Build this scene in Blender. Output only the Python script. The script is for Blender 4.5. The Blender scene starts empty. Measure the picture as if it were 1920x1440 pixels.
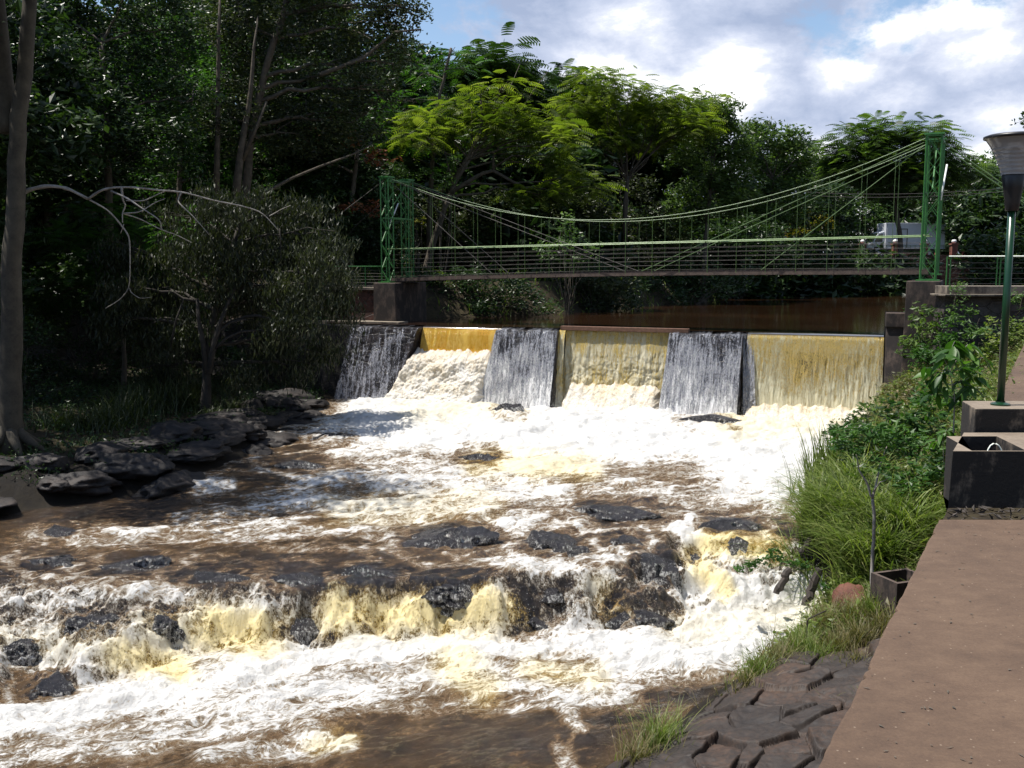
import bpy, math, random
import numpy as np
from math import radians, sin, cos, pi

# ------------------------------------------------------------------ camera, sky, sun, exposure
scene = bpy.context.scene
COL = scene.collection
F = 1844.0
PITCH = math.atan(220.0 / F)
CAMZ = 5.05
cam_data = bpy.data.cameras.new('camera')
cam_data.sensor_width = 36.0
cam_data.lens = 36.0 * F / 1920.0
cam_data.clip_start = 0.1
cam_data.clip_end = 3000.0
cam = bpy.data.objects.new('camera', cam_data)
COL.objects.link(cam)
cam.location = (0, 0, CAMZ)
cam.rotation_euler = (pi / 2 - PITCH, 0, 0)
scene.camera = cam

SUN = np.array([-0.38, -0.01, 0.92]); SUN /= np.linalg.norm(SUN)
sun_data = bpy.data.lights.new('sun', 'SUN')
sun_data.energy = 5.0
sun_data.angle = radians(0.5)
sun_data.color = (1.0, 0.955, 0.88)
sun = bpy.data.objects.new('sun', sun_data)
COL.objects.link(sun)
from mathutils import Vector, Matrix, Quaternion
sun.rotation_euler = Vector(SUN).to_track_quat('Z', 'Y').to_euler()

scene.view_settings.view_transform = 'Standard'
scene.view_settings.look = 'None'
scene.view_settings.exposure = 0.56
scene.view_settings.gamma = 1.0
scene.render.engine = 'CYCLES'
scene.cycles.max_bounces = 5
scene.cycles.diffuse_bounces = 2
scene.cycles.glossy_bounces = 2
scene.cycles.transmission_bounces = 3
scene.cycles.transparent_max_bounces = 8
scene.cycles.caustics_reflective = False
scene.cycles.caustics_refractive = False
scene.cycles.sample_clamp_indirect = 4.0


class NT:
    """tiny node-tree builder"""
    def __init__(self, tree):
        self.t = tree
        tree.nodes.clear()

    def n(self, kind, ins=None, **props):
        nd = self.t.nodes.new(kind)
        for k, v in props.items():
            setattr(nd, k, v)
        for k, v in (ins or {}).items():
            s = nd.inputs[k]
            if isinstance(v, bpy.types.NodeSocket):
                self.t.links.new(v, s)
            else:
                s.default_value = v
        return nd

    def math(self, op, a, b=0.0, c=0.0, clamp=False):
        nd = self.n('ShaderNodeMath', {0: a, 1: b, 2: c}, operation=op, use_clamp=clamp)
        return nd.outputs[0]

    def vmath(self, op, a, b=(0, 0, 0)):
        nd = self.n('ShaderNodeVectorMath', {0: a, 1: b}, operation=op)
        return nd.outputs[0]

    def noise(self, vec, scale, detail=4.0, rough=0.55, dist=0.0, out=0):
        nd = self.n('ShaderNodeTexNoise', {'Vector': vec, 'Scale': scale, 'Detail': detail,
                                           'Roughness': rough, 'Distortion': dist})
        return nd.outputs[out]

    def ramp(self, fac, stops, interp='LINEAR'):
        nd = self.n('ShaderNodeValToRGB', {'Fac': fac})
        cr = nd.color_ramp
        cr.interpolation = interp
        while len(cr.elements) > 1:
            cr.elements.remove(cr.elements[-1])
        cr.elements[0].position = stops[0][0]
        cr.elements[0].color = tuple(stops[0][1]) + (1.0,)
        for p, c in stops[1:]:
            e = cr.elements.new(p)
            e.color = tuple(c) + (1.0,)
        return nd.outputs['Color']

    def mix(self, fac, a, b, mode='MIX'):
        nd = self.n('ShaderNodeMix', data_type='RGBA', blend_type=mode)
        for s, v in ((0, fac), (6, a), (7, b)):
            if isinstance(v, bpy.types.NodeSocket):
                self.t.links.new(v, nd.inputs[s])
            else:
                nd.inputs[s].default_value = (tuple(v) + (1.0,)) if s > 0 and len(v) == 3 else v
        return nd.outputs[2]

    def smooth(self, v, a, b):
        nd = self.n('ShaderNodeMapRange', {'Value': v, 'From Min': a, 'From Max': b}, interpolation_type='SMOOTHSTEP')
        return nd.outputs[0]

    def bump(self, h, strength=0.5, dist=0.02, normal=None):
        ins = {'Height': h, 'Strength': strength, 'Distance': dist}
        if normal is not None:
            ins['Normal'] = normal
        return self.n('ShaderNodeBump', ins).outputs[0]


def mapscale(nt, vec, sc, loc=(0, 0, 0), rot=(0, 0, 0)):
    return nt.n('ShaderNodeMapping', {'Vector': vec, 'Scale': sc, 'Location': loc, 'Rotation': rot}).outputs[0]


# world: Nishita sky with a procedural deck of cumulus
world = bpy.data.worlds.new('World')
scene.world = world
world.use_nodes = True
w = NT(world.node_tree)
sky = w.n('ShaderNodeTexSky', sky_type='NISHITA')
sky.sun_disc = False
sky.sun_elevation = math.asin(SUN[2])
sky.sun_rotation = math.atan2(SUN[0], SUN[1])
sky.air_density = 1.0; sky.dust_density = 0.6; sky.ozone_density = 1.6
SKY_STRENGTH = 0.11
tc = w.n('ShaderNodeTexCoord').outputs['Generated']
sep = w.n('ShaderNodeSeparateXYZ', {0: tc})
cx = w.math('MULTIPLY', sep.outputs[0], 1.5)
cy = w.math('MULTIPLY', sep.outputs[1], 1.5)
cvec = w.n('ShaderNodeCombineXYZ', {0: cx, 1: cy, 2: w.math('MULTIPLY', sep.outputs[2], 2.6)}).outputs[0]
warp = w.noise(cvec, 2.2, 3, 0.5, 0, 1)
wv = w.n('ShaderNodeVectorMath', {0: w.vmath('SUBTRACT', warp, (0.5, 0.5, 0.5)), 3: 0.10}, operation='SCALE').outputs[0]
cv2 = w.vmath('ADD', cvec, wv)
dens = w.noise(w.vmath('ADD', cv2, (3.1, 0.4, 0.0)), 2.9, 12, 0.62)
big = w.noise(w.vmath('ADD', cvec, (7.7, 2.2, 1.0)), 1.3, 2, 0.5)
# blue gap to the upper left of the view, cloud elsewhere near the horizon, clearer overhead and behind
gapx = w.smooth(sep.outputs[0], -0.16, 0.0)
front = w.smooth(sep.outputs[1], -0.35, 0.5)
low = w.smooth(sep.outputs[2], 0.95, 0.45)
bias = w.math('ADD', w.math('MULTIPLY', gapx, 0.21), w.math('MULTIPLY', w.math('MULTIPLY', front, low), 0.13))
dd = w.math('ADD', w.math('ADD', dens, w.math('MULTIPLY', big, 0.25)), bias)
cover = w.smooth(dd, 0.80, 0.89)
shade = w.noise(w.vmath('ADD', cv2, (0.05, 0.0, -0.10)), 4.4, 12, 0.66)
shade2 = w.noise(w.vmath('ADD', cvec, (11.0, 5.0, 0.0)), 1.9, 3, 0.5)
vor = w.n('ShaderNodeTexVoronoi', {'Vector': w.vmath('ADD', cv2, (0.3, 0.1, 0.2)), 'Scale': 7.0}, feature='F1').outputs[0]
sh = w.math('ADD', w.math('ADD', w.math('MULTIPLY', shade, 0.50), w.math('MULTIPLY', shade2, 0.50)), w.math('MULTIPLY', w.math('SUBTRACT', 0.67, vor), 0.27))
ccol = w.ramp(sh, [(0.46, (0.33, 0.40, 0.56)), (0.545, (0.50, 0.56, 0.71)), (0.60, (0.70, 0.74, 0.85)), (0.655, (1.15, 1.15, 1.15))])
skyc = w.n('ShaderNodeVectorMath', {0: sky.outputs[0], 3: SKY_STRENGTH * 1.0}, operation='SCALE').outputs[0]
dim = w.smooth(sep.outputs[1], -0.3, 0.45)
cl = w.n('ShaderNodeVectorMath', {0: ccol, 3: w.math('ADD', 0.28, w.math('MULTIPLY', w.math('MULTIPLY', dim, low), 0.56))}, operation='SCALE').outputs[0]
fin = w.mix(cover, skyc, cl)
bg = w.n('ShaderNodeBackground', {'Color': fin, 'Strength': 1.0})
wo = w.n('ShaderNodeOutputWorld', {'Surface': bg.outputs[0]})
world.cycles.sampling_method = 'MANUAL'
world.cycles.sample_map_resolution = 512

# ------------------------------------------------------------------ geometry helpers
rng = np.random.default_rng(7)
random.seed(7)
cP, sP = cos(PITCH), sin(PITCH)


def ray(px, py):
    dx = (px - 960) / F; dy = -(py - 720) / F
    return np.array([dx, cP + dy * sP, -sP + dy * cP])


def atY(px, py, Y):
    d = ray(px, py); t = Y / d[1]
    return np.array([0, 0, CAMZ]) + d * t


def atZ(px, py, z):
    d = ray(px, py); t = (z - CAMZ) / d[2]
    return np.array([0, 0, CAMZ]) + d * t


def project(x, y, z):
    dz = z - CAMZ
    dep = y * cP - dz * sP
    up = y * sP + dz * cP
    return 960 + F * x / dep, 720 - F * up / dep


_perm = rng.permutation(256); _perm = np.concatenate([_perm, _perm, _perm])
_g3 = rng.normal(size=(256, 3)); _g3 /= np.linalg.norm(_g3, axis=1)[:, None]


def pnoise(x, y, z=0.0):
    x, y, z = np.broadcast_arrays(np.asarray(x, float), np.asarray(y, float), np.asarray(z, float))
    xi, yi, zi = np.floor(x).astype(int), np.floor(y).astype(int), np.floor(z).astype(int)
    xf, yf, zf = x - xi, y - yi, z - zi
    u, v, t = (a * a * a * (a * (a * 6 - 15) + 10) for a in (xf, yf, zf))
    out = 0
    for i in (0, 1):
        for j in (0, 1):
            for k in (0, 1):
                h = _perm[_perm[_perm[(xi + i) & 255] + ((yi + j) & 255)] + ((zi + k) & 255)]
                g = _g3[h]
                d = g[..., 0] * (xf - i) + g[..., 1] * (yf - j) + g[..., 2] * (zf - k)
                out = out + d * (u if i else 1 - u) * (v if j else 1 - v) * (t if k else 1 - t)
    return out * 1.5


def fbm(x, y, z=0.0, octv=4, rough=0.5):
    a = 1.0; s = 0; f = 1.0
    for o in range(octv):
        s = s + a * pnoise(x * f + 13.7 * o, y * f - 7.1 * o, np.asarray(z) * f + 3.3 * o)
        a *= rough; f *= 2.03
    return s


def sstep(a, b, v):
    t = np.clip((np.asarray(v, float) - a) / (b - a), 0, 1)
    return t * t * (3 - 2 * t)


def mesh_np(name, verts, faces, mat=None, parent=None, uv=None, attrs=None, smooth=True, loc=(0, 0, 0)):
    """verts (N,3); faces (M,k) array, or list of such arrays."""
    verts = np.asarray(verts, dtype=np.float32)
    fl = faces if isinstance(faces, list) else [faces]
    fl = [np.asarray(f, dtype=np.int32) for f in fl if len(f)]
    me = bpy.data.meshes.new(name)
    me.vertices.add(len(verts)); me.vertices.foreach_set('co', verts.ravel())
    nl = sum(f.size for f in fl); nf = sum(len(f) for f in fl)
    me.loops.add(nl); me.polygons.add(nf)
    li = np.concatenate([f.ravel() for f in fl])
    tot = np.concatenate([np.full(len(f), f.shape[1]) for f in fl])
    st = np.concatenate([[0], np.cumsum(tot)[:-1]])
    me.loops.foreach_set('vertex_index', li.astype(np.int32))
    me.polygons.foreach_set('loop_start', st.astype(np.int32))
    me.polygons.foreach_set('use_smooth', np.full(nf, smooth))
    if uv is not None:
        lay = me.uv_layers.new(name='flow')
        lay.data.foreach_set('uv', np.asarray(uv, dtype=np.float32)[li].ravel())
    for k, v in (attrs or {}).items():
        a = me.attributes.new(k, 'FLOAT', 'POINT')
        a.data.foreach_set('value', np.asarray(v, dtype=np.float32))
    me.update(calc_edges=True)
    me.validate()
    if mat:
        me.materials.append(mat)
    ob = bpy.data.objects.new(name, me)
    ob.location = loc
    COL.objects.link(ob)
    if parent is not None:
        ob.parent = parent
    return ob


def tag(o, label=None, cat=None, group=None, kind=None):
    if label: o['label'] = label
    if cat: o['category'] = cat
    if group: o['group'] = group
    if kind: o['kind'] = kind
    return o


def empty(name, loc=(0, 0, 0), rz=0.0, label=None, cat=None, group=None):
    o = bpy.data.objects.new(name, None)
    o.location = tuple(float(v) for v in loc); o.rotation_euler = (0, 0, rz)
    o.empty_display_size = 0.2
    COL.objects.link(o)
    return tag(o, label, cat, group)


class MB:
    """collects simple solids into one mesh (coordinates relative to origin)"""
    def __init__(self, org=(0, 0, 0)):
        self.v = []; self.f = []; self.o = np.array(org, float); self.c = 0

    def add(self, v, f):
        v = np.asarray(v, float) - self.o
        self.v.append(v)
        for q in f:
            self.f.append([i + self.c for i in q])
        self.c += len(v)

    def hexa(self, p):   # 8 points, bottom 4 ccw, top 4 ccw
        self.add(p, [(3, 2, 1, 0), (4, 5, 6, 7), (0, 1, 5, 4), (1, 2, 6, 5), (2, 3, 7, 6), (3, 0, 4, 7)])

    def box(self, a, b):
        x0, y0, z0 = a; x1, y1, z1 = b
        self.hexa([(x0, y0, z0), (x1, y0, z0), (x1, y1, z0), (x0, y1, z0), (x0, y0, z1), (x1, y0, z1), (x1, y1, z1), (x0, y1, z1)])

    def obox(self, c, ax, ay, az):   # centre and half vectors
        c, ax, ay, az = (np.array(q, float) for q in (c, ax, ay, az))
        self.hexa([c - ax - ay - az, c + ax - ay - az, c + ax + ay - az, c - ax + ay - az,
                   c - ax - ay + az, c + ax - ay + az, c + ax + ay + az, c - ax + ay + az])

    def bar(self, a, b, wdt, hgt=None, up=(0, 0, 1)):
        a, b = np.array(a, float), np.array(b, float)
        hgt = hgt or wdt
        d = b - a; L = np.linalg.norm(d); d /= L
        s = np.cross(d, np.array(up, float))
        if np.linalg.norm(s) < 1e-3: s = np.cross(d, (1, 0, 0.0))
        s /= np.linalg.norm(s); u = np.cross(s, d)
        self.obox((a + b) / 2, d * L / 2, s * wdt / 2, u * hgt / 2)

    def tube(self, pts, rad, n=8, cap=True):
        pts = np.asarray(pts, float); m = len(pts)
        rad = np.broadcast_to(np.asarray(rad, float), (m,))
        tan = np.gradient(pts, axis=0); tan /= np.linalg.norm(tan, axis=1)[:, None] + 1e-9
        ref = np.array([0.31, 0.2, 0.93]) if abs(tan[0] @ np.array([0.31, 0.2, 0.93])) < 0.9 else np.array([1.0, 0, 0])
        rings = []
        a = np.arange(n) * 2 * pi / n
        for i in range(m):
            s = np.cross(tan[i], ref); s /= np.linalg.norm(s) + 1e-9
            u = np.cross(s, tan[i]); ref = np.cross(tan[i], s) * -1 if False else ref
            rings.append(pts[i] + rad[i] * (np.cos(a)[:, None] * s + np.sin(a)[:, None] * u))
        v = np.concatenate(rings)
        f = []
        for i in range(m - 1):
            for k in range(n):
                f.append((i * n + k, i * n + (k + 1) % n, (i + 1) * n + (k + 1) % n, (i + 1) * n + k))
        if cap:
            f.append(tuple(range(n))[::-1]); f.append(tuple((m - 1) * n + k for k in range(n)))
        self.add(v, f)

    def lathe(self, prof, c=(0, 0, 0), n=24):
        prof = np.array(prof, float); a = np.arange(n) * 2 * pi / n
        v = np.concatenate([np.stack([c[0] + r * np.cos(a), c[1] + r * np.sin(a), np.full(n, c[2] + z)], 1) for r, z in prof])
        f = []
        for i in range(len(prof) - 1):
            for k in range(n):
                f.append((i * n + k, i * n + (k + 1) % n, (i + 1) * n + (k + 1) % n, (i + 1) * n + k))
        self.add(v, f)

    def build(self, name, mat, parent=None, smooth=False, bevel=0.0, loc=None):
        v = np.concatenate(self.v)
        me = bpy.data.meshes.new(name)
        me.from_pydata(v.tolist(), [], self.f)
        me.validate(); me.update()
        if smooth:
            me.polygons.foreach_set('use_smooth', np.full(len(me.polygons), True))
        me.materials.append(mat)
        ob = bpy.data.objects.new(name, me)
        COL.objects.link(ob)
        if parent is not None: ob.parent = parent
        if loc is not None: ob.location = tuple(float(q) for q in loc)
        if bevel > 0:
            md = ob.modifiers.new('bevel', 'BEVEL'); md.width = bevel; md.segments = 2; md.limit_method = 'ANGLE'
        return ob


def grid_faces(nr, nc):
    i = np.arange(nr - 1)[:, None] * nc + np.arange(nc - 1)[None, :]
    return np.stack([i, i + 1, i + nc + 1, i + nc], -1).reshape(-1, 4)


def polydist(x, y, poly, closed=True):
    """unsigned distance to polyline and inside mask"""
    P = np.array(poly, float); Q = np.roll(P, -1, 0) if closed else P[1:]
    P0 = P if closed else P[:-1]
    d = np.full(x.shape, 1e9); ins = np.zeros(x.shape, bool)
    for a, b in zip(P0, Q):
        e = b - a; t = np.clip(((x - a[0]) * e[0] + (y - a[1]) * e[1]) / (e @ e + 1e-12), 0, 1)
        d = np.minimum(d, np.hypot(x - a[0] - t * e[0], y - a[1] - t * e[1]))
        if closed:
            c = ((a[1] > y) != (b[1] > y))
            with np.errstate(divide='ignore', invalid='ignore'):
                xi = (b[0] - a[0]) * (y - a[1]) / (b[1] - a[1] + 1e-12) + a[0]
            ins ^= c & (x < xi)
    return d, ins


# ------------------------------------------------------------------ materials
def mat(name):
    m = bpy.data.materials.new(name); m.use_nodes = True
    return m, NT(m.node_tree)


def finish(nt, shader):
    nt.n('ShaderNodeOutputMaterial', {'Surface': shader})


def principled(nt, col, rough=0.6, normal=None, metallic=0.0, spec=0.5, **kw):
    ins = {'Base Color': col if isinstance(col, bpy.types.NodeSocket) else tuple(col) + (1,), 'Roughness': rough,
           'Metallic': metallic, 'Specular IOR Level': spec}
    if normal is not None: ins['Normal'] = normal
    ins.update(kw)
    return nt.n('ShaderNodeBsdfPrincipled', ins).outputs[0]


def simple_mat(name, c1, c2, scale=6.0, rough=0.6, bump=0.3, metallic=0.0, detail=6, stops=(0.35, 0.65), bdist=0.01, spec=0.5, coord='Object'):
    m, nt = mat(name)
    t = nt.n('ShaderNodeTexCoord').outputs[coord]
    a = nt.noise(t, scale, detail, 0.6)
    b = nt.noise(t, scale * 7, 5, 0.6)
    f = nt.math('ADD', nt.math('MULTIPLY', a, 0.7), nt.math('MULTIPLY', b, 0.3))
    c = nt.ramp(f, [(stops[0], c1), (stops[1], c2)])
    nrm = nt.bump(f, bump, bdist) if bump else None
    finish(nt, principled(nt, c, rough, nrm, metallic, spec))
    return m


def leaf_mat(name, cols, trans=0.35, rough=0.45, tcol=None, spec=0.4):
    m, nt = mat(name)
    at = nt.n('ShaderNodeAttribute', attribute_name='tint').outputs['Fac']
    n = len(cols)
    c = nt.ramp(at, [(i / max(1, n - 1), cols[i]) for i in range(n)])
    p = principled(nt, c, rough, spec=spec)
    tc_ = nt.mix(1.0, c, tcol or (1.15, 1.35, 0.5), 'MULTIPLY')
    t = nt.n('ShaderNodeBsdfTranslucent', {'Color': tc_}).outputs[0]
    mx = nt.n('ShaderNodeMixShader', {0: trans, 1: p, 2: t}).outputs[0]
    finish(nt, mx)
    return m


M = {}
M['bark_pale'] = simple_mat('bark_pale', (0.032, 0.026, 0.018), (0.085, 0.072, 0.050), 3.0, 0.85, 0.5)
M['bark'] = simple_mat('bark', (0.045, 0.035, 0.025), (0.12, 0.10, 0.075), 5.0, 0.9, 0.6)
M['bark_dim'] = simple_mat('bark_dim', (0.016, 0.013, 0.010), (0.050, 0.042, 0.034), 5.0, 0.9, 0.6)
M['bark_white'] = simple_mat('bark_white', (0.16, 0.14, 0.12), (0.42, 0.39, 0.35), 5.0, 0.8, 0.4)
M['green_paint'] = simple_mat('green_paint', (0.024, 0.115, 0.026), (0.055, 0.20, 0.048), 8.0, 0.45, 0.05)
M['green_dark'] = simple_mat('green_dark_paint', (0.004, 0.028, 0.010), (0.007, 0.042, 0.016), 8.0, 0.3, 0.05)
M['cable_green'] = simple_mat('cable_green_paint', (0.050, 0.10, 0.030), (0.11, 0.18, 0.06), 12.0, 0.35, 0.05)
M['rail_pale'] = simple_mat('rail_pale_paint', (0.14, 0.24, 0.09), (0.34, 0.45, 0.22), 14.0, 0.3, 0.05)
M['wire'] = simple_mat('galvanised_wire', (0.045, 0.04, 0.036), (0.10, 0.09, 0.08), 12.0, 0.7, 0.0, 0.0)
M['steel_rust'] = simple_mat('rusty_steel', (0.07, 0.035, 0.02), (0.16, 0.08, 0.05), 8.0, 0.75, 0.4)
M['deck'] = simple_mat('weathered_timber', (0.05, 0.035, 0.03), (0.11, 0.08, 0.065), 6.0, 0.85, 0.4)
M['white_paint'] = simple_mat('white_paint', (0.55, 0.60, 0.52), (0.75, 0.78, 0.70), 10.0, 0.4, 0.05)
M['white_cap'] = simple_mat('white_cap', (0.6, 0.6, 0.6), (0.8, 0.8, 0.8), 10.0, 0.5, 0.05)
M['brick'] = simple_mat('brick_pillar', (0.16, 0.055, 0.04), (0.28, 0.11, 0.08), 3.0, 0.85, 0.4)
M['white_tube'] = simple_mat('white_tube', (0.7, 0.72, 0.7), (0.8, 0.82, 0.8), 4.0, 0.3, 0.0)


def concrete_mat(name, base1, base2, mold, mold_lo, mold_hi, top_only=True, scale=1.6, bump=0.5, joints=0.0):
    """stained concrete: dark mould on the vertical faces"""
    m, nt = mat(name)
    t = nt.n('ShaderNodeTexCoord').outputs['Object']
    geo = nt.n('ShaderNodeNewGeometry')
    nz = nt.n('ShaderNodeSeparateXYZ', {0: geo.outputs['Normal']}).outputs[2]
    a = nt.noise(t, scale, 8, 0.62)
    b = nt.noise(t, scale * 14, 5, 0.65)
    st = nt.noise(mapscale(nt, t, (1.6, 1.6, 0.8)), scale * 1.4, 8, 0.68)
    c = nt.ramp(nt.math('ADD', nt.math('MULTIPLY', a, 0.6), nt.math('MULTIPLY', b, 0.4)), [(0.35, base1), (0.65, base2)])
    mm = nt.smooth(nt.math('ADD', nt.math('MULTIPLY', st, 0.7), nt.math('MULTIPLY', a, 0.3)), mold_lo, mold_hi)
    side = nt.smooth(nz, 0.75, 0.35)
    mm = nt.math('MULTIPLY', mm, nt.math('MAXIMUM', side, 0.0 if top_only else 1.0))
    c = nt.mix(mm, c, mold)
    nrm = nt.bump(nt.math('ADD', a, nt.math('MULTIPLY', b, 0.5)), bump, 0.01)
    finish(nt, principled(nt, c, 0.85, nrm))
    return m


M['concrete_dark'] = concrete_mat('mouldy_concrete', (0.13, 0.10, 0.075), (0.26, 0.21, 0.155), (0.010, 0.008, 0.007), 0.36, 0.50)
M['concrete_pier'] = concrete_mat('pier_concrete', (0.050, 0.035, 0.028), (0.105, 0.075, 0.060), (0.014, 0.010, 0.009), 0.36, 0.54)
M['concrete_ledge'] = concrete_mat('ledge_concrete', (0.12, 0.10, 0.08), (0.26, 0.22, 0.17), (0.05, 0.04, 0.035), 0.42, 0.6)


def walkway_mat():
    m, nt = mat('walkway_concrete')
    t = nt.n('ShaderNodeTexCoord').outputs['Object']
    a = nt.noise(t, 0.9, 10, 0.70)
    b = nt.noise(t, 60.0, 4, 0.7)
    c_ = nt.noise(mapscale(nt, t, (1.0, 1.6, 1.0), rot=(0, 0, 0.05)), 6.4, 8, 0.7)
    f = nt.math('ADD', nt.math('ADD', nt.math('MULTIPLY', a, 0.45), nt.math('MULTIPLY', b, 0.25)), nt.math('MULTIPLY', c_, 0.3))
    col = nt.ramp(f, [(0.36, (0.052, 0.030, 0.018)), (0.50, (0.088, 0.053, 0.032)), (0.64, (0.128, 0.081, 0.050))])
    vo = nt.n('ShaderNodeTexVoronoi', {'Vector': t, 'Scale': 11.0, 'Randomness': 1.0}).outputs[0]
    sp = nt.smooth(vo, 0.13, 0.06)
    gate = nt.smooth(nt.noise(t, 3.0, 3, 0.6), 0.52, 0.62)
    col = nt.mix(nt.math('MULTIPLY', nt.math('MULTIPLY', sp, gate), 0.7), col, (0.03, 0.02, 0.015))
    vo2 = nt.n('ShaderNodeTexVoronoi', {'Vector': nt.vmath('ADD', t, (3, 7, 1)), 'Scale': 16.0, 'Randomness': 1.0}).outputs[0]
    col = nt.mix(nt.math('MULTIPLY', nt.smooth(vo2, 0.10, 0.05), 0.4), col, (0.34, 0.27, 0.2))
    nrm = nt.bump(f, 0.45, 0.012)
    finish(nt, principled(nt, col, 0.85, nrm))
    return m


M['walkway'] = walkway_mat()


def stone_mat(name, c1, c2, cm, sc=2.2, rough=0.7, wet=False):
    """random rubble masonry"""
    m, nt = mat(name)
    t = nt.n('ShaderNodeTexCoord').outputs['Object']
    t2 = mapscale(nt, t, (1, 1, 1.5))
    v = nt.n('ShaderNodeTexVoronoi', {'Vector': t2, 'Scale': sc}, feature='DISTANCE_TO_EDGE').outputs[0]
    vc = nt.n('ShaderNodeTexVoronoi', {'Vector': t2, 'Scale': sc}).outputs['Color']
    n_ = nt.noise(t, sc * 4, 6, 0.6)
    c = nt.mix(nt.n('ShaderNodeSeparateXYZ', {0: vc}).outputs[0], c1, c2)
    c = nt.mix(nt.smooth(n_, 0.35, 0.7), nt.mix(1.0, c, (0.4, 0.4, 0.4), 'MULTIPLY'), c)
    e = nt.smooth(v, 0.0, 0.05)
    c = nt.mix(e, cm, c)
    h = nt.math('ADD', nt.math('MULTIPLY', e, 0.6), nt.math('MULTIPLY', n_, 0.6))
    nrm = nt.bump(h, 0.8, 0.04)
    finish(nt, principled(nt, c, 0.3 if wet else rough, nrm))
    return m


M['stone_wall'] = stone_mat('rubble_stone_wall', (0.035, 0.028, 0.028), (0.085, 0.07, 0.068), (0.03, 0.025, 0.022))
M['stone_dark'] = stone_mat('dark_dam_stone', (0.012, 0.011, 0.011), (0.028, 0.024, 0.024), (0.010, 0.009, 0.008), 2.5, 0.8)
M['stone_wet'] = stone_mat('wet_dam_stone', (0.018, 0.016, 0.018), (0.045, 0.038, 0.04), (0.012, 0.01, 0.01), 2.5, wet=True)
M['stone_red'] = stone_mat('reddish_wall', (0.06, 0.025, 0.018), (0.12, 0.05, 0.035), (0.03, 0.02, 0.015), 2.0)


def rock_mat(name, c1, c2, c3, rough=0.3, sc=1.0, bump=0.8):
    m, nt = mat(name)
    t = nt.n('ShaderNodeTexCoord').outputs['Object']
    a = nt.noise(t, 1.6 * sc, 8, 0.6)
    b = nt.noise(t, 11.0 * sc, 6, 0.65)
    f = nt.math('ADD', nt.math('MULTIPLY', a, 0.6), nt.math('MULTIPLY', b, 0.4))
    c = nt.ramp(f, [(0.36, c1), (0.5, c2), (0.64, c3)])
    r = nt.math('ADD', rough - 0.12, nt.math('MULTIPLY', b, 0.24))
    nrm = nt.bump(f, bump, 0.06)
    finish(nt, principled(nt, c, r, nrm))
    return m


M['rock_wet_'] = rock_mat('black_rock', (0.008, 0.008, 0.010), (0.020, 0.019, 0.023), (0.045, 0.04, 0.045), 0.3, 1.5)
def wet_rock():
    m, nt = mat('wet_black_rock')
    t = nt.n('ShaderNodeTexCoord').outputs['Object']
    nz = nt.n('ShaderNodeSeparateXYZ', {0: nt.n('ShaderNodeNewGeometry').outputs['Normal']}).outputs[2]
    a = nt.noise(t, 2.4, 8, 0.62); b = nt.noise(t, 16.0, 6, 0.7)
    f = nt.math('ADD', nt.math('MULTIPLY', a, 0.5), nt.math('MULTIPLY', b, 0.5))
    c = nt.ramp(f, [(0.36, (0.006, 0.006, 0.008)), (0.5, (0.014, 0.013, 0.017)), (0.66, (0.032, 0.027, 0.028))])
    # strands of white water sliding over the stone, thickest on its flanks
    s = nt.noise(mapscale(nt, t, (1.0, 1.0, 0.30)), 24.0, 6, 0.8, 0.3)
    rdg = nt.smooth(nt.math('ABSOLUTE', nt.math('SUBTRACT', nt.noise(mapscale(nt, t, (1, 1, .45)), 9.0, 5, 0.7, .3), 0.5)), 0.045, 0.0)
    s2 = nt.noise(t, 3.0, 4, 0.6)
    v = nt.math('ADD', nt.math('ADD', s, nt.math('MULTIPLY', s2, 0.35)), nt.math('ADD', nt.math('MULTIPLY', nt.smooth(nz, 0.9, 0.3), 0.16), nt.math('MULTIPLY', rdg, 0.14)))
    k = nt.smooth(v, 0.82, 0.98)
    c = nt.mix(k, c, (0.72, 0.71, 0.68))
    nrm = nt.bump(nt.math('ADD', f, nt.math('MULTIPLY', k, 0.2)), 1.0, 0.16)
    finish(nt, principled(nt, c, nt.math('ADD', 0.08, nt.math('MULTIPLY', b, 0.30)), nrm, spec=0.7))
    return m


M['rock_wet'] = wet_rock()
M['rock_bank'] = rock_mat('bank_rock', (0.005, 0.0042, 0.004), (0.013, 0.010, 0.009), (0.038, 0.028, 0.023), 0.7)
M['rock_red'] = rock_mat('red_rock', (0.06, 0.020, 0.012), (0.12, 0.042, 0.025), (0.18, 0.075, 0.045), 0.75, 2.0)
M['wood_rot'] = simple_mat('rotten_wood', (0.015, 0.012, 0.010), (0.07, 0.055, 0.045), 9.0, 0.8, 0.8)


def ground_mat():
    m, nt = mat('bank_soil')
    t = nt.n('ShaderNodeTexCoord').outputs['Object']
    a = nt.noise(t, 0.5, 8, 0.6)
    b = nt.noise(t, 6.0, 6, 0.65)
    c_ = nt.noise(t, 40.0, 4, 0.7)
    f = nt.math('ADD', nt.math('ADD', nt.math('MULTIPLY', a, 0.35), nt.math('MULTIPLY', b, 0.4)), nt.math('MULTIPLY', c_, 0.25))
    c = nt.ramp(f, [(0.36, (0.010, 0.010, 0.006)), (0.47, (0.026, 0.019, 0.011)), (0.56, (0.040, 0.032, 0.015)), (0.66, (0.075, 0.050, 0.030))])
    wet_shade = nt.n('ShaderNodeAttribute', attribute_name='wet').outputs['Fac']  # shore band: wet rock, darkened further to carry the shade of the bank
    c = nt.mix(wet_shade, c, nt.mix(1.0, c, (0.30, 0.28, 0.30), 'MULTIPLY'))
    nrm = nt.bump(f, 0.9, 0.05)
    finish(nt, principled(nt, c, nt.math('SUBTRACT', 0.9, nt.math('MULTIPLY', wet_shade, 0.1)), nrm, spec=.25))
    return m


M['soil'] = ground_mat()
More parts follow.
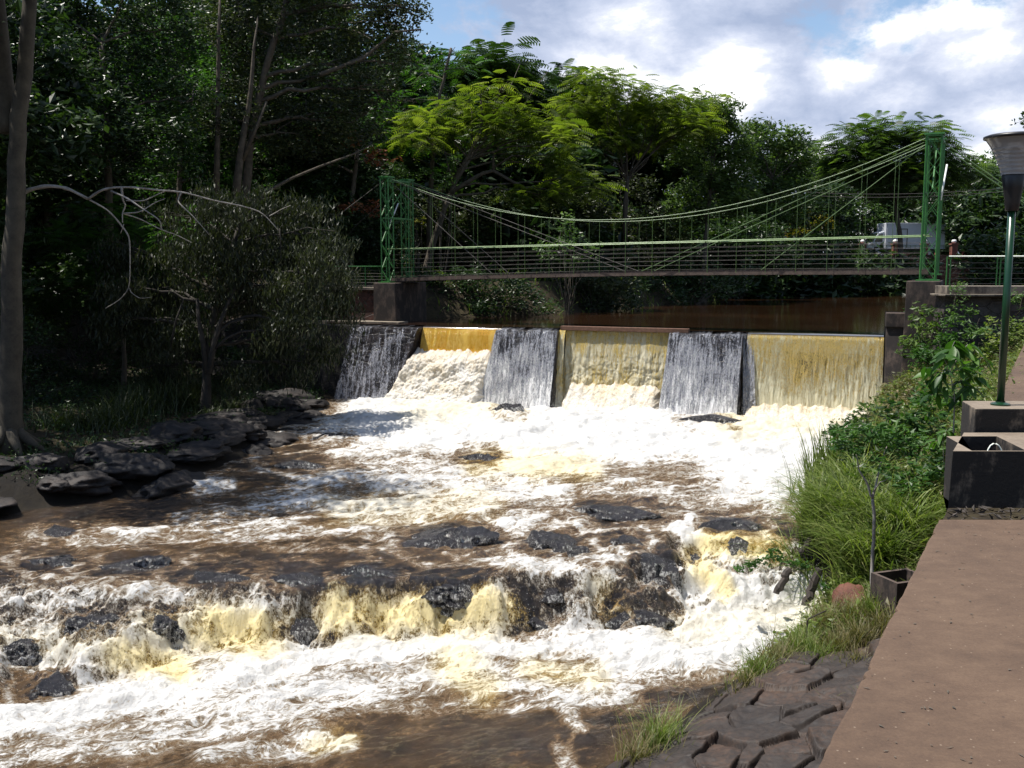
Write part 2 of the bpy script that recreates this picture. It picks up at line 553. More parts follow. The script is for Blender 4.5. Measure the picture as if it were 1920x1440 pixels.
# ------------------------------------------------------------------ the lie of the land
D0 = np.array([-6.25, 38.3]); D1 = np.array([12.25, 32.0])
DL = np.linalg.norm(D1 - D0); DU = (D1 - D0) / DL; DN = np.array([DU[1], -DU[0]])   # DN points downstream
WALK_Z = 3.05


def E_(y):            # river-side edge of the raised walkway
    return 0.555 * np.asarray(y, float) - 0.85


def dm(s, n, z):
    p = D0 + DU * s + DN * n
    return np.array([p[0], p[1], z])


def s_of_px(px):
    k = (px - 960) / F * cP * 1.0      # x / y for a point near crest height (small correction ignored)
    # D0x + s*ux = k*(D0y + s*uy)
    return (k * D0[1] * 1.0 - D0[0]) / (DU[0] - k * DU[1])


DOWN = [(-12, 6), (-4, 9), (0, 11), (1.17, 12.06), (2.3, 13.4), (3.75, 15.1), (4.9, 16.3), (5.9, 17.6), (6.35, 18.6), (5.93, 19.7),
        (7.3, 23.7), (9.8, 28), (12.2, 31.4), tuple(D1 - DN * 1.2), tuple(D0 - DN * 1.2), (-6.4, 37.5), (-6.2, 35), (-6.9, 31.5), (-7.1, 27.2),
        (-7.9, 25.2), (-8.9, 23.4), (-10.4, 22.2), (-11.6, 21.3), (-16, 20), (-34, 17), (-34, 4)]
UP = [tuple(D0 + DN * 0.5), tuple(D1 + DN * 0.5), (14, 33), (30, 55), (62, 80), (62, 96), (30, 96), (26, 86), (17.9, 75), (7.2, 55), (2.2, 46.5),
      (-3.6, 42.6), (-6.0, 40)]


def wl(y):            # downstream water level near the bank
    return np.interp(y, [12, 16.5, 18.6, 23, 30, 36], [-1.45, -1.45, -0.65, -0.3, 0, 0])


def brink(x):
    x = np.asarray(x, float)
    return np.interp(x, [-14, -9.3, -6.5, -4.7, -2.4, -0.5, 1.0, 2.2, 3.4, 5.0, 7], [18.2, 17.9, 17.2, 17.1, 17.45, 17.55, 18.0, 18.7, 20.3, 20.2, 19.6]) \
        + .38 * pnoise(x * .9, 3.3) + .16 * pnoise(x * 2.7, 8.3)


def foot(x):
    x = np.asarray(x, float)
    return np.interp(x, [-14, -9.5, -7.5, -5.4, -4.0, -2.4, 0.4, 2.3, 3.9, 5.0, 6.3, 7], [12.6, 13.3, 14.3, 15.9, 16.5, 16.75, 17.0, 17.0, 17.5, 18.0, 18.7, 19]) \
        + .30 * pnoise(x * .8, 13.3) + .12 * pnoise(x * 2.9, 18.3)


def level(x, y):
    """smooth mean water level"""
    b = brink(x); f_ = np.minimum(foot(x), b - .25)
    up = -0.62 * sstep(33, 17, y) ** 0.8 - 0.02
    t = np.clip((b - y) / np.maximum(b - f_, 0.15), 0, 1)
    t = np.clip(t + np.sin(t * pi) * .38 * fbm(x * 1.1, y * 1.1, 5.5, 3), 0, 1)
    step = 0.45 * sstep(0.0, 0.40, t) + 0.55 * sstep(0.52, 1.0, t)
    long_ = sstep(0.6, 2.0, b - f_)
    sh = step * long_ + sstep(0, 1, t) * (1 - long_)
    z = np.where(y > b, up, -0.62 + (-1.50 + 0.62) * sh)
    return z, t


def ground_z(x, y):
    x = np.asarray(x, float); y = np.asarray(y, float)
    n1 = fbm(x * 0.5, y * 0.5, 0, 4); n2 = fbm(x * 2.1, y * 2.1, 5, 3)
    # downstream
    d, ins = polydist(x, y, DOWN)
    w0 = wl(y)
    right = x > np.interp(y, [5, 12, 20, 38], [-8, 0, 2, 6])
    dE = np.maximum(E_(y) - x, 0)
    t = np.where(right, d / (d + dE + 1e-6), 0)
    ze = np.interp(y, [8, 14, 17, 18.8, 24, 31], [-0.9, -0.35, 0.25, 1.2, 2.2, 2.7])
    zr = w0 + 0.12 * sstep(0, 0.3, d) + (ze - w0) * t ** 0.8
    zr = zr + (np.where(right, (ze - w0) * (t ** 0.35 - t ** 0.8), 0)) * sstep(26.5, 30, y)
    zr = np.where(x > E_(y) - 0.02, 2.75, zr)
    zl = w0 - 0.22 + (0.42 - w0) * sstep(0, 1.5, d) + 0.35 * sstep(1.2, 5, d) + 0.05 * np.maximum(d - 4, 0) + 0.25 * sstep(8, 20, d)
    zl = np.where(y < 12, w0 + 0.2 * np.minimum(d, 4) + 0.35 * np.maximum(d - 4, 0), zl)
    zd = np.where(right, zr, zl)
    zd = zd + 0.06 * n1 + 0.04 * n2
    lv = np.where((y > 10) & (y < 38), level(x, y)[0], w0)
    zd = np.where(ins, np.minimum(np.where(right, w0 - .12, w0 - 0.22), lv - .30) - 0.9 * sstep(0, 1.5, d), zd)
    zd = np.where((x > E_(y) - 0.02) & ~ins, np.minimum(zd, 2.85), zd)
    # upstream
    d2, ins2 = polydist(x, y, UP)
    zu = 2.7 + 1.6 * sstep(0, 2.2, d2) + 0.05 * np.maximum(d2 - 3, 0) + 0.12 * n1 + 0.05 * n2
    zu = np.where((x > 11) & (y < 60), np.minimum(zu, 4.22 + 0.02 * d2), zu)
    zu = np.where(ins2, 2.3 - 0.8 * sstep(0, 1.5, d2), zu)
    # the road level far back on the right
    rd = sstep(93.3, 93.6, y) * sstep(8, 22, x)
    zu = zu * (1 - rd) + 5.85 * rd
    sd = (x - D0[0]) * DN[0] + (y - D0[1]) * DN[1]
    lim = np.where(x > 12.3, sstep(-0.4, -0.9, sd), sstep(0.4, -1.0, sd + np.where(x < -6.3, 1.6, 0)))
    return zd * (1 - lim) + zu * lim


def on_ground(px, py, extra=0.0, lo=6.0, hi=60.0):
    d = ray(px, py); o = np.array([0, 0, CAMZ])
    ts = np.linspace(lo, hi, 3000)
    p = o + ts[:, None] * d
    g = ground_z(p[:, 0], p[:, 1]) + extra
    k = np.argmax(p[:, 2] < g)
    return np.array([p[k, 0], p[k, 1], g[k] - extra])


def gz(x, y):
    return float(ground_z(np.array([x]), np.array([y]))[0])


# ground sheet: finer in the middle, reaching far out
def axis(segs):
    out = []
    for a, b, st in segs:
        out.append(np.arange(a, b, st))
    out.append([segs[-1][1]])
    return np.concatenate(out)


gx = axis([(-900, -100, 100), (-100, -30, 5), (-30, -22, .5), (-22, 18, .14), (18, 40, .6), (40, 120, 5), (120, 900, 100)])
gy = axis([(-60, 2, 5), (2, 10, .5), (10, 45, .14), (45, 70, .5), (70, 100, 1), (100, 200, 10), (200, 1500, 100)])
GX, GY = np.meshgrid(gx, gy)
GZ = ground_z(GX, GY)
GZ += 0.03 * fbm(GX * 6, GY * 6, 2, 2) * ((GX > -14) & (GX < 18) & (GY > 10) & (GY < 45))
gobj = mesh_np('ground', np.stack([GX, GY, GZ], -1).reshape(-1, 3), grid_faces(len(gy), len(gx)), M['soil'], attrs={'wet': (1 - sstep(1.2, 2.6, polydist(GX, GY, DOWN)[0] + .5 * fbm(GX, GY, 3, 3))).ravel()})  # shoreline mask for wet rock plus shade put into the colour
tag(gobj, 'brown and mossy earth of the river banks and bed', kind='structure')


# ------------------------------------------------------------------ water materials
def river_mat():
    m, nt = mat('river_water')
    uv = nt.n('ShaderNodeTexCoord').outputs['UV']
    ob = nt.n('ShaderNodeTexCoord').outputs['Object']
    foam = nt.n('ShaderNodeAttribute', attribute_name='foam').outputs['Fac']
    amb = nt.n('ShaderNodeAttribute', attribute_name='amber').outputs['Fac']
    steep = nt.n('ShaderNodeAttribute', attribute_name='steep').outputs['Fac']
    # streaky lace along the flow
    w1 = nt.noise(uv, 0.9, 3, 0.5, 0, 1)
    wv = nt.n('ShaderNodeVectorMath', {0: nt.vmath('SUBTRACT', w1, (0.5, 0.5, 0.5)), 3: 0.7}, operation='SCALE').outputs[0]
    uw = nt.vmath('ADD', uv, wv)
    s1 = nt.noise(mapscale(nt, uw, (1.0, 2.4, 1)), 1.5, 8, 0.72, 0.25)
    s2 = nt.noise(mapscale(nt, uw, (1.0, 1.6, 1)), 9.0, 7, 0.78, 0.15)
    s3 = nt.noise(mapscale(nt, uw, (1.0, 1.4, 1)), 34.0, 4, 0.75)
    # ridged lace
    r = nt.math('ABSOLUTE', nt.math('SUBTRACT', nt.noise(mapscale(nt, uw, (1.0, 2.2, 1)), 3.2, 6, 0.66, 0.6), 0.5))
    lace = nt.smooth(r, 0.060, 0.0)
    # on falling parts the pattern is droplets in three dimensions
    d1 = nt.noise(mapscale(nt, ob, (1.0, 1.0, 0.42)), 9.0, 7, 0.78)
    d2 = nt.noise(mapscale(nt, ob, (1.0, 1.0, 0.40)), 38.0, 4, 0.8)
    drop = nt.math('MULTIPLY', nt.smooth(nt.noise(ob, 1.5, 4, 0.6), 0.47, 0.62), steep)
    dr = nt.math('ADD', nt.math('MULTIPLY', d1, 0.6), nt.math('MULTIPLY', d2, 0.4))
    flat = nt.math('ADD', nt.math('ADD', nt.math('MULTIPLY', s1, 0.46), nt.math('MULTIPLY', s2, 0.38)), nt.math('MULTIPLY', s3, 0.16))
    pat = nt.math('ADD', nt.math('MULTIPLY', flat, nt.math('SUBTRACT', 1.0, steep)), nt.math('MULTIPLY', dr, steep))
    gain = nt.math('MULTIPLY', nt.math('SUBTRACT', pat, 0.5), nt.math('ADD', 5.2, nt.math('MULTIPLY', steep, 2.4)))
    lg = nt.math('MULTIPLY', nt.math('MULTIPLY', lace, nt.math('SUBTRACT', 1.0, steep)), nt.math('MULTIPLY', nt.smooth(foam, 0.02, 0.5), 0.42))
    v = nt.math('ADD', nt.math('ADD', nt.math('MULTIPLY', foam, nt.math('ADD', 1.22, nt.math('MULTIPLY', steep, 0.20))), gain), nt.math('SUBTRACT', lg, nt.math('MULTIPLY', drop, 0.60)))
    fm = nt.smooth(v, 0.42, 1.12)
    thin = nt.smooth(v, 0.04, 0.80)
    # specks of loose froth
    sp = nt.smooth(nt.noise(mapscale(nt, uw, (1.0, 2.4, 1)), 26.0, 3, 0.7), 0.66, 0.76)
    fm = nt.math('MAXIMUM', fm, nt.math('MULTIPLY', sp, nt.math('MULTIPLY', nt.smooth(foam, 0.0, 0.3), 0.6)))
    brown = nt.ramp(nt.noise(uw, 0.8, 4, 0.6), [(0.35, (0.018, 0.012, 0.006)), (0.65, (0.070, 0.042, 0.019))])
    dk = nt.n('ShaderNodeAttribute', attribute_name='dark').outputs['Fac']
    rockc = nt.ramp(nt.noise(ob, 5.0, 5, 0.65), [(0.4, (0.006, 0.006, 0.008)), (0.65, (0.028, 0.024, 0.022))])
    brown = nt.mix(nt.math('MAXIMUM', dk, nt.math('MULTIPLY', steep, 0.85)), brown, rockc)
    tan = nt.mix(amb, nt.mix(nt.math('MULTIPLY', steep, 0.7), (0.28, 0.170, 0.082), (0.08, 0.076, 0.068)), (0.58, 0.37, 0.06))
    c = nt.mix(nt.math('MULTIPLY', thin, nt.math('ADD', 0.75, nt.math('MULTIPLY', amb, 0.25))), brown, tan)
    cream = nt.mix(amb, nt.mix(nt.smooth(v, 0.7, 1.25), (0.66, 0.56, 0.42), (0.78, 0.77, 0.745)), (0.98, 0.82, 0.42))
    c = nt.mix(fm, c, cream)
    rip = nt.noise(mapscale(nt, uw, (1.0, 1.8, 1)), 7.0, 6, 0.65, 0.4)
    rip2 = nt.noise(mapscale(nt, uw, (1.0, 1.7, 1)), 24.0, 4, 0.7, 0.3)
    h = nt.math('ADD', nt.math('ADD', nt.math('MULTIPLY', rip, 0.5), nt.math('MULTIPLY', rip2, 0.22)), nt.math('ADD', nt.math('MULTIPLY', pat, 0.62), nt.math('MULTIPLY', fm, 0.25)))
    nrm = nt.bump(h, 1.0, 0.09)
    rough = nt.math('ADD', 0.06, nt.math('MULTIPLY', fm, 0.6))
    p = principled(nt, c, rough, nrm, spec=0.5)
    tr = nt.n('ShaderNodeBsdfTranslucent', {'Color': c, 'Normal': nrm}).outputs[0]
    mx = nt.n('ShaderNodeMixShader', {0: nt.math('MULTIPLY', fm, 0.22), 1: p, 2: tr}).outputs[0]
    finish(nt, mx)
    return m


def pond_mat():
    m, nt = mat('calm_water')
    ob = nt.n('ShaderNodeTexCoord').outputs['Object']
    a = nt.noise(ob, 1.1, 5, 0.6)
    b = nt.noise(ob, 7.0, 4, 0.6)
    h = nt.math('ADD', nt.math('MULTIPLY', a, 0.4), nt.math('MULTIPLY', b, 0.3))
    c = nt.ramp(nt.noise(ob, 0.15, 3, 0.5), [(0.4, (0.020, 0.0095, 0.005)), (0.6, (0.034, 0.016, 0.008))])
    nrm = nt.bump(h, 0.16, 0.04)
    finish(nt, principled(nt, c, 0.06, nrm, spec=0.5))
    return m


def fall_mat(name, dark, mid, light, gap, white, vmax, streak=7.0, fine=24.0, alpha=False, trans=0.45, gloss=0.12, lip=0.0, hole=None):
    """falling water: u runs along the crest in metres, v down the fall in metres"""
    m, nt = mat(name)
    uv = nt.n('ShaderNodeTexCoord').outputs['UV']
    v = nt.n('ShaderNodeSeparateXYZ', {0: uv}).outputs[1]
    vn = nt.math('DIVIDE', v, vmax)
    w1 = nt.noise(uv, 2.0, 3, 0.5, 0, 1)
    wv = nt.n('ShaderNodeVectorMath', {0: nt.vmath('SUBTRACT', w1, (0.5, 0.5, 0.5)), 3: 0.12}, operation='SCALE').outputs[0]
    uw = nt.vmath('ADD', uv, wv)
    s1 = nt.noise(mapscale(nt, uw, (1.0, 0.10, 1)), streak, 6, 0.7)
    s2 = nt.noise(mapscale(nt, uw, (1.0, 0.36, 1)), fine, 5, 0.8)
    s3 = nt.noise(uw, 1.1, 3, 0.55)
    s = nt.math('ADD', nt.math('ADD', nt.math('MULTIPLY', s1, 0.42), nt.math('MULTIPLY', s2, 0.40)), nt.math('MULTIPLY', s3, 0.18))
    g = nt.math('ADD', s, nt.math('MULTIPLY', vn, white))
    if hole:
        u = nt.n('ShaderNodeSeparateXYZ', {0: uv}).outputs[0]
        hu = nt.math('MULTIPLY', nt.smooth(u, hole[0] - .6, hole[0] + 1.4), nt.smooth(u, hole[1] + .3, hole[1] - 1.3))
        hv = nt.math('MULTIPLY', nt.smooth(v, .65, 1.7), nt.smooth(nt.math('ADD', v, nt.math('MULTIPLY', nt.smooth(u, hole[1] - 2.2, hole[1]), 1.0)), 2.9, 2.2))
        g = nt.math('SUBTRACT', g, nt.math('MULTIPLY', nt.math('MULTIPLY', hu, hv), nt.math('MULTIPLY', nt.smooth(s1, .44, .60), .145)))
    cover = nt.smooth(g, gap - 0.02, gap + 0.06)
    lit = nt.smooth(g, gap + 0.05, gap + 0.17)
    c = nt.mix(lit, mid, light)
    if not alpha:
        c = nt.mix(cover, dark, c)
    h = nt.math('ADD', s, nt.math('MULTIPLY', lit, 0.3))
    nrm = nt.bump(h, 1.0, 0.07)
    p = principled(nt, c, gloss, nrm, spec=0.6)
    tr = nt.n('ShaderNodeBsdfTranslucent', {'Color': c}).outputs[0]
    mx = nt.n('ShaderNodeMixShader', {0: trans, 1: p, 2: tr}).outputs[0]
    if lip:
        lw = nt.smooth(v, lip - .06, lip + .04)
        gl = principled(nt, (0.020, 0.014, 0.008), 0.08, None, spec=.9)
        mx = nt.n('ShaderNodeMixShader', {0: lw, 1: gl, 2: mx}).outputs[0]
    if alpha:
        tp = nt.n('ShaderNodeBsdfTransparent').outputs[0]
        mx = nt.n('ShaderNodeMixShader', {0: cover, 1: tp, 2: mx}).outputs[0]
    finish(nt, mx)
    return m


S_HOLE0 = s_of_px(1450); S_HOLE1 = s_of_px(1640)
M['river'] = river_mat()
M['pond'] = pond_mat()
M['veil'] = fall_mat('veil_water', (0, 0, 0), (0.30, 0.31, 0.35), (1.0, 1.0, 1.0), 0.542, 0.145, 3.0, streak=9.0, fine=38.0, alpha=True, trans=0.1)
M['veil_thin'] = fall_mat('thin_veil_water', (0, 0, 0), (0.30, 0.31, 0.36), (0.75, 0.77, 0.82), 0.54, 0.06, 3.0, streak=8.0, fine=26.0, alpha=True, trans=0.2)
M['amber_glass'] = fall_mat('amber_smooth_fall', (0.22, 0.11, 0.02), (0.80, 0.42, 0.035), (0.92, 0.60, 0.12), 0.40, 0.06, 3.0, streak=4.0, fine=9.0, lip=.40)
M['amber_fall'] = fall_mat('amber_fall', (0.40, 0.26, 0.07), (0.92, 0.70, 0.22), (1.0, 0.93, 0.68), 0.425, 0.10, 3.0, streak=7.0, fine=26.0, lip=.34)
M['amber_gap'] = fall_mat('amber_fall_with_gaps', (0.060, 0.045, 0.025), (0.82, 0.60, 0.18), (1.0, 0.94, 0.66), 0.445, 0.125, 3.0, streak=11.0, fine=36.0, lip=.60, hole=(S_HOLE0, S_HOLE1))

# ------------------------------------------------------------------ lower river: one sheet draped over ledges, waves and foam
ROCKS = [
    # px, py(centre of visible rock), half width px, half height px, kind, label
    (848, 1010, 98, 34, 'wet', 'long flat black rock awash left of the rock cluster in mid river'),
    (1032, 1018, 58, 26, 'wet', 'black rock with water curling round it, right of the long flat rock'),
    (1082, 1036, 34, 20, 'wet', 'small black rock in the foam between two larger rocks of the cluster'),
    (1160, 962, 120, 22, 'wet', 'broad low rock shelf shining under thin water behind the cluster'),
    (1215, 1052, 68, 42, 'wet', 'biggest rounded black rock of the cluster beside the right chute'),
    (1168, 1012, 44, 20, 'wet', 'dark rock leaning against the back of the biggest rounded rock'),
    (1008, 1150, 52, 40, 'wet', 'black boulder standing in the falls at the lip of the lower ledge'),
    (1200, 1152, 72, 36, 'wet', 'black boulder under broken white water below the biggest rounded rock'),
    (1030, 1098, 32, 17, 'wet', 'small dark rock just above the boulder at the lip of the falls'),
    (1300, 1040, 16, 16, 'wet', 'lone small dark stone at the head of the right chute'),
    (895, 853, 46, 17, 'wet', 'low dark rock breaking the white water below the middle fall'),
    (108, 998, 34, 17, 'wet', 'small rounded black rock in the quiet brown water near the left edge'),
    (100, 1048, 70, 24, 'wet', 'black rock shelf at the far left above the long cascade'),
    (240, 1058, 84, 22, 'wet', 'long low black rock on the left brink of the cascade'),
    (400, 1078, 84, 24, 'wet', 'jagged black rock glinting on the brink of the cascade'),
    (560, 1082, 60, 22, 'wet', 'black rock with a white crest of water on the middle of the brink'),
    (180, 1172, 66, 26, 'wet', 'black rock halfway down the left side of the cascade'),
    (85, 1288, 56, 34, 'wet', 'lowest black boulder at the foot of the cascade by the left edge'),
    (305, 1168, 32, 30, 'wet', 'narrow dark rock standing in the cascade between white jets'),
    (555, 1165, 46, 30, 'wet', 'dark rock behind droplets in the middle of the cascade'),
    (40, 1215, 44, 26, 'wet', 'dark stone in spray at the left edge of the cascade'),
    (690, 1078, 60, 18, 'wet', 'flat dark rock under glassy water left of the amber falls'),
    (850, 1092, 70, 22, 'wet', 'flat dark rock with sparkling water on the brink above the amber falls'),
    (1385, 1022, 30, 18, 'wet', 'brown rock edge under yellow water near the tall grass'),
    (1370, 985, 60, 20, 'wet', 'low dark shelf of rock in front of the tall grass'),
    (955, 778, 34, 16, 'wet', 'broken stones at the foot of the middle pillar of the dam'),
    (1330, 795, 66, 18, 'wet', 'broken stones at the foot of the wide pillar of the dam'),
    (625, 820, 46, 12, 'wet', 'dark rock under broken water at the left of the plunge pool'),
    (560, 870, 60, 14, 'wet', 'dark low rock in the shaded rapids beside the left bank'),
    (430, 848, 50, 12, 'wet', 'dark shelf of rock at the shaded edge of the rapids'),
]
# foam brushes in picture coordinates of the photograph turned into ground positions on the mean level:
# (x1, y1, x2, y2, radius_px, squash, value)
FB = [
    (690, 775, 1000, 790, 40, 1.0, 1.0), (760, 800, 1560, 815, 45, 1.0, 1.08), (1380, 850, 1540, 850, 62, 1.0, 1.05), (980, 810, 1330, 815, 52, 1, 1.05),
    (620, 810, 760, 815, 28, 1, .72), (640, 850, 680, 838, 20, 1, .6), (1380, 915, 1500, 900, 40, 1, .8), (1150, 850, 1300, 840, 26, 1, .72),
    (700, 860, 900, 900, 26, 1, .52), (720, 905, 1000, 905, 28, 1, .60), (950, 880, 1130, 870, 22, 1, .74), (560, 905, 690, 890, 16, 1, .56),
    (370, 915, 430, 912, 11, 1, .66), (640, 955, 900, 960, 22, 1, .62), (760, 930, 1050, 925, 20, 1, .66), (480, 950, 650, 935, 20, 1, .5),
    (180, 1005, 320, 995, 16, 1, .48), (500, 800, 620, 790, 26, 1, .36), (420, 960, 560, 990, 22, 1, .36), (300, 985, 500, 975, 18, 1, .42), (60, 1000, 420, 1010, 14, 1, .40), (150, 1025, 250, 1015, 9, 1, .5), (420, 1000, 760, 1000, 12, 1, .42), (500, 1030, 700, 1035, 8, 1, .36),
    (1130, 930, 1400, 940, 28, 1, .50), (1150, 905, 1180, 905, 10, 1, .6), (1100, 885, 1300, 870, 26, 1, .30), (1400, 950, 1480, 960, 24, 1, .45),
    (940, 990, 1000, 975, 22, 1, .78), (1060, 955, 1090, 985, 16, 1, .75), (860, 1035, 980, 1045, 20, 1, .66), (960, 1060, 1080, 1070, 26, 1, .72),
    (1130, 1075, 1180, 1010, 18, 1, .7), (1285, 990, 1330, 1080, 26, 1, .92), (1340, 1050, 1500, 1060, 30, 1, .72), (1330, 1110, 1540, 1120, 52, 1, 1.02),
    (1290, 1180, 1500, 1160, 42, 1, 1.05), (1100, 1110, 1130, 1180, 26, 1, .75), (930, 1110, 960, 1170, 20, 1, .72), (1370, 1020, 1440, 1025, 20, 1, .55),
    # cascade face
    (0, 1130, 200, 1120, 30, 1, .66), (200, 1130, 330, 1110, 26, 1, .72), (0, 1215, 260, 1200, 52, 1, .84), (240, 1220, 520, 1150, 56, 1, .84), (180, 1260, 330, 1240, 44, 1, .85),
    (470, 1110, 520, 1090, 22, 1, .7), (500, 1160, 900, 1150, 44, 1, .82), (900, 1160, 1080, 1170, 34, 1, .76), (1080, 1180, 1290, 1160, 34, 1, .74),
    # foot of the cascade
    (-40, 1370, 300, 1300, 36, 1, .90), (300, 1290, 560, 1235, 34, 1, .98), (560, 1225, 920, 1210, 30, 1, 1.0), (920, 1215, 1300, 1200, 26, 1, .86),
    (1150, 1240, 1450, 1210, 34, 1, .92), (300, 1330, 700, 1290, 44, 1, .68), (700, 1260, 1100, 1270, 44, 1, .58), (600, 1300, 900, 1250, 26, 1, .72),
    (0, 1420, 300, 1375, 34, 1, .56), (250, 1380, 560, 1350, 24, 1, .62), (560, 1375, 650, 1395, 18, 1, .74), (380, 1425, 600, 1400, 20, 1, .50),
    (1000, 1290, 1180, 1310, 26, 1, .58), (1180, 1270, 1330, 1250, 24, 1, .60), (1080, 1320, 1190, 1300, 16, 1, .7), (700, 1330, 980, 1315, 18, 1, .34),
    (1060, 1330, 1100, 1380, 12, 1, .58), (1040, 1395, 1070, 1440, 12, 1, .58), (960, 1330, 1050, 1325, 8, 1, .55), (1090, 1370, 1060, 1400, 10, 1, .45),
]
# amber brushes
AB = [(780, 780, 960, 760, 26, 1, .35), (1380, 800, 1600, 790, 30, 1, .45), (900, 870, 1100, 880, 24, 1, .6), (640, 960, 900, 945, 30, 1, .3),
      (230, 1230, 330, 1250, 30, 1, .9), (400, 1180, 480, 1190, 42, 1, 1.0), (640, 1150, 900, 1150, 40, 1, 1.0), (930, 1130, 980, 1150, 20, 1, .8),
      (1340, 1020, 1440, 1030, 26, 1, 1.0), (1300, 1040, 1350, 1110, 18, 1, .9), (0, 1200, 220, 1210, 30, 1, .25), (850, 1250, 900, 1290, 30, 1, .6),
      (1000, 1255, 1120, 1275, 24, 1, .5), (300, 1190, 400, 1170, 40, 1, .4), (1270, 1180, 1520, 1150, 30, 1, .25), (600, 1390, 650, 1385, 20, 1, .5),
      (520, 1170, 600, 1160, 30, 1, .4), (1120, 1100, 1150, 1150, 20, 1, .4)]


def brush(px, py, lst):
    out = np.zeros(px.shape)
    for x1, y1, x2, y2, r, q, v in lst:
        ex, ey = x2 - x1, y2 - y1
        t = np.clip(((px - x1) * ex + (py - y1) * ey) / (ex * ex + ey * ey), 0, 1)
        d = np.hypot((px - x1 - t * ex) * 0.75, py - y1 - t * ey) / r
        out = np.maximum(out, v * np.exp(-d ** 3.0 * 0.7))
    return out


NU, NV = 1060, 760
u_ = np.linspace(-0.94, 0.50, NU)
v_ = np.exp(np.linspace(math.log(9.6), math.log(37.6), NV))
U, V = np.meshgrid(u_, v_)
RX = U * V; RY = V
base, tcas = level(RX, RY)
PX, PY = project(RX, RY, base)
wob = 16
PXn = PX + wob * fbm(RX * 1.3, RY * 1.3, 3, 3); PYn = PY + 9 * fbm(RX * 1.3, RY * 1.3, 8, 3)
foam = brush(PXn, PYn, FB)
amber = brush(PXn, PYn, AB)
# flow frame: runs off to the lower left
fa = -0.90 * RX - 0.44 * RY; fb_ = 0.44 * RX - 0.90 * RY
near_dam = sstep(30, 34, RY)
rough_ = np.clip(0.35 + foam, 0, 1.2)
quiet = 1 - 0.85 * np.exp(-((PX - 150) / 260) ** 2 - ((PY - 945) / 40) ** 2) - 0.6 * np.exp(-((PX - 900) / 250) ** 2 - ((PY - 1400) / 60) ** 2)
wave = 0.16 * fbm(fa * 0.6, fb_ * 1.2, 0, 4) + 0.05 * (1 - np.abs(fbm(fa * 1.3, fb_ * 2.6, 4, 2)) * 2) + 0.022 * fbm(fa * 4.5, fb_ * 7, 9, 3)
bil = np.abs(fbm(RX * 1.5, RY * 1.5, 1, 4))
cas = np.sin(np.clip(tcas, 0, 1) * pi) ** 0.6
wave = wave * rough_ * quiet * (1 - 0.5 * cas)
z = base + wave
# boiling mounds at the foot of the dam and of the cascade
bil = 0.5 + 0.5 * fbm(RX * 1.1, RY * 1.1, 1, 5, .6)
z += (0.20 * bil + 0.05) * np.clip(foam - 0.7, 0, 1) * 2.2 * sstep(26, 33, RY)
z += 0.11 * fbm(fa * 1.3, fb_ * 2.6, 6, 5, .6) * np.clip(foam - 0.5, 0, 1) * 1.6 * sstep(22, 18, RY)
# rocky relief on the cascade itself
z += cas * (0.16 * fbm(RX * 1.1, RY * 1.1, 12, 3) + 0.10 * fbm(RX * 4.0, RY * 4.0, 3, 3) + 0.035 * fbm(RX * 11, RY * 11, 3, 2))
# collars where water piles against the rocks
for (rx, ry, hw, hh, k, lb) in ROCKS:
    dx = (PX - rx) / (hw * 1.25); dy = (PY - ry) / (hh * 1.5)
    rr = np.hypot(dx, dy) + 0.18 * fbm(RX * 2, RY * 2, rx * .1, 2)
    ring = np.exp(-((rr - 1.0) / 0.22) ** 2) * (0.35 + 0.45 * (dy > -0.2))
    foam = np.maximum(foam * np.where(rr < 0.9, 0.55, 1), ring * (0.6 if ry > 930 else .45))
steep = sstep(0.02, 0.12, cas * 1.0) * sstep(0.03, 0.15, tcas)
# sub-mesh slope decides where the droplets replace the streaks
gyz = np.abs(np.gradient(z, axis=0) / np.gradient(RY, axis=0))
steep = np.clip(steep * sstep(0.25, 0.8, gyz) + 0.0, 0, 1)
foam = np.clip(foam + 0.08 * quiet * sstep(24, 30, RY) * sstep(-9, -5, RX) + 0.13 + 0.10 * fbm(fa * .8, fb_ * 1.8, 2, 3), 0, 1.15)
ridge = 1 - np.abs(fbm(fa * .42 + 3, fb_ * 1.15, 21, 3))
foam += 0.30 * sstep(0.86, 1.0, ridge) * (RY < 29) * (RY > 17.5) * sstep(-11.5, -9, RX)
darkpool = np.exp(-((PX - 880) / 270) ** 4 - ((PY - 1410) / 62) ** 4) + np.exp(-((PX - 160) / 300) ** 4 - ((PY - 945) / 42) ** 4) \
    + 0.8 * np.exp(-((PX - 760) / 220) ** 4 - ((PY - 1062) / 34) ** 4) + 0.8 * np.exp(-((PX - 420) / 220) ** 4 - ((PY - 1032) / 26) ** 4)
foam = foam - 0.16 * np.clip(darkpool, 0, 1)
foam += 0.18 * sstep(0.02, 0.12, wave) * (RY < 31) * (1 - np.clip(darkpool, 0, 1))
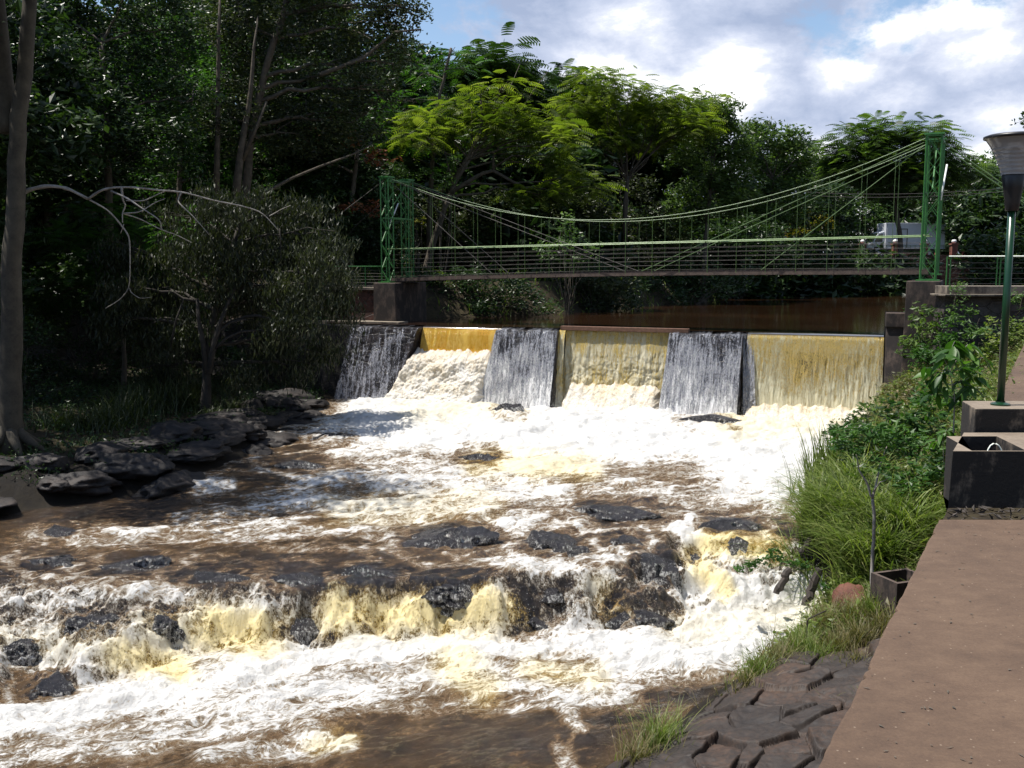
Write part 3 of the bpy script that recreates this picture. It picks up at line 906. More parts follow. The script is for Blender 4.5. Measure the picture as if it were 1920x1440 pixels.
dark = brush(PXn, PYn, [(0, 1068, 470, 1080, 34, 1, .9), (470, 1080, 930, 1092, 32, 1, .95), (1090, 962, 1300, 958, 28, 1, .9), (1330, 985, 1470, 985, 28, 1, .7), (120, 1170, 220, 1180, 26, 1, .8), (0, 960, 300, 950, 34, 1, .55), (850, 1410, 1050, 1390, 44, 1, .35), (560, 1050, 800, 1055, 26, 1, .5),  # bed rock near the brink; left patch is shade put into the colour
    (760, 1005, 930, 1015, 26, 1, .9), (980, 1015, 1090, 1030, 24, 1, .8), (1140, 1000, 1280, 1060, 34, 1, .8), (1130, 1130, 1280, 1160, 30, 1, .8), (960, 1130, 1060, 1150, 30, 1, .8), (560, 850, 700, 870, 24, 1, .6), (480, 870, 600, 860, 20, 1, .6), (860, 850, 940, 850, 18, 1, .7),
    (1180, 1330, 1300, 1290, 24, 1, .7), (1090, 1410, 1200, 1330, 26, 1, .6)])
foam = foam - 0.16 * dark * (foam < .9)
river = mesh_np('river_water', np.stack([RX, RY, z], -1).reshape(-1, 3), grid_faces(NV, NU)[:, ::1], M['river'],
                uv=np.stack([fa, fb_], -1).reshape(-1, 2), attrs={'dark': dark.ravel(), 'foam': foam.ravel(), 'amber': amber.ravel(), 'steep': steep.ravel()})
tag(river, 'brown river rapids and white foam below the dam', kind='structure')


def water_z(px, py):
    """world point of the river surface seen at a pixel (build-time lookup on the sheet)"""
    k = np.argmin((PX - px) ** 2 + (PY - py) ** 2)
    i, j = divmod(k, NU)
    return np.array([RX[i, j], RY[i, j], z[i, j]])


# outer river beyond the detailed sheet
def flat_sheet(name, poly, zz, m, label):
    me = bpy.data.meshes.new(name)
    me.from_pydata([(x, y, zz) for x, y in poly], [], [tuple(range(len(poly)))])
    me.materials.append(m)
    o = bpy.data.objects.new(name, me); COL.objects.link(o)
    return tag(o, label, kind='structure')


flat_sheet('reservoir_water', [tuple(dm(-1.5, -0.78, 0)[:2]), tuple(dm(DL + 0.6, -0.78, 0)[:2]), (15, 32.5), (34, 50), (66, 76), (66, 94.2), (26, 94.2), (10, 75), (0, 56), (-3, 47),
                               (-8, 43)], 2.80, M['pond'], 'calm brown water held above the dam')

# ------------------------------------------------------------------ boulders in the river
_ico = None


def ico(sub):
    import bmesh
    bm = bmesh.new(); bmesh.ops.create_icosphere(bm, subdivisions=sub, radius=1.0)
    v = np.array([p.co[:] for p in bm.verts]); f = np.array([[q.index for q in fc.verts] for fc in bm.faces])
    bm.free()
    return v, f


ICO5, ICO4, ICO3 = ico(5), ico(4), ico(3)


def rock(name, c, r, m, seed, rz=0.0, sub=4, rough=0.28, flat=0.0, facet=0.35):
    v0, f = {5: ICO5, 4: ICO4, 3: ICO3}[sub]
    v = v0.copy()
    n = fbm(v[:, 0] * 1.1 + seed, v[:, 1] * 1.1, v[:, 2] * 1.1 + seed * .37, 3)
    cellv = np.abs(fbm(v[:, 0] * 1.9 - seed, v[:, 1] * 1.9 + seed, v[:, 2] * 1.9, 3))
    v = v * (1 + rough * n - rough * 0.8 * cellv)[:, None]
    # chop with a few planes for the angular look
    rg = np.random.default_rng(int(seed * 97) + 5)
    for k in range(9):
        nn = rg.normal(size=3); nn[2] = abs(nn[2]) * 0.8; nn /= np.linalg.norm(nn)
        h = 0.72 + 0.22 * rg.random()
        d = v @ nn - h
        v -= np.where(d > 0, d, 0)[:, None] * nn * (0.5 + facet)
    v += (0.018 * fbm(v0[:, 0] * 9, v0[:, 1] * 9, v0[:, 2] * 9 + seed, 3))[:, None] * v0
    v = v * np.array(r)
    ca, sa = cos(rz), sin(rz)
    v = np.stack([v[:, 0] * ca - v[:, 1] * sa, v[:, 0] * sa + v[:, 1] * ca, v[:, 2]], 1)
    return mesh_np(name, v, f, m, loc=tuple(float(q) for q in c))


for i, (px, py, hw, hh, k, lb) in enumerate(ROCKS):
    p = water_z(px, py + hh * 0.3)
    dist = math.hypot(p[0], p[1])
    rw = hw * dist / F
    rd = min(rw * 0.85, max(0.28, hh * dist / F * 1.9))
    rh = max(0.16, hh * dist / F * 1.35)
    if hh < 18: rh *= 0.7
    if py > 1105: rh *= 0.8; rd *= .9
    rw *= 1.12
    o = rock('river_rock', (p[0], p[1] + rd * 0.3, p[2] - rh * (0.62 if py > 1040 else 0.45)), (rw, rd, rh * 1.15), M['rock_wet'], i * 3.7 + 1.3, rz=random.uniform(-.3, .3), sub=5, rough=.42, facet=.5)
    tag(o, lb, 'rock', 'black rocks in the river')

# ------------------------------------------------------------------ dam
dam = empty('dam', dm(0, 0, 0), 0, 'low dark stone dam across the river with battered pillars between its spillways', 'dam')
DORG = dm(0, 0, 0)
CREST = 2.74
S = {k: s_of_px(v) for k, v in dict(p0a=662, p0b=783, p1a=930, p1b=1046, p2a=1258, p2b=1397, end=1664, bl0=1047, bl1=1291).items()}
print('dam s', S, DL)


def dmv(s, n, z): return dm(s, n, z)


# solid wall behind the bays
mb = MB(DORG)
SL, SR = -6.5, S['end'] + 0.05
mb.hexa([dm(SL, 0.25, -2), dm(SR, 0.25, -2), dm(SR, -2.2, -2), dm(SL, -2.2, -2),
         dm(SL, -0.62, CREST - 0.04), dm(SR, -0.62, CREST - 0.04), dm(SR, -1.3, CREST - 0.04), dm(SL, -1.3, CREST - 0.04)])
mb.build('wall', M['stone_wet'], dam)
mb = MB(DORG)
mb.hexa([dm(SL, 0.65, -2), dm(S['p0a'] - .25, 0.65, -2), dm(S['p0a'] - .25, -0.6, -2), dm(SL, -0.6, -2),
         dm(SL, 0.0, CREST + .02), dm(S['p0a'] - 0.05, 0.0, CREST + .02), dm(S['p0a'] - .05, -0.9, CREST + .02), dm(SL, -0.9, CREST + .02)])
mb.build('wing_wall', M['stone_dark'], dam)
PIL = [('p0', S['p0a'], S['p0b'], -0.35, -0.95, 'mostly dark'), ('p1', S['p1a'], S['p1b'], -0.42, 0.0, ''), ('p2', S['p2a'], S['p2b'], -0.22, -0.02, '')]


def dentil_noise(v, amp, fr):
    return v + amp * np.stack([fbm(v[:, 0] * fr, v[:, 1] * fr, v[:, 2] * fr + k * 9, 3) for k in range(3)], 1)


def grid_patch(fn, nu, nv):
    uu, vv = np.meshgrid(np.linspace(0, 1, nu), np.linspace(0, 1, nv))
    P = fn(uu, vv)
    return P.reshape(-1, 3), grid_faces(nv, nu)[:, ::-1], uu, vv


def dmarr(s, n, z):
    return np.stack([D0[0] + DU[0] * s + DN[0] * n, D0[1] + DU[1] * s + DN[1] * n, z + 0 * s], -1)


for (nm, sa, sb, fl0, fl1, _) in PIL:
    parts_v = []; parts_f = []; c0 = 0
    sa_, sb_ = sa, sb

    def front(u, v):
        a = sa_ + fl0 * v; b = sb_ + fl1 * v
        return dmarr(a + (b - a) * u, 0.0 + 0.85 * v + 0.0 * u, CREST - 0.03 - (CREST + 0.6) * v)

    def rside(u, v):
        b = sb_ + fl1 * v
        return dmarr(b + 0 * u, (0.0 + 0.85 * v) * (1 - u) - 0.8 * u, CREST - 0.03 - (CREST + 0.6) * v)

    def lside(u, v):
        a = sa_ + fl0 * v
        return dmarr(a + 0 * u, (0.0 + 0.85 * v) * u - 0.8 * (1 - u), CREST - 0.03 - (CREST + 0.6) * v)

    def top(u, v):
        return dmarr(sa_ + (sb_ - sa_) * u, -0.8 * (1 - v) + 0 * u, CREST - 0.03 + 0 * u)
    for fn, nu, nv in ((front, 50, 60), (rside, 20, 60), (lside, 20, 60), (top, 50, 16)):
        P, f, _, _ = grid_patch(fn, nu, nv)
        P = dentil_noise(P, 0.035, 3.0)
        parts_v.append(P - DORG); parts_f.append(f + c0); c0 += len(P)
    mesh_np('pillar', np.concatenate(parts_v), np.concatenate(parts_f), M['stone_wet'], dam)

# end abutment with capping block, and the loose beam lying on the crest
mb = MB(DORG)
mb.hexa([dm(SR, 1.1, -1.5), dm(SR + .55, 1.1, -1.5), dm(SR + .55, -1.6, -1.5), dm(SR, -1.6, -1.5),
         dm(SR, -0.1, CREST + .35), dm(SR + .55, -0.1, CREST + .35), dm(SR + .55, -1.6, CREST + .35), dm(SR, -1.6, CREST + .35)])
mb.build('end_wall', M['concrete_pier'], dam, bevel=0.02)
mb = MB(DORG)
mb.hexa([dm(SR - .03, 0.02, CREST + .352), dm(SR + .78, 0.02, CREST + .352), dm(SR + .78, -0.9, CREST + .352), dm(SR - .03, -0.9, CREST + .352),
         dm(SR - .03, 0.02, CREST + .82), dm(SR + .78, 0.02, CREST + .82), dm(SR + .78, -0.9, CREST + .82), dm(SR - .03, -0.9, CREST + .82)])
mb.build('end_block', M['concrete_pier'], dam, bevel=0.03)

bm_ = MB(dm(S['bl0'], -0.5, CREST))
bm_.obox((dm(S['bl0'], -0.45, CREST + .085) + dm(S['bl1'], -0.45, CREST + .07)) / 2, (dm(S['bl1'], -0.45, CREST + .07) - dm(S['bl0'], -0.45, CREST + .085)) / 2,
         DN_ if False else np.array([DN[0], DN[1], 0]) * 0.13, (0, 0, 0.075))
bo = bm_.build('crest_beam', M['steel_rust'], bevel=0.012, loc=dm(S['bl0'], -0.5, CREST))
tag(bo, 'long rusty brown beam lying on the crest over the middle spillway', 'beam')


# ------------------------------------------------------------------ water over the dam
def sheet(name, sa, sb, fla, flb, prof, m, label, amp=0.03, nu=260, nv=150, seed=0, chunky=0.0, ztop=None):
    """prof: list of (n, z) down the fall"""
    pr = np.array(prof, float)
    seg = np.concatenate([[0], np.cumsum(np.hypot(*(pr[1:] - pr[:-1]).T))]); tot = seg[-1]
    vv = np.linspace(0, 1, nv); arc = vv * tot
    n_ = np.interp(arc, seg, pr[:, 0]); z_ = np.interp(arc, seg, pr[:, 1])
    for _ in range(3):   # round the corners
        n_[1:-1] = (n_[:-2] + n_[1:-1] * 2 + n_[2:]) / 4; z_[1:-1] = (z_[:-2] + z_[1:-1] * 2 + z_[2:]) / 4
    down = np.clip((CREST - z_) / CREST, 0, 1)
    u = np.linspace(0, 1, nu)
    Aa = sa + fla * down; Bb = sb + flb * down
    Sg = Aa[:, None] + (Bb - Aa)[:, None] * u[None, :]
    st = amp * fbm(Sg * 5.0, arc[:, None] * 0.7, seed, 4) * sstep(0.0, 0.35, down)[:, None]
    st = st + 0.4 * amp * fbm(Sg * 19.0, arc[:, None] * 3.0, seed + 3, 2) * sstep(0.0, 0.35, down)[:, None]
    st = st + chunky * np.abs(fbm(Sg * 2.2, arc[:, None] * 2.2, seed + 9, 4)) * sstep(0.15, 0.6, down)[:, None]
    Pn = n_[:, None] + st
    P = dmarr(Sg, Pn, z_[:, None] + 0 * Sg)
    uv = np.stack([Sg, np.broadcast_to(arc[:, None], Sg.shape)], -1)
    o = mesh_np(name, P.reshape(-1, 3), grid_faces(nv, nu)[:, ::-1], m, uv=uv.reshape(-1, 2))
    return tag(o, label, kind='structure')


C = CREST
# glassy lip that carries the pond over the crest
sheet('waterfall', S['p0a'] - .1, S['p0b'], -0.35, -0.8, [(-0.85, C + .05), (-.3, C + .035), (0.02, C), (0.14, C - .2), (0.95, -0.2)], M['veil_thin'],
      'thin shaded veil of water over the left pillar of the dam', amp=0.03, seed=1)
sheet('waterfall', S['p0b'] - .02, S['p1a'] + .05, -0.0, 0.0, [(-0.85, C + .06), (-.62, C + .05), (-.5, C + .0), (-.36, C - .25), (-0.15, C - .9), (0.35, 1.3)], M['amber_glass'],
      'smooth glowing amber sheet at the top of the left spillway', amp=0.02, seed=2)
sheet('waterfall', S['p1a'], S['p1b'], -0.40, -0.02, [(-0.85, C + .05), (-.3, C + .035), (0.04, C), (0.13, C - .2), (0.95, -0.2)], M['veil'],
      'white veil of water over the middle pillar of the dam', amp=0.04, seed=3)
sheet('waterfall', S['p1b'] + .20, S['p2a'], -0.02, -0.22, [(-0.85, C + .06), (-.62, C + .05), (-.52, C + .0), (-.42, C - .3), (-0.25, 1.6), (0.15, -0.2)], M['amber_fall'],
      'yellow curtain of water down the middle spillway', amp=0.05, seed=4, chunky=0.12)
sheet('waterfall', S['p2a'], S['p2b'] - .02, -0.20, -0.04, [(-0.85, C + .05), (-.3, C + .035), (0.04, C), (0.13, C - .2), (0.95, -0.2)], M['veil'],
      'broad white veil of water over the wide right pillar of the dam', amp=0.04, seed=5)
sheet('waterfall', S['p2b'] + .12, S['end'], 0.1, 0.0, [(-0.9, C + .07), (-.62, C + .055), (-.35, C + .02), (-.22, C - .10), (-.12, C - .5), (0.05, 1.2), (0.35, -0.2)], M['amber_gap'],
      'tall amber curtain with dark gaps down the right spillway', amp=0.035, seed=6)

# spouts running down beside the pillars
sheet('waterfall', S['p1b'] - .02, S['p1b'] + .22, -0.02, 0.05, [(-0.8, C + .05), (-.3, C + .0), (-.12, C - .3), (0.10, 1.2), (0.3, -0.2)], M['amber_fall'],
      'narrow spout down the right flank of the middle pillar', amp=0.05, nu=40, seed=7, chunky=.1)
sheet('waterfall', S['p2b'] - .02, S['p2b'] + .32, 0.12, 0.22, [(-0.8, C + .05), (-.3, C + .0), (-.12, C - .3), (0.15, 1.2), (0.35, -0.2)], M['veil'],
      'narrow spout down the right flank of the wide pillar', amp=0.06, nu=60, seed=8, chunky=.08)


# billowing white water where the left spillway bursts on its apron, and at the foot of every fall
def billow_mat():
    m, nt = mat('billowing_foam')
    ob = nt.n('ShaderNodeTexCoord').outputs['Object']
    am = nt.n('ShaderNodeAttribute', attribute_name='amber').outputs['Fac']
    a = nt.noise(mapscale(nt, ob, (1, 1, .6)), 5.0, 8, 0.72, .4)
    b = nt.noise(mapscale(nt, ob, (1, 1, .6)), 22.0, 5, 0.75)
    s = nt.math('ADD', nt.math('MULTIPLY', a, 0.55), nt.math('MULTIPLY', b, 0.45))
    c1 = nt.mix(am, (0.74, 0.69, 0.60), (0.62, 0.45, 0.20))
    c2 = nt.mix(am, (0.93, 0.92, 0.90), (0.88, 0.78, 0.58))
    c = nt.mix(nt.smooth(s, 0.40, 0.56), c1, c2)
    nrm = nt.bump(s, 0.9, 0.08)
    p = principled(nt, c, 0.55, nrm)
    tr = nt.n('ShaderNodeBsdfTranslucent', {'Color': c}).outputs[0]
    finish(nt, nt.n('ShaderNodeMixShader', {0: 0.3, 1: p, 2: tr}).outputs[0])
    return m


M['billow'] = billow_mat()


def billow(sa, sb, prof, label, amp=0.25, amb=0.6, seed=0, nu=220, nv=130, edge=0.25, fla=0, flb=0):
    pr = np.array(prof, float)
    seg = np.concatenate([[0], np.cumsum(np.hypot(*(pr[1:] - pr[:-1]).T))]); tot = seg[-1]
    vv = np.linspace(0, 1, nv); arc = vv * tot
    n_ = np.interp(arc, seg, pr[:, 0]); z_ = np.interp(arc, seg, pr[:, 1])
    for _ in range(12):
        n_[1:-1] = (n_[:-2] + n_[1:-1] * 2 + n_[2:]) / 4; z_[1:-1] = (z_[:-2] + z_[1:-1] * 2 + z_[2:]) / 4
    u = np.linspace(0, 1, nu)
    down = vv
    Sg = (sa + fla * down)[:, None] + ((sb + flb * down) - (sa + fla * down))[:, None] * u[None, :]
    A = arc[:, None] + 0 * Sg
    b = 0.38 + 0.42 * fbm(Sg * 1.3, A * 1.3, seed, 6, 0.62)
    topw = sstep(0.0, 0.22, vv)[:, None]
    sidew = sstep(0, edge, np.minimum(u, 1 - u) * (sb - sa))[None, :]
    push = amp * (b * 1.6 - 0.1) * topw
    nn = n_[:, None] + push - (1 - sidew) * 0.5 - (1 - topw) * 0.12
    zz_ = z_[:, None] + 0.6 * push + 0.12 * fbm(Sg * 3, 0 * A, seed, 3) * (1 - vv)[:, None]
    P = dmarr(Sg, nn, 0) ; P[..., 2] = zz_
    am = np.clip(amb * (1 - vv[:, None] * 1.1) + 0.3 * fbm(Sg * .9, A * .9, seed + 5, 3), 0, 1)
    o = mesh_np('waterfall', P.reshape(-1, 3), grid_faces(nv, nu)[:, ::-1], M['billow'], attrs={'amber': am.ravel()})
    return tag(o, label, kind='structure')


billow(S['p0b'] - .35, S['p1a'] + .12, [(-0.1, 1.95), (0.30, 1.5), (0.75, 0.7), (1.4, 0.1), (2.2, -0.25)], 'white water bursting out halfway down the left spillway', 0.20, 0.55, 3, fla=-.9, flb=-.45)
billow(S['p1b'] + .35, S['p2a'] - .2, [(-0.05, 0.95), (0.30, 0.55), (0.9, 0.15), (1.6, -0.25)], 'boiling foam at the foot of the middle spillway', 0.12, 0.75, 5)
billow(S['p2b'] + .2, S['end'] + .1, [(0.05, 0.55), (0.45, 0.25), (1.0, 0.05), (1.7, -0.25)], 'boiling foam at the foot of the right spillway', 0.10, 0.95, 6)
# ------------------------------------------------------------------ suspension footbridge
BL = np.array([-4.72, 41.0]); BR = np.array([13.60, 32.25])
BLEN = np.linalg.norm(BR - BL); BU = (BR - BL) / BLEN; BN = np.array([BU[1], -BU[0]])
BORG = np.array([BL[0], BL[1], 4.6])
HW = 0.60


def bp(t, n, z):
    p = BL + (BR - BL) * t + BN * n
    return np.array([p[0], p[1], z])


bridge = empty('footbridge', BORG, 0, 'green painted suspension footbridge with two lattice towers crossing behind the dam', 'footbridge')


def dz(t):   # deck level: slightly cambered
    return 4.60 + 0.36 * t + 0.10 * math.sin(pi * t)


def rz_(t):
    return np.interp(t, [0, .5, 1], [5.76, 5.90, 6.04])


ts = np.linspace(0, 1, 41)
mb = MB(BORG)
for a, b in zip(ts[:-1], ts[1:]):
    pa, pb = bp(a, 0, dz(a)), bp(b, 0, dz(b))
    for k in range(4):
        t0 = a + (b - a) * (k / 4 + .01); t1 = a + (b - a) * ((k + 1) / 4 - .01)
        q0, q1 = bp(t0, 0, dz(t0)), bp(t1, 0, dz(t1))
        N3 = np.array([BN[0], BN[1], 0])
        mb.hexa([q0 - N3 * HW - (0, 0, .04), q1 - N3 * HW - (0, 0, .04), q1 + N3 * HW - (0, 0, .04), q0 + N3 * HW - (0, 0, .04),
                 q0 - N3 * HW, q1 - N3 * HW, q1 + N3 * HW, q0 + N3 * HW][::1])
mb.build('deck', M['deck'], bridge)
for sgn in (1, -1):
    mb = MB(BORG)
    for a, b in zip(ts[:-1], ts[1:]):
        mb.bar(bp(a, sgn * (HW + .03), dz(a) - .10), bp(b, sgn * (HW + .03), dz(b) - .10), 0.05, 0.13)
    mb.build('edge_beam', M['deck'], bridge)
mb = MB(BORG)
for t in np.linspace(0.02, 0.98, 24):
    mb.bar(bp(t, HW, dz(t) - .14), bp(t, -HW, dz(t) - .14), 0.06, 0.08)
mb.build('cross_beams', M['steel_rust'], bridge)


def lattice_tower(t, z0n, z0f, ztop, msz, n_pan, lampside):
    tw = empty('tower', (0, 0, 0)); tw.parent = bridge
    mats = M['green_paint']
    for sgn, z0 in ((1, z0n), (-1, z0f)):
        c = bp(t, sgn * (HW + 0.17), z0)
        B3 = np.array([BU[0], BU[1], 0]) * msz / 2; N3 = np.array([BN[0], BN[1], 0]) * msz / 2
        cor = [c - B3 - N3, c + B3 - N3, c + B3 + N3, c - B3 + N3]
        H = ztop - z0
        mb = MB(BORG)
        for q in cor:
            mb.bar(q, q + (0, 0, H), 0.048, 0.048, up=(1, 0, 0))
        zs = np.linspace(0, H, n_pan + 1)
        for k in range(4):
            a, b = cor[k], cor[(k + 1) % 4]
            for i in range(n_pan):
                p, q = (a, b) if (i + k) % 2 == 0 else (b, a)
                mb.bar(p + (0, 0, zs[i]), q + (0, 0, zs[i + 1]), 0.026, 0.016)
        for zz_ in (0.02, H - .02):
            for k in range(4):
                mb.bar(cor[k] + (0, 0, zz_), cor[(k + 1) % 4] + (0, 0, zz_), 0.055, 0.05)
        mb.obox(c + (0, 0, H + .03), B3 * 1.35, N3 * 1.35, (0, 0, .025))
        mb.obox(c + (0, 0, 0), B3 * 1.6, N3 * 1.6, (0, 0, .02))
        mb.build('lattice_mast', mats, tw)
    mb = MB(BORG)
    zb = max(z0n, z0f)
    for fz in (0.98, 0.60):
        z_ = zb + (ztop - zb) * fz
        for e in (-1, 1):
            o3 = np.array([BU[0], BU[1], 0]) * e * msz / 2
            mb.bar(bp(t, HW + .2, z_) + o3, bp(t, -HW - .2, z_) + o3, 0.05, 0.06)
    mb.bar(bp(t, HW + .2, zb + (ztop - zb) * .98), bp(t, -HW - .2, zb + (ztop - zb) * .62), 0.035, 0.035)
    mb.bar(bp(t, -HW - .2, zb + (ztop - zb) * .98), bp(t, HW + .2, zb + (ztop - zb) * .62), 0.035, 0.035)
    mb.build('portal_brace', mats, tw)
    mb = MB(BORG)
    zl = zb + (ztop - zb) * .50
    o3 = np.array([BU[0], BU[1], 0]) * lampside * (msz / 2 + .05)
    if lampside < 0:
        mb.tube([bp(t, 0.35, zl) + o3 * 1.0, bp(t, -.45, zl + 1.05) + o3 * 1.0], 0.03, 8)
    else:
        mb.tube([bp(t, 0.2, zl + .2) + o3 * .9, bp(t, -.25, zl + 1.35) + o3 * 1.3], 0.03, 8)
    mb.build('tube_lamp', M['white_tube'], tw, smooth=True)
    return tw


lattice_tower(0.0, 4.42, 4.62, 8.60, 0.36, 8, -1)
lattice_tower(1.0, 4.62, 4.80, 9.14, 0.44, 7, 1)
# main cables, hangers, rails, wires, stays
cab = np.polyfit([0.012, 0.4617, 0.985], [8.55, 6.74, 9.05], 2)
tt = np.linspace(0.0, 1.0, 60)
for sgn in (1, -1):
    off = sgn * (HW + .18)
    MB_ = MB(BORG); MB_.tube([bp(t, off, np.polyval(cab, t)) for t in tt], 0.017, 6); MB_.build('main_cable', M['cable_green'], bridge, smooth=True)
    for t in np.linspace(0.055, 0.945, 19):
        MB_ = MB(BORG); MB_.tube([bp(t, off, np.polyval(cab, t)), bp(t, off * .98, dz(t) - .1)], 0.008, 5)
        MB_.build('hanger_rod', M['cable_green'], bridge)
    MB_ = MB(BORG); MB_.tube([bp(t, off * .98, rz_(t)) for t in tt], 0.019, 6); MB_.build('handrail', M['rail_pale'], bridge, smooth=True)
    for k in range(6):
        MB_ = MB(BORG)
        MB_.tube([bp(t, off * .97, dz(t) + 0.04 + (rz_(t) - dz(t)) * k / 6.6) for t in tt], 0.0050, 4)
        MB_.build('rail_wire', M['wire'], bridge)
    for (t0, z0, t1) in ((0.01, 8.4, 0.235), (0.01, 8.5, 0.50), (0.985, 8.95, 0.53), (0.985, 8.85, 0.74)):
        if sgn < 0 and t1 == 0.74: continue
        MB_ = MB(BORG); MB_.tube([bp(t0, off * .9, z0), bp(t1, off * .96, dz(t1))], 0.013, 5); MB_.build('stay_cable', M['wire'] if t0 < .5 else M['cable_green'], bridge)
    # back stays
    MB_ = MB(BORG); MB_.tube([bp(0, off, 8.58), bp(-.13, off * 1.3, 6.9), bp(-.26, off * 1.5, 4.6)], 0.013, 5); MB_.build('back_stay', M['wire'], bridge)
    MB_ = MB(BORG); MB_.tube([bp(1, off, 9.1), bp(1.3, off, 4.4)], 0.02, 5); MB_.build('back_stay', M['cable_green'], bridge)

# piers of the bridge
for (t, zt, zb, lb, w_) in ((0.005, 4.40, 1.6, 'dark concrete pier under the left tower of the footbridge', .52), (0.995, 4.60, 1.6, 'brown stained concrete pier under the right tower of the footbridge', .50)):
    o = bp(t, 0, zb)
    mb = MB(o)
    B3 = np.array([BU[0], BU[1], 0]) * w_; N3 = np.array([BN[0], BN[1], 0]) * (HW + .62)
    mb.hexa([o - B3 * 1.08 - N3, o + B3 * 1.08 - N3, o + B3 * 1.08 + N3, o - B3 * 1.08 + N3] + [q + np.array([0, 0, zt - zb]) for q in (o - B3 - N3, o + B3 - N3, o + B3 + N3, o - B3 + N3)])
    tag(mb.build('bridge_pier', M['concrete_pier'], bevel=0.03, loc=o), lb, 'pier')

# ------------------------------------------------------------------ railings on the banks
def railing(name, pts, h, n_w, post_gap, mrail, mpost, label, twin=False, wr=0.022):
    org = np.array(pts[0], float)
    r = empty(name, org, 0, label, 'railing')
    P = [np.array(p, float) for p in pts]
    mb = MB(org); mb.tube([p + (0, 0, h) for p in P], wr, 6); mb.build('top_rail', mrail, r, smooth=True)
    for k in range(n_w):
        mb = MB(org); mb.tube([p + (0, 0, 0.06 + (h - .1) * (k / n_w)) for p in P], 0.008, 4); mb.build('wire', M['wire'], r)
    for a, b in zip(P[:-1], P[1:]):
        L = np.linalg.norm(b - a); n = max(1, int(round(L / post_gap)))
        for i in range(n):
            q = a + (b - a) * i / n
            for e in ((-.05, .05) if twin else (0,)):
                qq = q + (b - a) / L * e
                mb = MB(org); mb.bar(qq, qq + (0, 0, h), 0.03, 0.03, up=(1, 0, 0)); mb.build('post', mpost, r)
    return r


ra = atZ(1777, 533, 4.5)
RY0 = 29.9
xa = atY(1777, 533, RY0)[0]
railing('metal_railing', [(xa, RY0, 4.48), (xa + 9, RY0 - .15, 4.48)], 0.88, 5, 1.42, M['white_paint'], M['green_paint'],
        'white topped green railing on the stone wall right of the bridge', twin=True)
railing('metal_railing', [(-5.1, 40.3, 4.22), (-7.8, 40.75, 4.22), (-12, 42.5, 4.25)], 0.84, 6, 1.0, M['green_paint'], M['green_paint'],
        'green wire railing on the left bank beside the left tower')

# right retaining wall with ledges
o = np.array([13.1, 29.6, 1.5])
wall = empty('retaining_wall', o, 0, 'dark rubble stone retaining wall below the white railing', 'wall')
mb = MB(o); mb.hexa([(12.9, 29.7, 1.0), (24, 29.4, 1.0), (24, 30.6, 1.0), (12.9, 30.6, 1.0), (13.15, 29.95, 4.17), (24, 29.65, 4.17), (24, 30.6, 4.17), (13.15, 30.6, 4.17)])
mb.build('stone_face', M['stone_wall'], wall)
mb = MB(o); mb.hexa([(12.95, 29.5, 4.172), (24, 29.3, 4.172), (24, 30.6, 4.172), (12.95, 30.6, 4.172), (12.95, 29.5, 4.23), (24, 29.3, 4.23), (24, 30.6, 4.23), (12.95, 30.6, 4.23)])
mb.build('lower_ledge', M['concrete_ledge'], wall, bevel=0.01)
mb = MB(o); mb.hexa([(13.1, 29.75, 4.232), (24, 29.6, 4.232), (24, 30.6, 4.232), (13.1, 30.6, 4.232), (13.1, 29.75, 4.47), (24, 29.6, 4.47), (24, 30.6, 4.47), (13.1, 30.6, 4.47)])
mb.build('kerb_beam', M['concrete_ledge'], wall, bevel=0.012)

# left abutment: reddish wall with a ledge
o = np.array([-6, 40.5, 1.5])
lw = empty('abutment_wall', o, 0, 'dark reddish masonry wall under the green railing on the left bank', 'wall')
mb = MB(o); mb.hexa([(-13, 42.4, 1.5), (-5.0, 40.1, 1.5), (-4.9, 41.4, 1.5), (-13, 44, 1.5), (-13, 42.5, 4.1), (-5.0, 40.2, 4.1), (-4.9, 41.4, 4.1), (-13, 44, 4.1)])
mb.build('wall_face', M['stone_red'], lw)
mb = MB(o); mb.hexa([(-13, 42.3, 4.102), (-5.0, 40.05, 4.102), (-4.9, 41.4, 4.102), (-13, 44, 4.102), (-13, 42.3, 4.21), (-5.0, 40.05, 4.21), (-4.9, 41.4, 4.21), (-13, 44, 4.21)])
mb.build('coping', M['concrete_ledge'], lw, bevel=0.01)
mb = MB(o); mb.hexa([dm(-6.4, -1.3, 1.5), dm(1.4, -1.3, 1.5), dm(1.4, -2.2, 1.5), dm(-6.4, -2.2, 1.5), dm(-6.4, -1.3, 2.86), dm(1.4, -1.3, 2.86), dm(1.4, -2.2, 2.86), dm(-6.4, -2.2, 2.86)])
mb.build('lower_ledge', M['concrete_ledge'], lw, bevel=0.01)

# ------------------------------------------------------------------ walkway, chamber and lamp plinth
def slabpoly(name, pts, z0, z1, m, label=None, kind=None, cat=None, bevel=0.012, parent=None):
    o = np.array([pts[0][0], pts[0][1], z0]); n = len(pts)
    mb = MB(o)
    mb.add([(x, y, z0) for x, y in pts] + [(x, y, z1) for x, y in pts],
           [tuple(range(n))[::-1], tuple(range(n, 2 * n))] + [(i, (i + 1) % n, n + (i + 1) % n, n + i) for i in range(n)])
    ob = mb.build(name, m, parent, bevel=bevel, loc=o if parent is None else None)
    if parent is None: tag(ob, label, cat, kind=kind)
    return ob


def Ee(y): return float(E_(y))


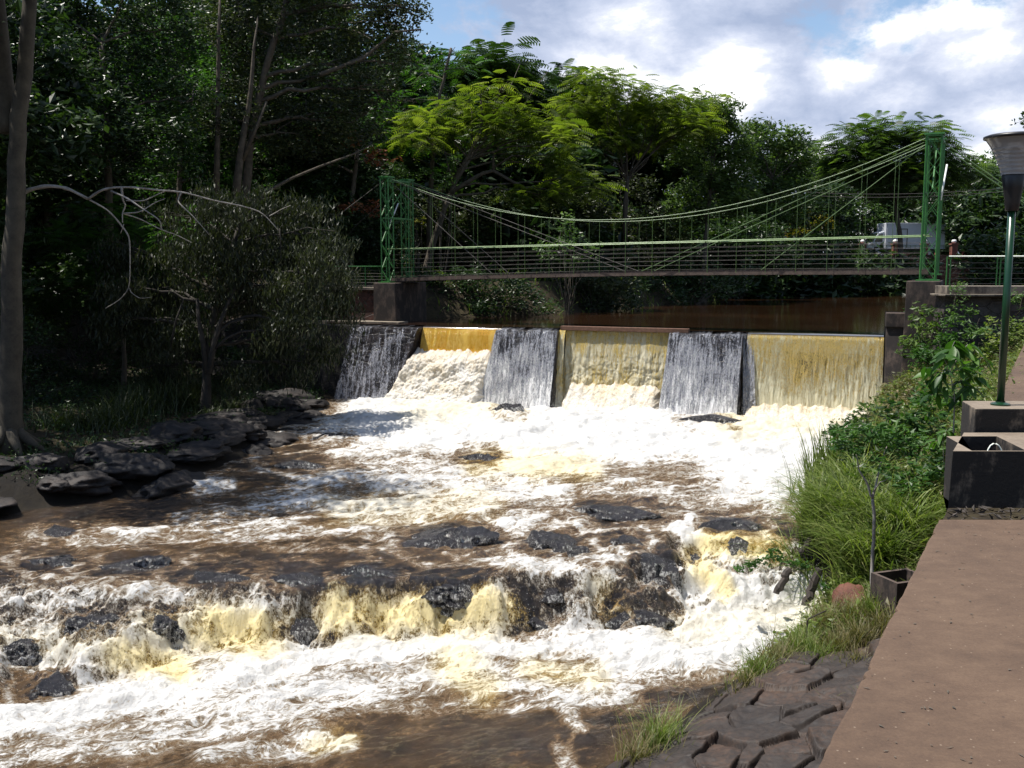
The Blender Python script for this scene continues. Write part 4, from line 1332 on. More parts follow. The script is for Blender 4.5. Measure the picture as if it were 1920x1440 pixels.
_ed = [(Ee(q_) + float(.014 * pnoise(q_ * 3.1, 2.2) + .008 * pnoise(q_ * 11, 5.2) + (.02 if rng.random() < .05 else 0)), q_) for q_ in np.arange(7.6, 2.0, -.035)]
slabpoly('walkway', [(Ee(-6), -6), (12, -6), (12, 7.60), (Ee(7.66), 7.66)] + _ed, -2.0, WALK_Z, M['walkway'], 'raised brown concrete walkway along the river, its near end', kind='structure', bevel=0.015)
slabpoly('walkway', [(Ee(7.664), 7.664), (12, 7.604), (12, 9.9), (Ee(9.9), 9.9)], -2.0, WALK_Z - 0.075, M['soil'], 'strip of dirt in front of the concrete chamber', kind='structure')
slabpoly('walkway', [(Ee(9.904), 9.904), (20, 9.904), (24, 29.5), (Ee(29.5) + .0, 29.5)], -1.0, WALK_Z - 0.01, M['walkway'], 'brown path running back along the top of the bank', kind='structure')

# chamber with an open top
ya, yb = 8.33, 9.28
zc = 3.475
xr = 6.6
cb = empty('concrete_chamber', (Ee(ya), ya, WALK_Z), 0, 'blackened concrete inspection chamber with an open top beside the walkway', 'chamber')
org = (Ee(ya), ya, WALK_Z)
hx0 = atZ(1822, 845, zc); hx1 = atZ(1916, 818, zc)
x0a, x0b = Ee(ya), Ee(yb)
hy0 = hx0[1]; hy1 = min(hx1[1], yb - .12)
hxl = hx0[0]; hxr = hxl + 0.47
mb = MB(org)
# front, back, left, right walls as blocks butted together
mb.hexa([(x0a, ya, 2.9), (xr, ya - .02, 2.9), (xr, hy0, 2.9), (Ee(hy0), hy0, 2.9), (x0a + .02, ya, zc), (xr, ya - .02, zc), (xr, hy0, zc), (Ee(hy0) + .02, hy0, zc)])
mb.hexa([(Ee(hy1), hy1, 2.9), (xr, hy1, 2.9), (xr, yb, 2.9), (x0b, yb, 2.9), (Ee(hy1) + .02, hy1, zc), (xr, hy1, zc), (xr, yb, zc), (x0b + .02, yb, zc)])
mb.hexa([(Ee(hy0), hy0, 2.9), (hxl, hy0, 2.9), (hxl + .1, hy1, 2.9), (Ee(hy1), hy1, 2.9), (Ee(hy0) + .02, hy0, zc), (hxl, hy0, zc), (hxl + .1, hy1, zc), (Ee(hy1) + .02, hy1, zc)])
mb.hexa([(hxr, hy0, 2.9), (xr, hy0, 2.9), (xr, hy1, 2.9), (hxr + .1, hy1, 2.9), (hxr, hy0, zc), (xr, hy0, zc), (xr, hy1, zc), (hxr + .1, hy1, zc)])
mb.build('chamber_body', M['concrete_dark'], cb)
mb = MB(org)
a = np.linspace(0, pi, 12)
ww = atY(1865, 846, hy0 + .12)
mb.tube([(ww[0] - .085 + .0 * t + .17 * (1 - cos(t)) / 2, hy0 + .10 + .03 * sin(t), zc - .16 + .20 * sin(t)) for t in a], 0.006, 6)
mb.build('wire_loop', M['white_paint'], cb, smooth=True)

# plinth under the lamp
pc = 3.70
pl0 = atZ(1829, 766, pc)
plf = pl0[1]
pp = slabpoly('lamp_plinth', [(pl0[0], plf), (6.6, plf - .02), (6.6, plf + .55), (pl0[0] + .12, plf + .55)], 2.95, pc, M['concrete_dark'], 'black stained concrete plinth carrying the street lamp', cat='plinth', bevel=0.012)

# street lamp
lb_ = np.array([atY(1876, 750, plf + .24)[0], plf + .24, pc])
sc_l = lb_[1] / 9.6
lamp = empty('street_lamp', lb_, 0, 'street lamp with a ribbed clear funnel shade on a dark green post', 'street lamp')
topz = atY(1882, 258, lb_[1])[2]; bowlb = atY(1882, 328, lb_[1])[2]; sockb = atY(1882, 392, lb_[1])[2]
mb = MB(lb_); mb.tube([lb_ + (0, 0, 0), lb_ + (0, 0, sockb - pc + .06)], 0.035, 16); mb.build('post', M['green_dark'], lamp, smooth=True)
mb = MB(lb_); mb.lathe([(0.09, 0), (0.09, .015), (0.045, .03), (0.045, .04)], lb_, 20); mb.build('base_plate', M['green_dark'], lamp)
bk = simple_mat('black_plastic', (0.008, 0.008, 0.009), (0.014, 0.014, 0.016), 5.0, 0.4, 0.0)
H1 = bowlb - sockb
mb = MB(lb_); cz = lb_[2] + (sockb - pc)
mb.lathe([(0.052, -.02), (0.062, .0), (0.070, H1 * .25), (0.088, H1 * .6), (0.108, H1 * .98), (0.10, H1 * 1.02), (0.0, H1 * 1.02)], (lb_[0], lb_[1], cz), 28)
mb.build('socket', bk, lamp, smooth=True)
gm, nt = mat('ribbed_clear_shade')
fr = nt.n('ShaderNodeFresnel', {'IOR': 1.45}).outputs[0]
gl = nt.n('ShaderNodeBsdfGlossy', {'Color': (0.9, 0.9, 0.9, 1), 'Roughness': 0.08}).outputs[0]
tp = nt.n('ShaderNodeBsdfTransparent', {'Color': (0.80, 0.80, 0.81, 1)}).outputs[0]
df = nt.n('ShaderNodeBsdfDiffuse', {'Color': (0.62, 0.62, 0.62, 1)}).outputs[0]
tl = nt.n('ShaderNodeBsdfTranslucent', {'Color': (0.70, 0.70, 0.70, 1)}).outputs[0]
d2 = nt.n('ShaderNodeMixShader', {0: .5, 1: df, 2: tl}).outputs[0]
a_ = nt.n('ShaderNodeMixShader', {0: 0.80, 1: tp, 2: d2}).outputs[0]
finish(nt, nt.n('ShaderNodeMixShader', {0: nt.math('MULTIPLY', fr, 0.8), 1: a_, 2: gl}).outputs[0])
R1 = 51 / F * lb_[1] * 1.03; HB = topz - bowlb
prof = []
for i in range(60):
    f_ = i / 59
    r = 0.112 + (R1 - 0.112) * (0.55 * f_ + 0.45 * f_ ** 2.4)
    rib = 0.0045 * (0.5 + 0.5 * math.cos(f_ * 2 * pi * 9)) * (1 if f_ < .72 else 0)
    prof.append((r + rib, HB * f_))
mb = MB(lb_); mb.lathe(prof, (lb_[0], lb_[1], cz + H1), 48); mb.build('shade', gm, lamp, smooth=True)
mb = MB(lb_); mb.lathe([(R1 - .005, HB - .012), (R1 + .012, HB - .008), (R1 + .012, HB + .014), (R1 * .9, HB + .028), (R1 * .45, HB + .04), (0.001, HB + .043)], (lb_[0], lb_[1], cz + H1), 48)
mb.build('lid', bk, lamp, smooth=True)
mb = MB(lb_); mb.lathe([(0.001, HB * .05), (0.03, HB * .06), (0.032, HB * .3), (0.052, HB * .45), (0.05, HB * .62), (0.03, HB * .74), (0.001, HB * .77)], (lb_[0], lb_[1], cz + H1), 20)
mb.build('bulb', M['white_tube'], lamp, smooth=True)

# ------------------------------------------------------------------ road, truck and balustrade far behind
slabpoly('road', [(18, 93.9), (140, 93.9), (140, 103.5), (18, 103.5)], 5.5, 5.93, simple_mat('asphalt', (0.04, 0.04, 0.042), (0.07, 0.068, 0.065), 3.0, 0.9, 0.2), 'road on the far bank', kind='structure')
o = np.array([24, 93.4, 2.2])
mb = MB(o); mb.hexa([(24, 93.3, 1.5), (140, 93.3, 1.5), (140, 93.85, 1.5), (24, 93.85, 1.5), (24, 93.4, 6.15), (140, 93.4, 6.15), (140, 93.85, 6.15), (24, 93.85, 6.15)])
tag(mb.build('road_wall', M['stone_red'], loc=o), 'dark reddish retaining wall of the far road above the water', 'wall')


def balustrade(y, xs, z, h, label, rails=True):
    fo = empty('road_fence', (xs[0], y, z), 0, label, 'fence')
    og = (xs[0], y, z)
    for x in xs:
        mb = MB(og); mb.box((x - .27, y - .27, z), (x + .27, y + .27, z + h)); mb.box((x - .34, y - .34, z + h + .002), (x + .34, y + .34, z + h + .12))
        p = mb.build('brick_pillar', M['brick'], fo)
        mb = MB(og); mb.lathe([(0.001, h + .12), (.10, h + .13), (.21, h + .22), (.24, h + .34), (.18, h + .46), (0.001, h + .52)], (x, y, z), 12)
        mb.build('ball_cap', M['white_cap'], p, smooth=True)
    mb = MB(og)
    for zz_ in (.35, .75, h - .05):
        mb.bar((xs[0], y, z + zz_), (xs[-1], y, z + zz_), .05, .05)
    x = xs[0]
    while x < xs[-1]:
        mb.bar((x, y, z + .3), (x, y, z + h - .05), .03, .03, up=(1, 0, 0)); x += .45
    mb.build('rail_panel', M['cable_green'], fo)


Xn = lambda px, y: atY(px, 470, y)[0]
balustrade(93.62, [Xn(p, 93.62) for p in (1617, 1678, 1733, 1788, 1847, 1907, 1966)], 6.15, 0.95, 'near row of brick pillars with white balls along the far road')
balustrade(103.2, [Xn(p, 103.2) for p in (1594, 1645, 1700, 1757, 1808, 1862, 1915, 1970)], 6.0, 0.9, 'farther row of brick pillars with white balls across the far road')


def make_truck():
    Y = 98.0
    x0 = atY(1643, 450, Y)[0]; x1 = atY(1762, 450, Y)[0]
    zt = atY(1700, 419, Y)[2]; zb = atY(1700, 467, Y)[2]; zr = 5.93
    o = np.array([x1, Y, zr])
    wb = simple_mat('truck_white', (0.50, 0.53, 0.58), (0.62, 0.64, 0.68), 1.2, 0.5, 0.05)
    dk = simple_mat('truck_dark', (0.02, 0.02, 0.02), (0.04, 0.04, 0.04), 3.0, 0.6, 0.0)
    gs = simple_mat('truck_glass', (0.03, 0.035, 0.04), (0.05, 0.055, 0.06), 3.0, 0.08, 0.0)
    t = empty('box_truck', o, 0, 'white box truck parked or passing on the far road behind the right tower', 'truck')
    mb = MB(o); mb.box((x0 + .45, Y - 1.2, zb), (x1, Y + 1.2, zt)); box = mb.build('cargo_box', wb, t, bevel=.05)
    mb = MB(o)
    for xx in np.linspace(x0 + .6, x1 - .1, 9): mb.box((xx, Y - 1.215, zb + .05), (xx + .04, Y - 1.203, zt - .05))
    mb.box((x0 + .45, Y - 1.23, zt - .1), (x1, Y - 1.2025, zt - .01)); mb.box((x0 + .45, Y - 1.23, zb + .0), (x1, Y - 1.2025, zb + .1))
    mb.build('box_trim', wb, box)
    dx0 = atY(1675, 450, Y)[0]; dx1 = atY(1692, 450, Y)[0]
    mb = MB(o)
    za, zc_ = zb + .12, zt - .55
    mb.box((dx0, Y - 1.24, za), (dx0 + .07, Y - 1.22, zc_)); mb.box((dx1 - .07, Y - 1.24, za), (dx1, Y - 1.22, zc_)); mb.box((dx0 + .07, Y - 1.24, zc_ - .07), (dx1 - .07, Y - 1.22, zc_))
    mb.build('side_door', dk, box)
    # cab, bonnet nose to the left
    xc = x0 + .45
    cabp = [(xc, zb - .45), (xc - 2.15, zb - .45), (xc - 2.25, zb + .15), (xc - 2.05, zb + .42), (xc - 1.15, zb + .62), (xc - .62, zb + 1.55), (xc - .1, zb + 1.72), (xc, zb + 1.72)]
    n = len(cabp); mb = MB(o)
    mb.add([(x, Y - 1.0, z) for x, z in cabp] + [(x, Y + 1.0, z) for x, z in cabp], [tuple(range(n)), tuple(range(n, 2 * n))[::-1]] + [(i + n, (i + 1) % n + n, (i + 1) % n, i) for i in range(n)])
    c = mb.build('cab', wb, t, bevel=.08)
    mb = MB(o); mb.add([(xc - 1.0, Y - 1.01, zb + .68), (xc - .2, Y - 1.01, zb + .68), (xc - .2, Y - 1.01, zb + 1.45), (xc - .62, Y - 1.01, zb + 1.38),
                        (xc - 1.0, Y - 1.003, zb + .68), (xc - .2, Y - 1.003, zb + .68), (xc - .2, Y - 1.003, zb + 1.45), (xc - .62, Y - 1.003, zb + 1.38)],
                       [(0, 1, 2, 3), (7, 6, 5, 4), (0, 4, 5, 1), (1, 5, 6, 2), (2, 6, 7, 3), (3, 7, 4, 0)])
    mb.build('side_window', gs, c)
    mb = MB(o); mb.bar((xc - 1.13, Y - .9, zb + .66), (xc - 1.13, Y + .9, zb + .66), .03, .03); mb.obox((xc - .9, Y, zb + 1.1), (.26, 0, .45), (0, .9, 0), (-.012, 0, .008)); mb.build('windscreen', gs, c)
    mb = MB(o); mb.box((x0 - 2.05, Y - 1.02, zr + .45), (x0 - 1.75, Y + 1.02, zr + .72)); mb.build('bumper', dk, t, bevel=.03)
    mb = MB(o); mb.box((xc, Y - .5, zb - .35), (x1 - .1, Y + .5, zb - .02)); mb.build('chassis', dk, t)
    for xx in (xc - 1.45, x1 - 1.5):
        for sy in (-1, 1):
            mb = MB(o); c0 = np.array([xx, Y + sy * .95, zr + .48])
            mb.tube([c0 - (0, .15, 0), c0 + (0, .15, 0)], .48, 20); wh = mb.build('wheel', dk, t, smooth=False)
            mb = MB(o); mb.tube([c0 - (0, .165, 0), c0 + (0, .165, 0)], .24, 14); mb.build('rim', wb, wh)
    return t


make_truck()
# overhead wires across the valley on the right, with their poles out of frame or behind trees
for k, (za, zb_) in enumerate(((10.9, 11.9), (10.3, 11.2))):
    A = atY(1480, 358 + 6 * k, 80); B = atY(2050, 335 + 6 * k, 62)
    mb = MB(A); pts = []
    for f_ in np.linspace(-.3, 1.2, 24):
        p = A + (B - A) * f_; p[2] -= 0.55 * (1 - (2 * f_ - 1) ** 2); pts.append(p)
    mb.tube(pts, 0.018, 4)
    tag(mb.build('overhead_wire', M['wire'], loc=A), ['upper overhead wire crossing in front of the far trees on the right', 'lower overhead wire crossing in front of the far trees on the right'][k], 'wire')

# ------------------------------------------------------------------ debris at the water's edge
# small open concrete box
p = on_ground(1688, 1150)
bx = empty('concrete_box', p, 0.35, 'small open brown concrete box against the side of the walkway', 'box')
w_, d_, h_ = 0.36, 0.30, 0.62
mb = MB()
th = .06
mb.box((-w_, -d_, -.2), (w_, -d_ + th, h_)); mb.box((-w_, d_ - th, -.2), (w_, d_, h_)); mb.box((-w_, -d_ + th, -.2), (-w_ + th, d_ - th, h_)); mb.box((w_ - th, -d_ + th, -.2), (w_, d_ - th, h_))
mb.build('box_walls', M['concrete_pier'], bx)

# red boulder
p = on_ground(1600, 1150)
o = rock('boulder', p + (0.0, 0.25, 0.12), (0.36, 0.32, 0.34), M['rock_red'], 5.3, rz=.4, sub=4, rough=.18)
tag(o, 'rounded reddish boulder on the bank beside the thin trunk', 'boulder')

# rotten timbers in the chute
for (pa, pb, ya_, lb, wd) in (((1512, 1128), (1536, 1066), 17.3, 'leaning rotten plank sticking out of the white water near the red boulder', .15),
                              ((1458, 1108), (1480, 1068), 17.8, 'short rotten stump of timber half drowned in the chute', .13),
                              ((1502, 1035), (1520, 1008), 18.9, 'dark broken timber at the foot of the tall grass', .10)):
    A = atY(*pa, ya_); B = atY(*pb, ya_ + .1)
    A = A + (A - B) * .12
    mb = MB(A); K = 9
    pts = [A + (B - A) * k / (K - 1) + np.array([rng.normal() * .012, rng.normal() * .012, 0]) for k in range(K)]
    mb.tube(pts, [wd * .55 * (1 - .15 * (k / K)) * (1 + .12 * rng.normal()) for k in range(K)], 7)
    tag(mb.build('rotten_timber', M['wood_rot'], loc=A), lb, 'timber')

# bent rod
p0 = on_ground(1512, 1218)
B = atY(1514, 1160, p0[1]); C2 = atY(1549, 1145, p0[1] + .35)
mb = MB(p0); mb.tube([p0 - (0, 0, .2), B - (0, 0, .02), B + (0.02, 0, 0), C2], 0.013, 6)
tag(mb.build('bent_rod', M['wood_rot'], loc=p0), 'thin dark rod bent at a right angle over the water edge', 'rod')

# fractured basalt shelf in the foreground: Voronoi plates with open joints
def rock_shelf():
    seeds = []
    rg = np.random.default_rng(21)
    x = np.linspace(1.0, 7.2, 420); y = np.linspace(9.8, 17.0, 460)
    X, Y = np.meshgrid(x, y)
    for gx_ in np.arange(0.6, 7.8, .60):
        for gy_ in np.arange(9.4, 17.4, .50):
            seeds.append((gx_ + rg.uniform(-.5, .5), gy_ + rg.uniform(-.42, .42)))
    Sd = np.array(seeds)
    wx = X + .025 * fbm(X * 2.2, Y * 2.2, 3, 3); wy = (Y + .025 * fbm(X * 2.2, Y * 2.2, 9, 3))
    d = np.hypot(wx[..., None] - Sd[:, 0], (wy[..., None] - Sd[:, 1]) * 1.1)
    idx = np.argpartition(d, 2, axis=-1)[..., :2]
    da = np.take_along_axis(d, idx, -1); o_ = np.argsort(da, -1)
    da = np.take_along_axis(da, o_, -1); idx = np.take_along_axis(idx, o_, -1)
    edge = da[..., 1] - da[..., 0]; c = idx[..., 0]
    hs = rg.uniform(-.05, .07, len(Sd)); tx = rg.normal(0, .09, len(Sd)); ty = rg.normal(0, .09, len(Sd))
    g = ground_z(X, Y)
    dsh, ins = polydist(X, Y, DOWN)
    fade = sstep(-0.1, 1.0, np.where(ins, -dsh, dsh))
    Z = g + .16 + hs[c] + tx[c] * (X - Sd[c, 0]) + ty[c] * (Y - Sd[c, 1]) + .02 * fbm(X * 4, Y * 4, 1, 4) - .16 * (1 - sstep(0.0, .04, edge)) * np.clip(.6 + 1.2 * fbm(X * .9, Y * .9, 7, 2), 0.05, 1)
    Z = Z * fade + (g - .1) * (1 - fade)
    # sinks under the grass towards the north
    Z -= 0.5 * sstep(14.6, 16.3, Y + 0.35 * fbm(X, Y, 4, 2) + (X - 3.6) * .35)
    return mesh_np('rock_shelf', np.stack([X, Y, Z], -1).reshape(-1, 3), grid_faces(len(y), len(x)), M['shelf'], attrs={'joint': ((1 - sstep(0.0, .045, edge)) * np.clip(.6 + 1.2 * fbm(X * .9, Y * .9, 7, 2), 0.05, 1)).ravel(), 'plate': (rg.random(len(Sd))[c]).ravel()})


m, nt = mat('fractured_basalt')
t = nt.n('ShaderNodeTexCoord').outputs['Object']
jt = nt.n('ShaderNodeAttribute', attribute_name='joint').outputs['Fac']; pl_ = nt.n('ShaderNodeAttribute', attribute_name='plate').outputs['Fac']
a = nt.noise(t, 1.1, 8, .62); b = nt.noise(t, 14, 6, .65)
f_ = nt.math('ADD', nt.math('ADD', nt.math('MULTIPLY', a, .62), nt.math('MULTIPLY', b, .33)), nt.math('MULTIPLY', pl_, .05))
c = nt.ramp(f_, [(0.38, (0.014, 0.011, 0.010)), (0.50, (0.027, 0.019, 0.015)), (0.60, (0.055, 0.032, 0.021)), (0.70, (0.105, 0.062, 0.038))])
c = nt.mix(nt.math('MULTIPLY', jt, .6), c, (0.02, 0.014, 0.012))
finish(nt, principled(nt, c, nt.math('ADD', .55, nt.math('MULTIPLY', b, .3)), nt.bump(f_, .7, .03)))
M['shelf'] = m
tag(rock_shelf(), 'cracked dark brown rock shelf at the water edge in the foreground', kind='structure')

# rock shelf of the left bank
def left_shelf():
    segs = [(-16, 19.6), (-13.4, 20.5), (-11.6, 21.1), (-10.4, 22.0), (-8.9, 23.2), (-7.9, 25.0), (-7.2, 27.2), (-7.0, 31.5), (-6.3, 35)]
    n = 0
    names = ['pale topped', 'flat', 'cracked', 'long', 'low', 'split', 'tilted', 'broad', 'wedge shaped', 'rough', 'dark', 'sloping', 'small', 'mossy', 'blunt', 'layered']
    where = ['under the big pale trunk', 'at the left edge', 'beside the quiet water', 'at the bend of the left bank', 'below the overhanging tree', 'just above the small white eddy', 'before the long grass', 'close to the plunge pool']
    P = np.array(segs); L = np.concatenate([[0], np.cumsum(np.hypot(*(P[1:] - P[:-1]).T))])
    for k in range(30):
        s = (k + .5) / 30 * L[-1]
        x = np.interp(s, L, P[:, 0]); y = np.interp(s, L, P[:, 1])
        for row in range(3):
            if row == 1 and k % 3 == 2: continue
            if row == 2 and k % 2: continue
            xx = x - row * .9 + rng.uniform(-.25, .25); yy = y + row * .55 + rng.uniform(-.2, .2)
            r = (rng.uniform(.35, 1.25), rng.uniform(.35, .9), rng.uniform(.14, .38))
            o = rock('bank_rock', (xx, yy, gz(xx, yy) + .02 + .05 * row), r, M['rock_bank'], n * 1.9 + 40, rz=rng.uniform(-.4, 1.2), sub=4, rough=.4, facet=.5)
            lab = f"{names[n % 16]} bank rock {where[min(7, int(k / 30 * 8))]}" + ('', ', behind the front row', ', farthest back from the water')[row]
            tag(o, lab, 'rock', 'rocks of the left bank'); n += 1


left_shelf()
# ------------------------------------------------------------------ foliage
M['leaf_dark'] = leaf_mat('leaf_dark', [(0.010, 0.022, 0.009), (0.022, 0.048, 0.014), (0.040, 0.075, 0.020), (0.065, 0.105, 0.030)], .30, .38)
M['leaf_mid'] = leaf_mat('leaf_mid', [(0.028, 0.054, 0.016), (0.064, 0.108, 0.028), (0.108, 0.172, 0.042), (0.16, 0.235, 0.065)], .42, .40)
M['leaf_olive'] = leaf_mat('leaf_olive', [(0.016, 0.024, 0.010), (0.036, 0.050, 0.018), (0.060, 0.078, 0.026), (0.085, 0.105, 0.040)], .30, .45)
M['leaf_green'] = leaf_mat('leaf_green', [(0.020, 0.055, 0.012), (0.040, 0.105, 0.018), (0.065, 0.150, 0.025), (0.10, 0.19, 0.04)], .42, .45)
M['leaf_flame'] = leaf_mat('leaf_flame', [(0.055, 0.085, 0.012), (0.11, 0.150, 0.020), (0.165, 0.205, 0.030), (0.23, 0.26, 0.05)], .55, .55)
M['leaf_willow'] = leaf_mat('leaf_willow', [(0.010, 0.015, 0.006), (0.021, 0.028, 0.011), (0.036, 0.044, 0.019), (0.065, 0.072, 0.032)], .30, .5)
M['leaf_red'] = leaf_mat('leaf_red', [(0.06, 0.030, 0.012), (0.16, 0.050, 0.022), (0.28, 0.09, 0.045), (0.34, 0.17, 0.08)], .30, .45)
M['leaf_yellow'] = leaf_mat('leaf_yellow', [(0.09, 0.11, 0.01), (0.20, 0.19, 0.015), (0.30, 0.25, 0.02), (0.30, 0.14, 0.02)], .45, .5)
M['leaf_pale'] = leaf_mat('leaf_pale', [(0.05, 0.10, 0.025), (0.085, 0.155, 0.045), (0.12, 0.20, 0.06), (0.16, 0.24, 0.08)], .40, .5)
M['grass'] = leaf_mat('grass_blades', [(0.050, 0.075, 0.016), (0.10, 0.150, 0.030), (0.18, 0.235, 0.055), (0.32, 0.33, 0.14)], .40, .45)
M['grass_dry'] = leaf_mat('dry_grass', [(0.05, 0.060, 0.015), (0.11, 0.105, 0.035), (0.19, 0.16, 0.075), (0.28, 0.23, 0.13)], .35, .5)


def unit(v):
    return v / (np.linalg.norm(v, axis=-1, keepdims=True) + 1e-9)


def leafset(c, style, L, W, r):
    """c: (n,3) centres, L length array -> verts (n*4,3)"""
    n = len(c)
    if style == 'droop':
        a = unit(np.stack([r.normal(0, .38, n), r.normal(0, .38, n), -np.ones(n)], 1))
    elif style == 'up':
        a = unit(np.stack([r.normal(0, .45, n), r.normal(0, .45, n), np.ones(n)], 1))
    else:
        a = unit(np.stack([r.normal(0, 1, n), r.normal(0, 1, n), r.normal(-.25, .45, n)], 1))
    b = unit(np.cross(a, unit(r.normal(size=(n, 3)) + np.array([0, 0, 1.2]) * (0 if style == 'droop' else 1))))
    L = L[:, None]; W = W[:, None]
    nrm = np.cross(a, b)
    p0 = c - a * L * .5; p2 = c + a * L * .5 + nrm * L * -.12
    m_ = c + a * L * -.05 + nrm * L * .06
    v = np.stack([p0, m_ + b * W * .5, p2, m_ - b * W * .5], 1).reshape(-1, 3)
    return v


def frondset(c, L, r, npin=7, out=None):
    """pinnate fronds: c (n,3) base points, each a spray of paired leaflets"""
    n = len(c)
    if out is None: out = unit(np.stack([r.normal(0, 1, n), r.normal(0, 1, n), r.normal(.15, .25, n)], 1))
    side = unit(np.cross(out, np.tile(np.array([0, 0, 1.0]), (n, 1)) + r.normal(0, .25, (n, 3))))
    up = np.cross(side, out)
    vs = []
    for k in range(npin):
        f_ = (k + .6) / npin
        base = c + out * (L * f_)[:, None] - up * 0 + np.array([0, 0, -1]) * (L * .30 * f_ * f_)[:, None]
        ln = L * .34 * (1 - .45 * abs(f_ - .45) * 1.6)
        w_ = L / npin * .62
        for sg in (-1, 1):
            tip = base + side * (sg * ln)[:, None] + out * (ln * .25)[:, None] + np.array([0, 0, -1]) * (ln * .30)[:, None]
            vs.append(np.stack([base - out * (w_ * .5)[:, None], tip - out * (w_ * .25)[:, None], tip + out * (w_ * .25)[:, None], base + out * (w_ * .5)[:, None]], 1))
    return np.stack(vs, 1).reshape(-1, 3), npin * 2


def foliage(name, blobs, m, parent, style='broad', dens=1.0, leaf=.12, asp=.42, k=26, crad=.30, seed=1, org=(0, 0, 0), shell=.35, hang=0.0, mask=None):
    """blobs: (cx,cy,cz,rx,ry,rz). Clusters are spread through each blob, leaves through each cluster."""
    r = np.random.default_rng(seed)
    C_, T_, O_ = [], [], []
    for (cx, cy, cz, rx, ry, rz) in blobs:
        vol = (rx * ry * rz) ** (2 / 3)
        nc = max(4, int(vol * 9.0 * dens))
        d = unit(r.normal(size=(nc, 3)))
        rad = (shell + (1 - shell) * r.random(nc)) ** .7
        q = d * rad[:, None] * (1 + .22 * fbm(d[:, 0] * 2 + seed, d[:, 1] * 2 + cx, d[:, 2] * 2, 2))[:, None]
        cc = np.array([cx, cy, cz]) + q * np.array([rx, ry, rz])
        # cluster size varies a lot, so that there are holes and heavy clumps
        cs = crad * (0.55 + r.random(nc) * .9)
        kk = np.maximum(3, (k * (cs / crad) ** 2 * r.uniform(.6, 1.3, nc)).astype(int))
        tint = np.clip(r.normal(.42, .20, nc), 0, 1)
        ii = np.repeat(np.arange(nc), kk)
        g = r.normal(size=(len(ii), 3)) * np.array([1, 1, .6])
        g = g / np.maximum(1, np.linalg.norm(g, axis=1) / 1.7)[:, None]
        p = cc[ii] + g * cs[ii][:, None] * .62
        if hang: p[:, 2] -= np.abs(r.normal(0, hang, len(ii)))
        C_.append(p); T_.append(np.clip(tint[ii] + r.normal(0, .14, len(ii)), 0, 1)); O_.append(unit(g + d[ii] * .6))
    c = np.concatenate(C_); t = np.concatenate(T_); o_ = np.concatenate(O_)
    if mask is not None:
        kp = mask(c); c, t, o_ = c[kp], t[kp], o_[kp]
    n = len(c)
    L = leaf * r.uniform(.65, 1.35, n)
    if style == 'feather':
        o_[:, 2] *= .35
        v, per = frondset(c, L, r, out=unit(o_))
        t = np.repeat(t, per * 4)
    else:
        v = leafset(c, style, L, L * asp * r.uniform(.8, 1.2, n), r)
        t = np.repeat(t, 4)
    f = np.arange(len(v)).reshape(-1, 4)
    return mesh_np(name, v - np.array(org), f, m, parent, attrs={'tint': t}, smooth=False)


def limb_path(a, b, r, sag=.12, n=9, wig=.05):
    a, b = np.array(a, float), np.array(b, float); L = np.linalg.norm(b - a)
    t = np.linspace(0, 1, n)[:, None]
    mid = (a + b) / 2 + np.array([r.normal() * .06 * L, r.normal() * .06 * L, L * sag])
    p = (1 - t) ** 2 * a + 2 * t * (1 - t) * mid + t ** 2 * b
    w_ = r.normal(0, wig * L * .35, (n, 3)) * np.sin(t * pi)
    return p + w_


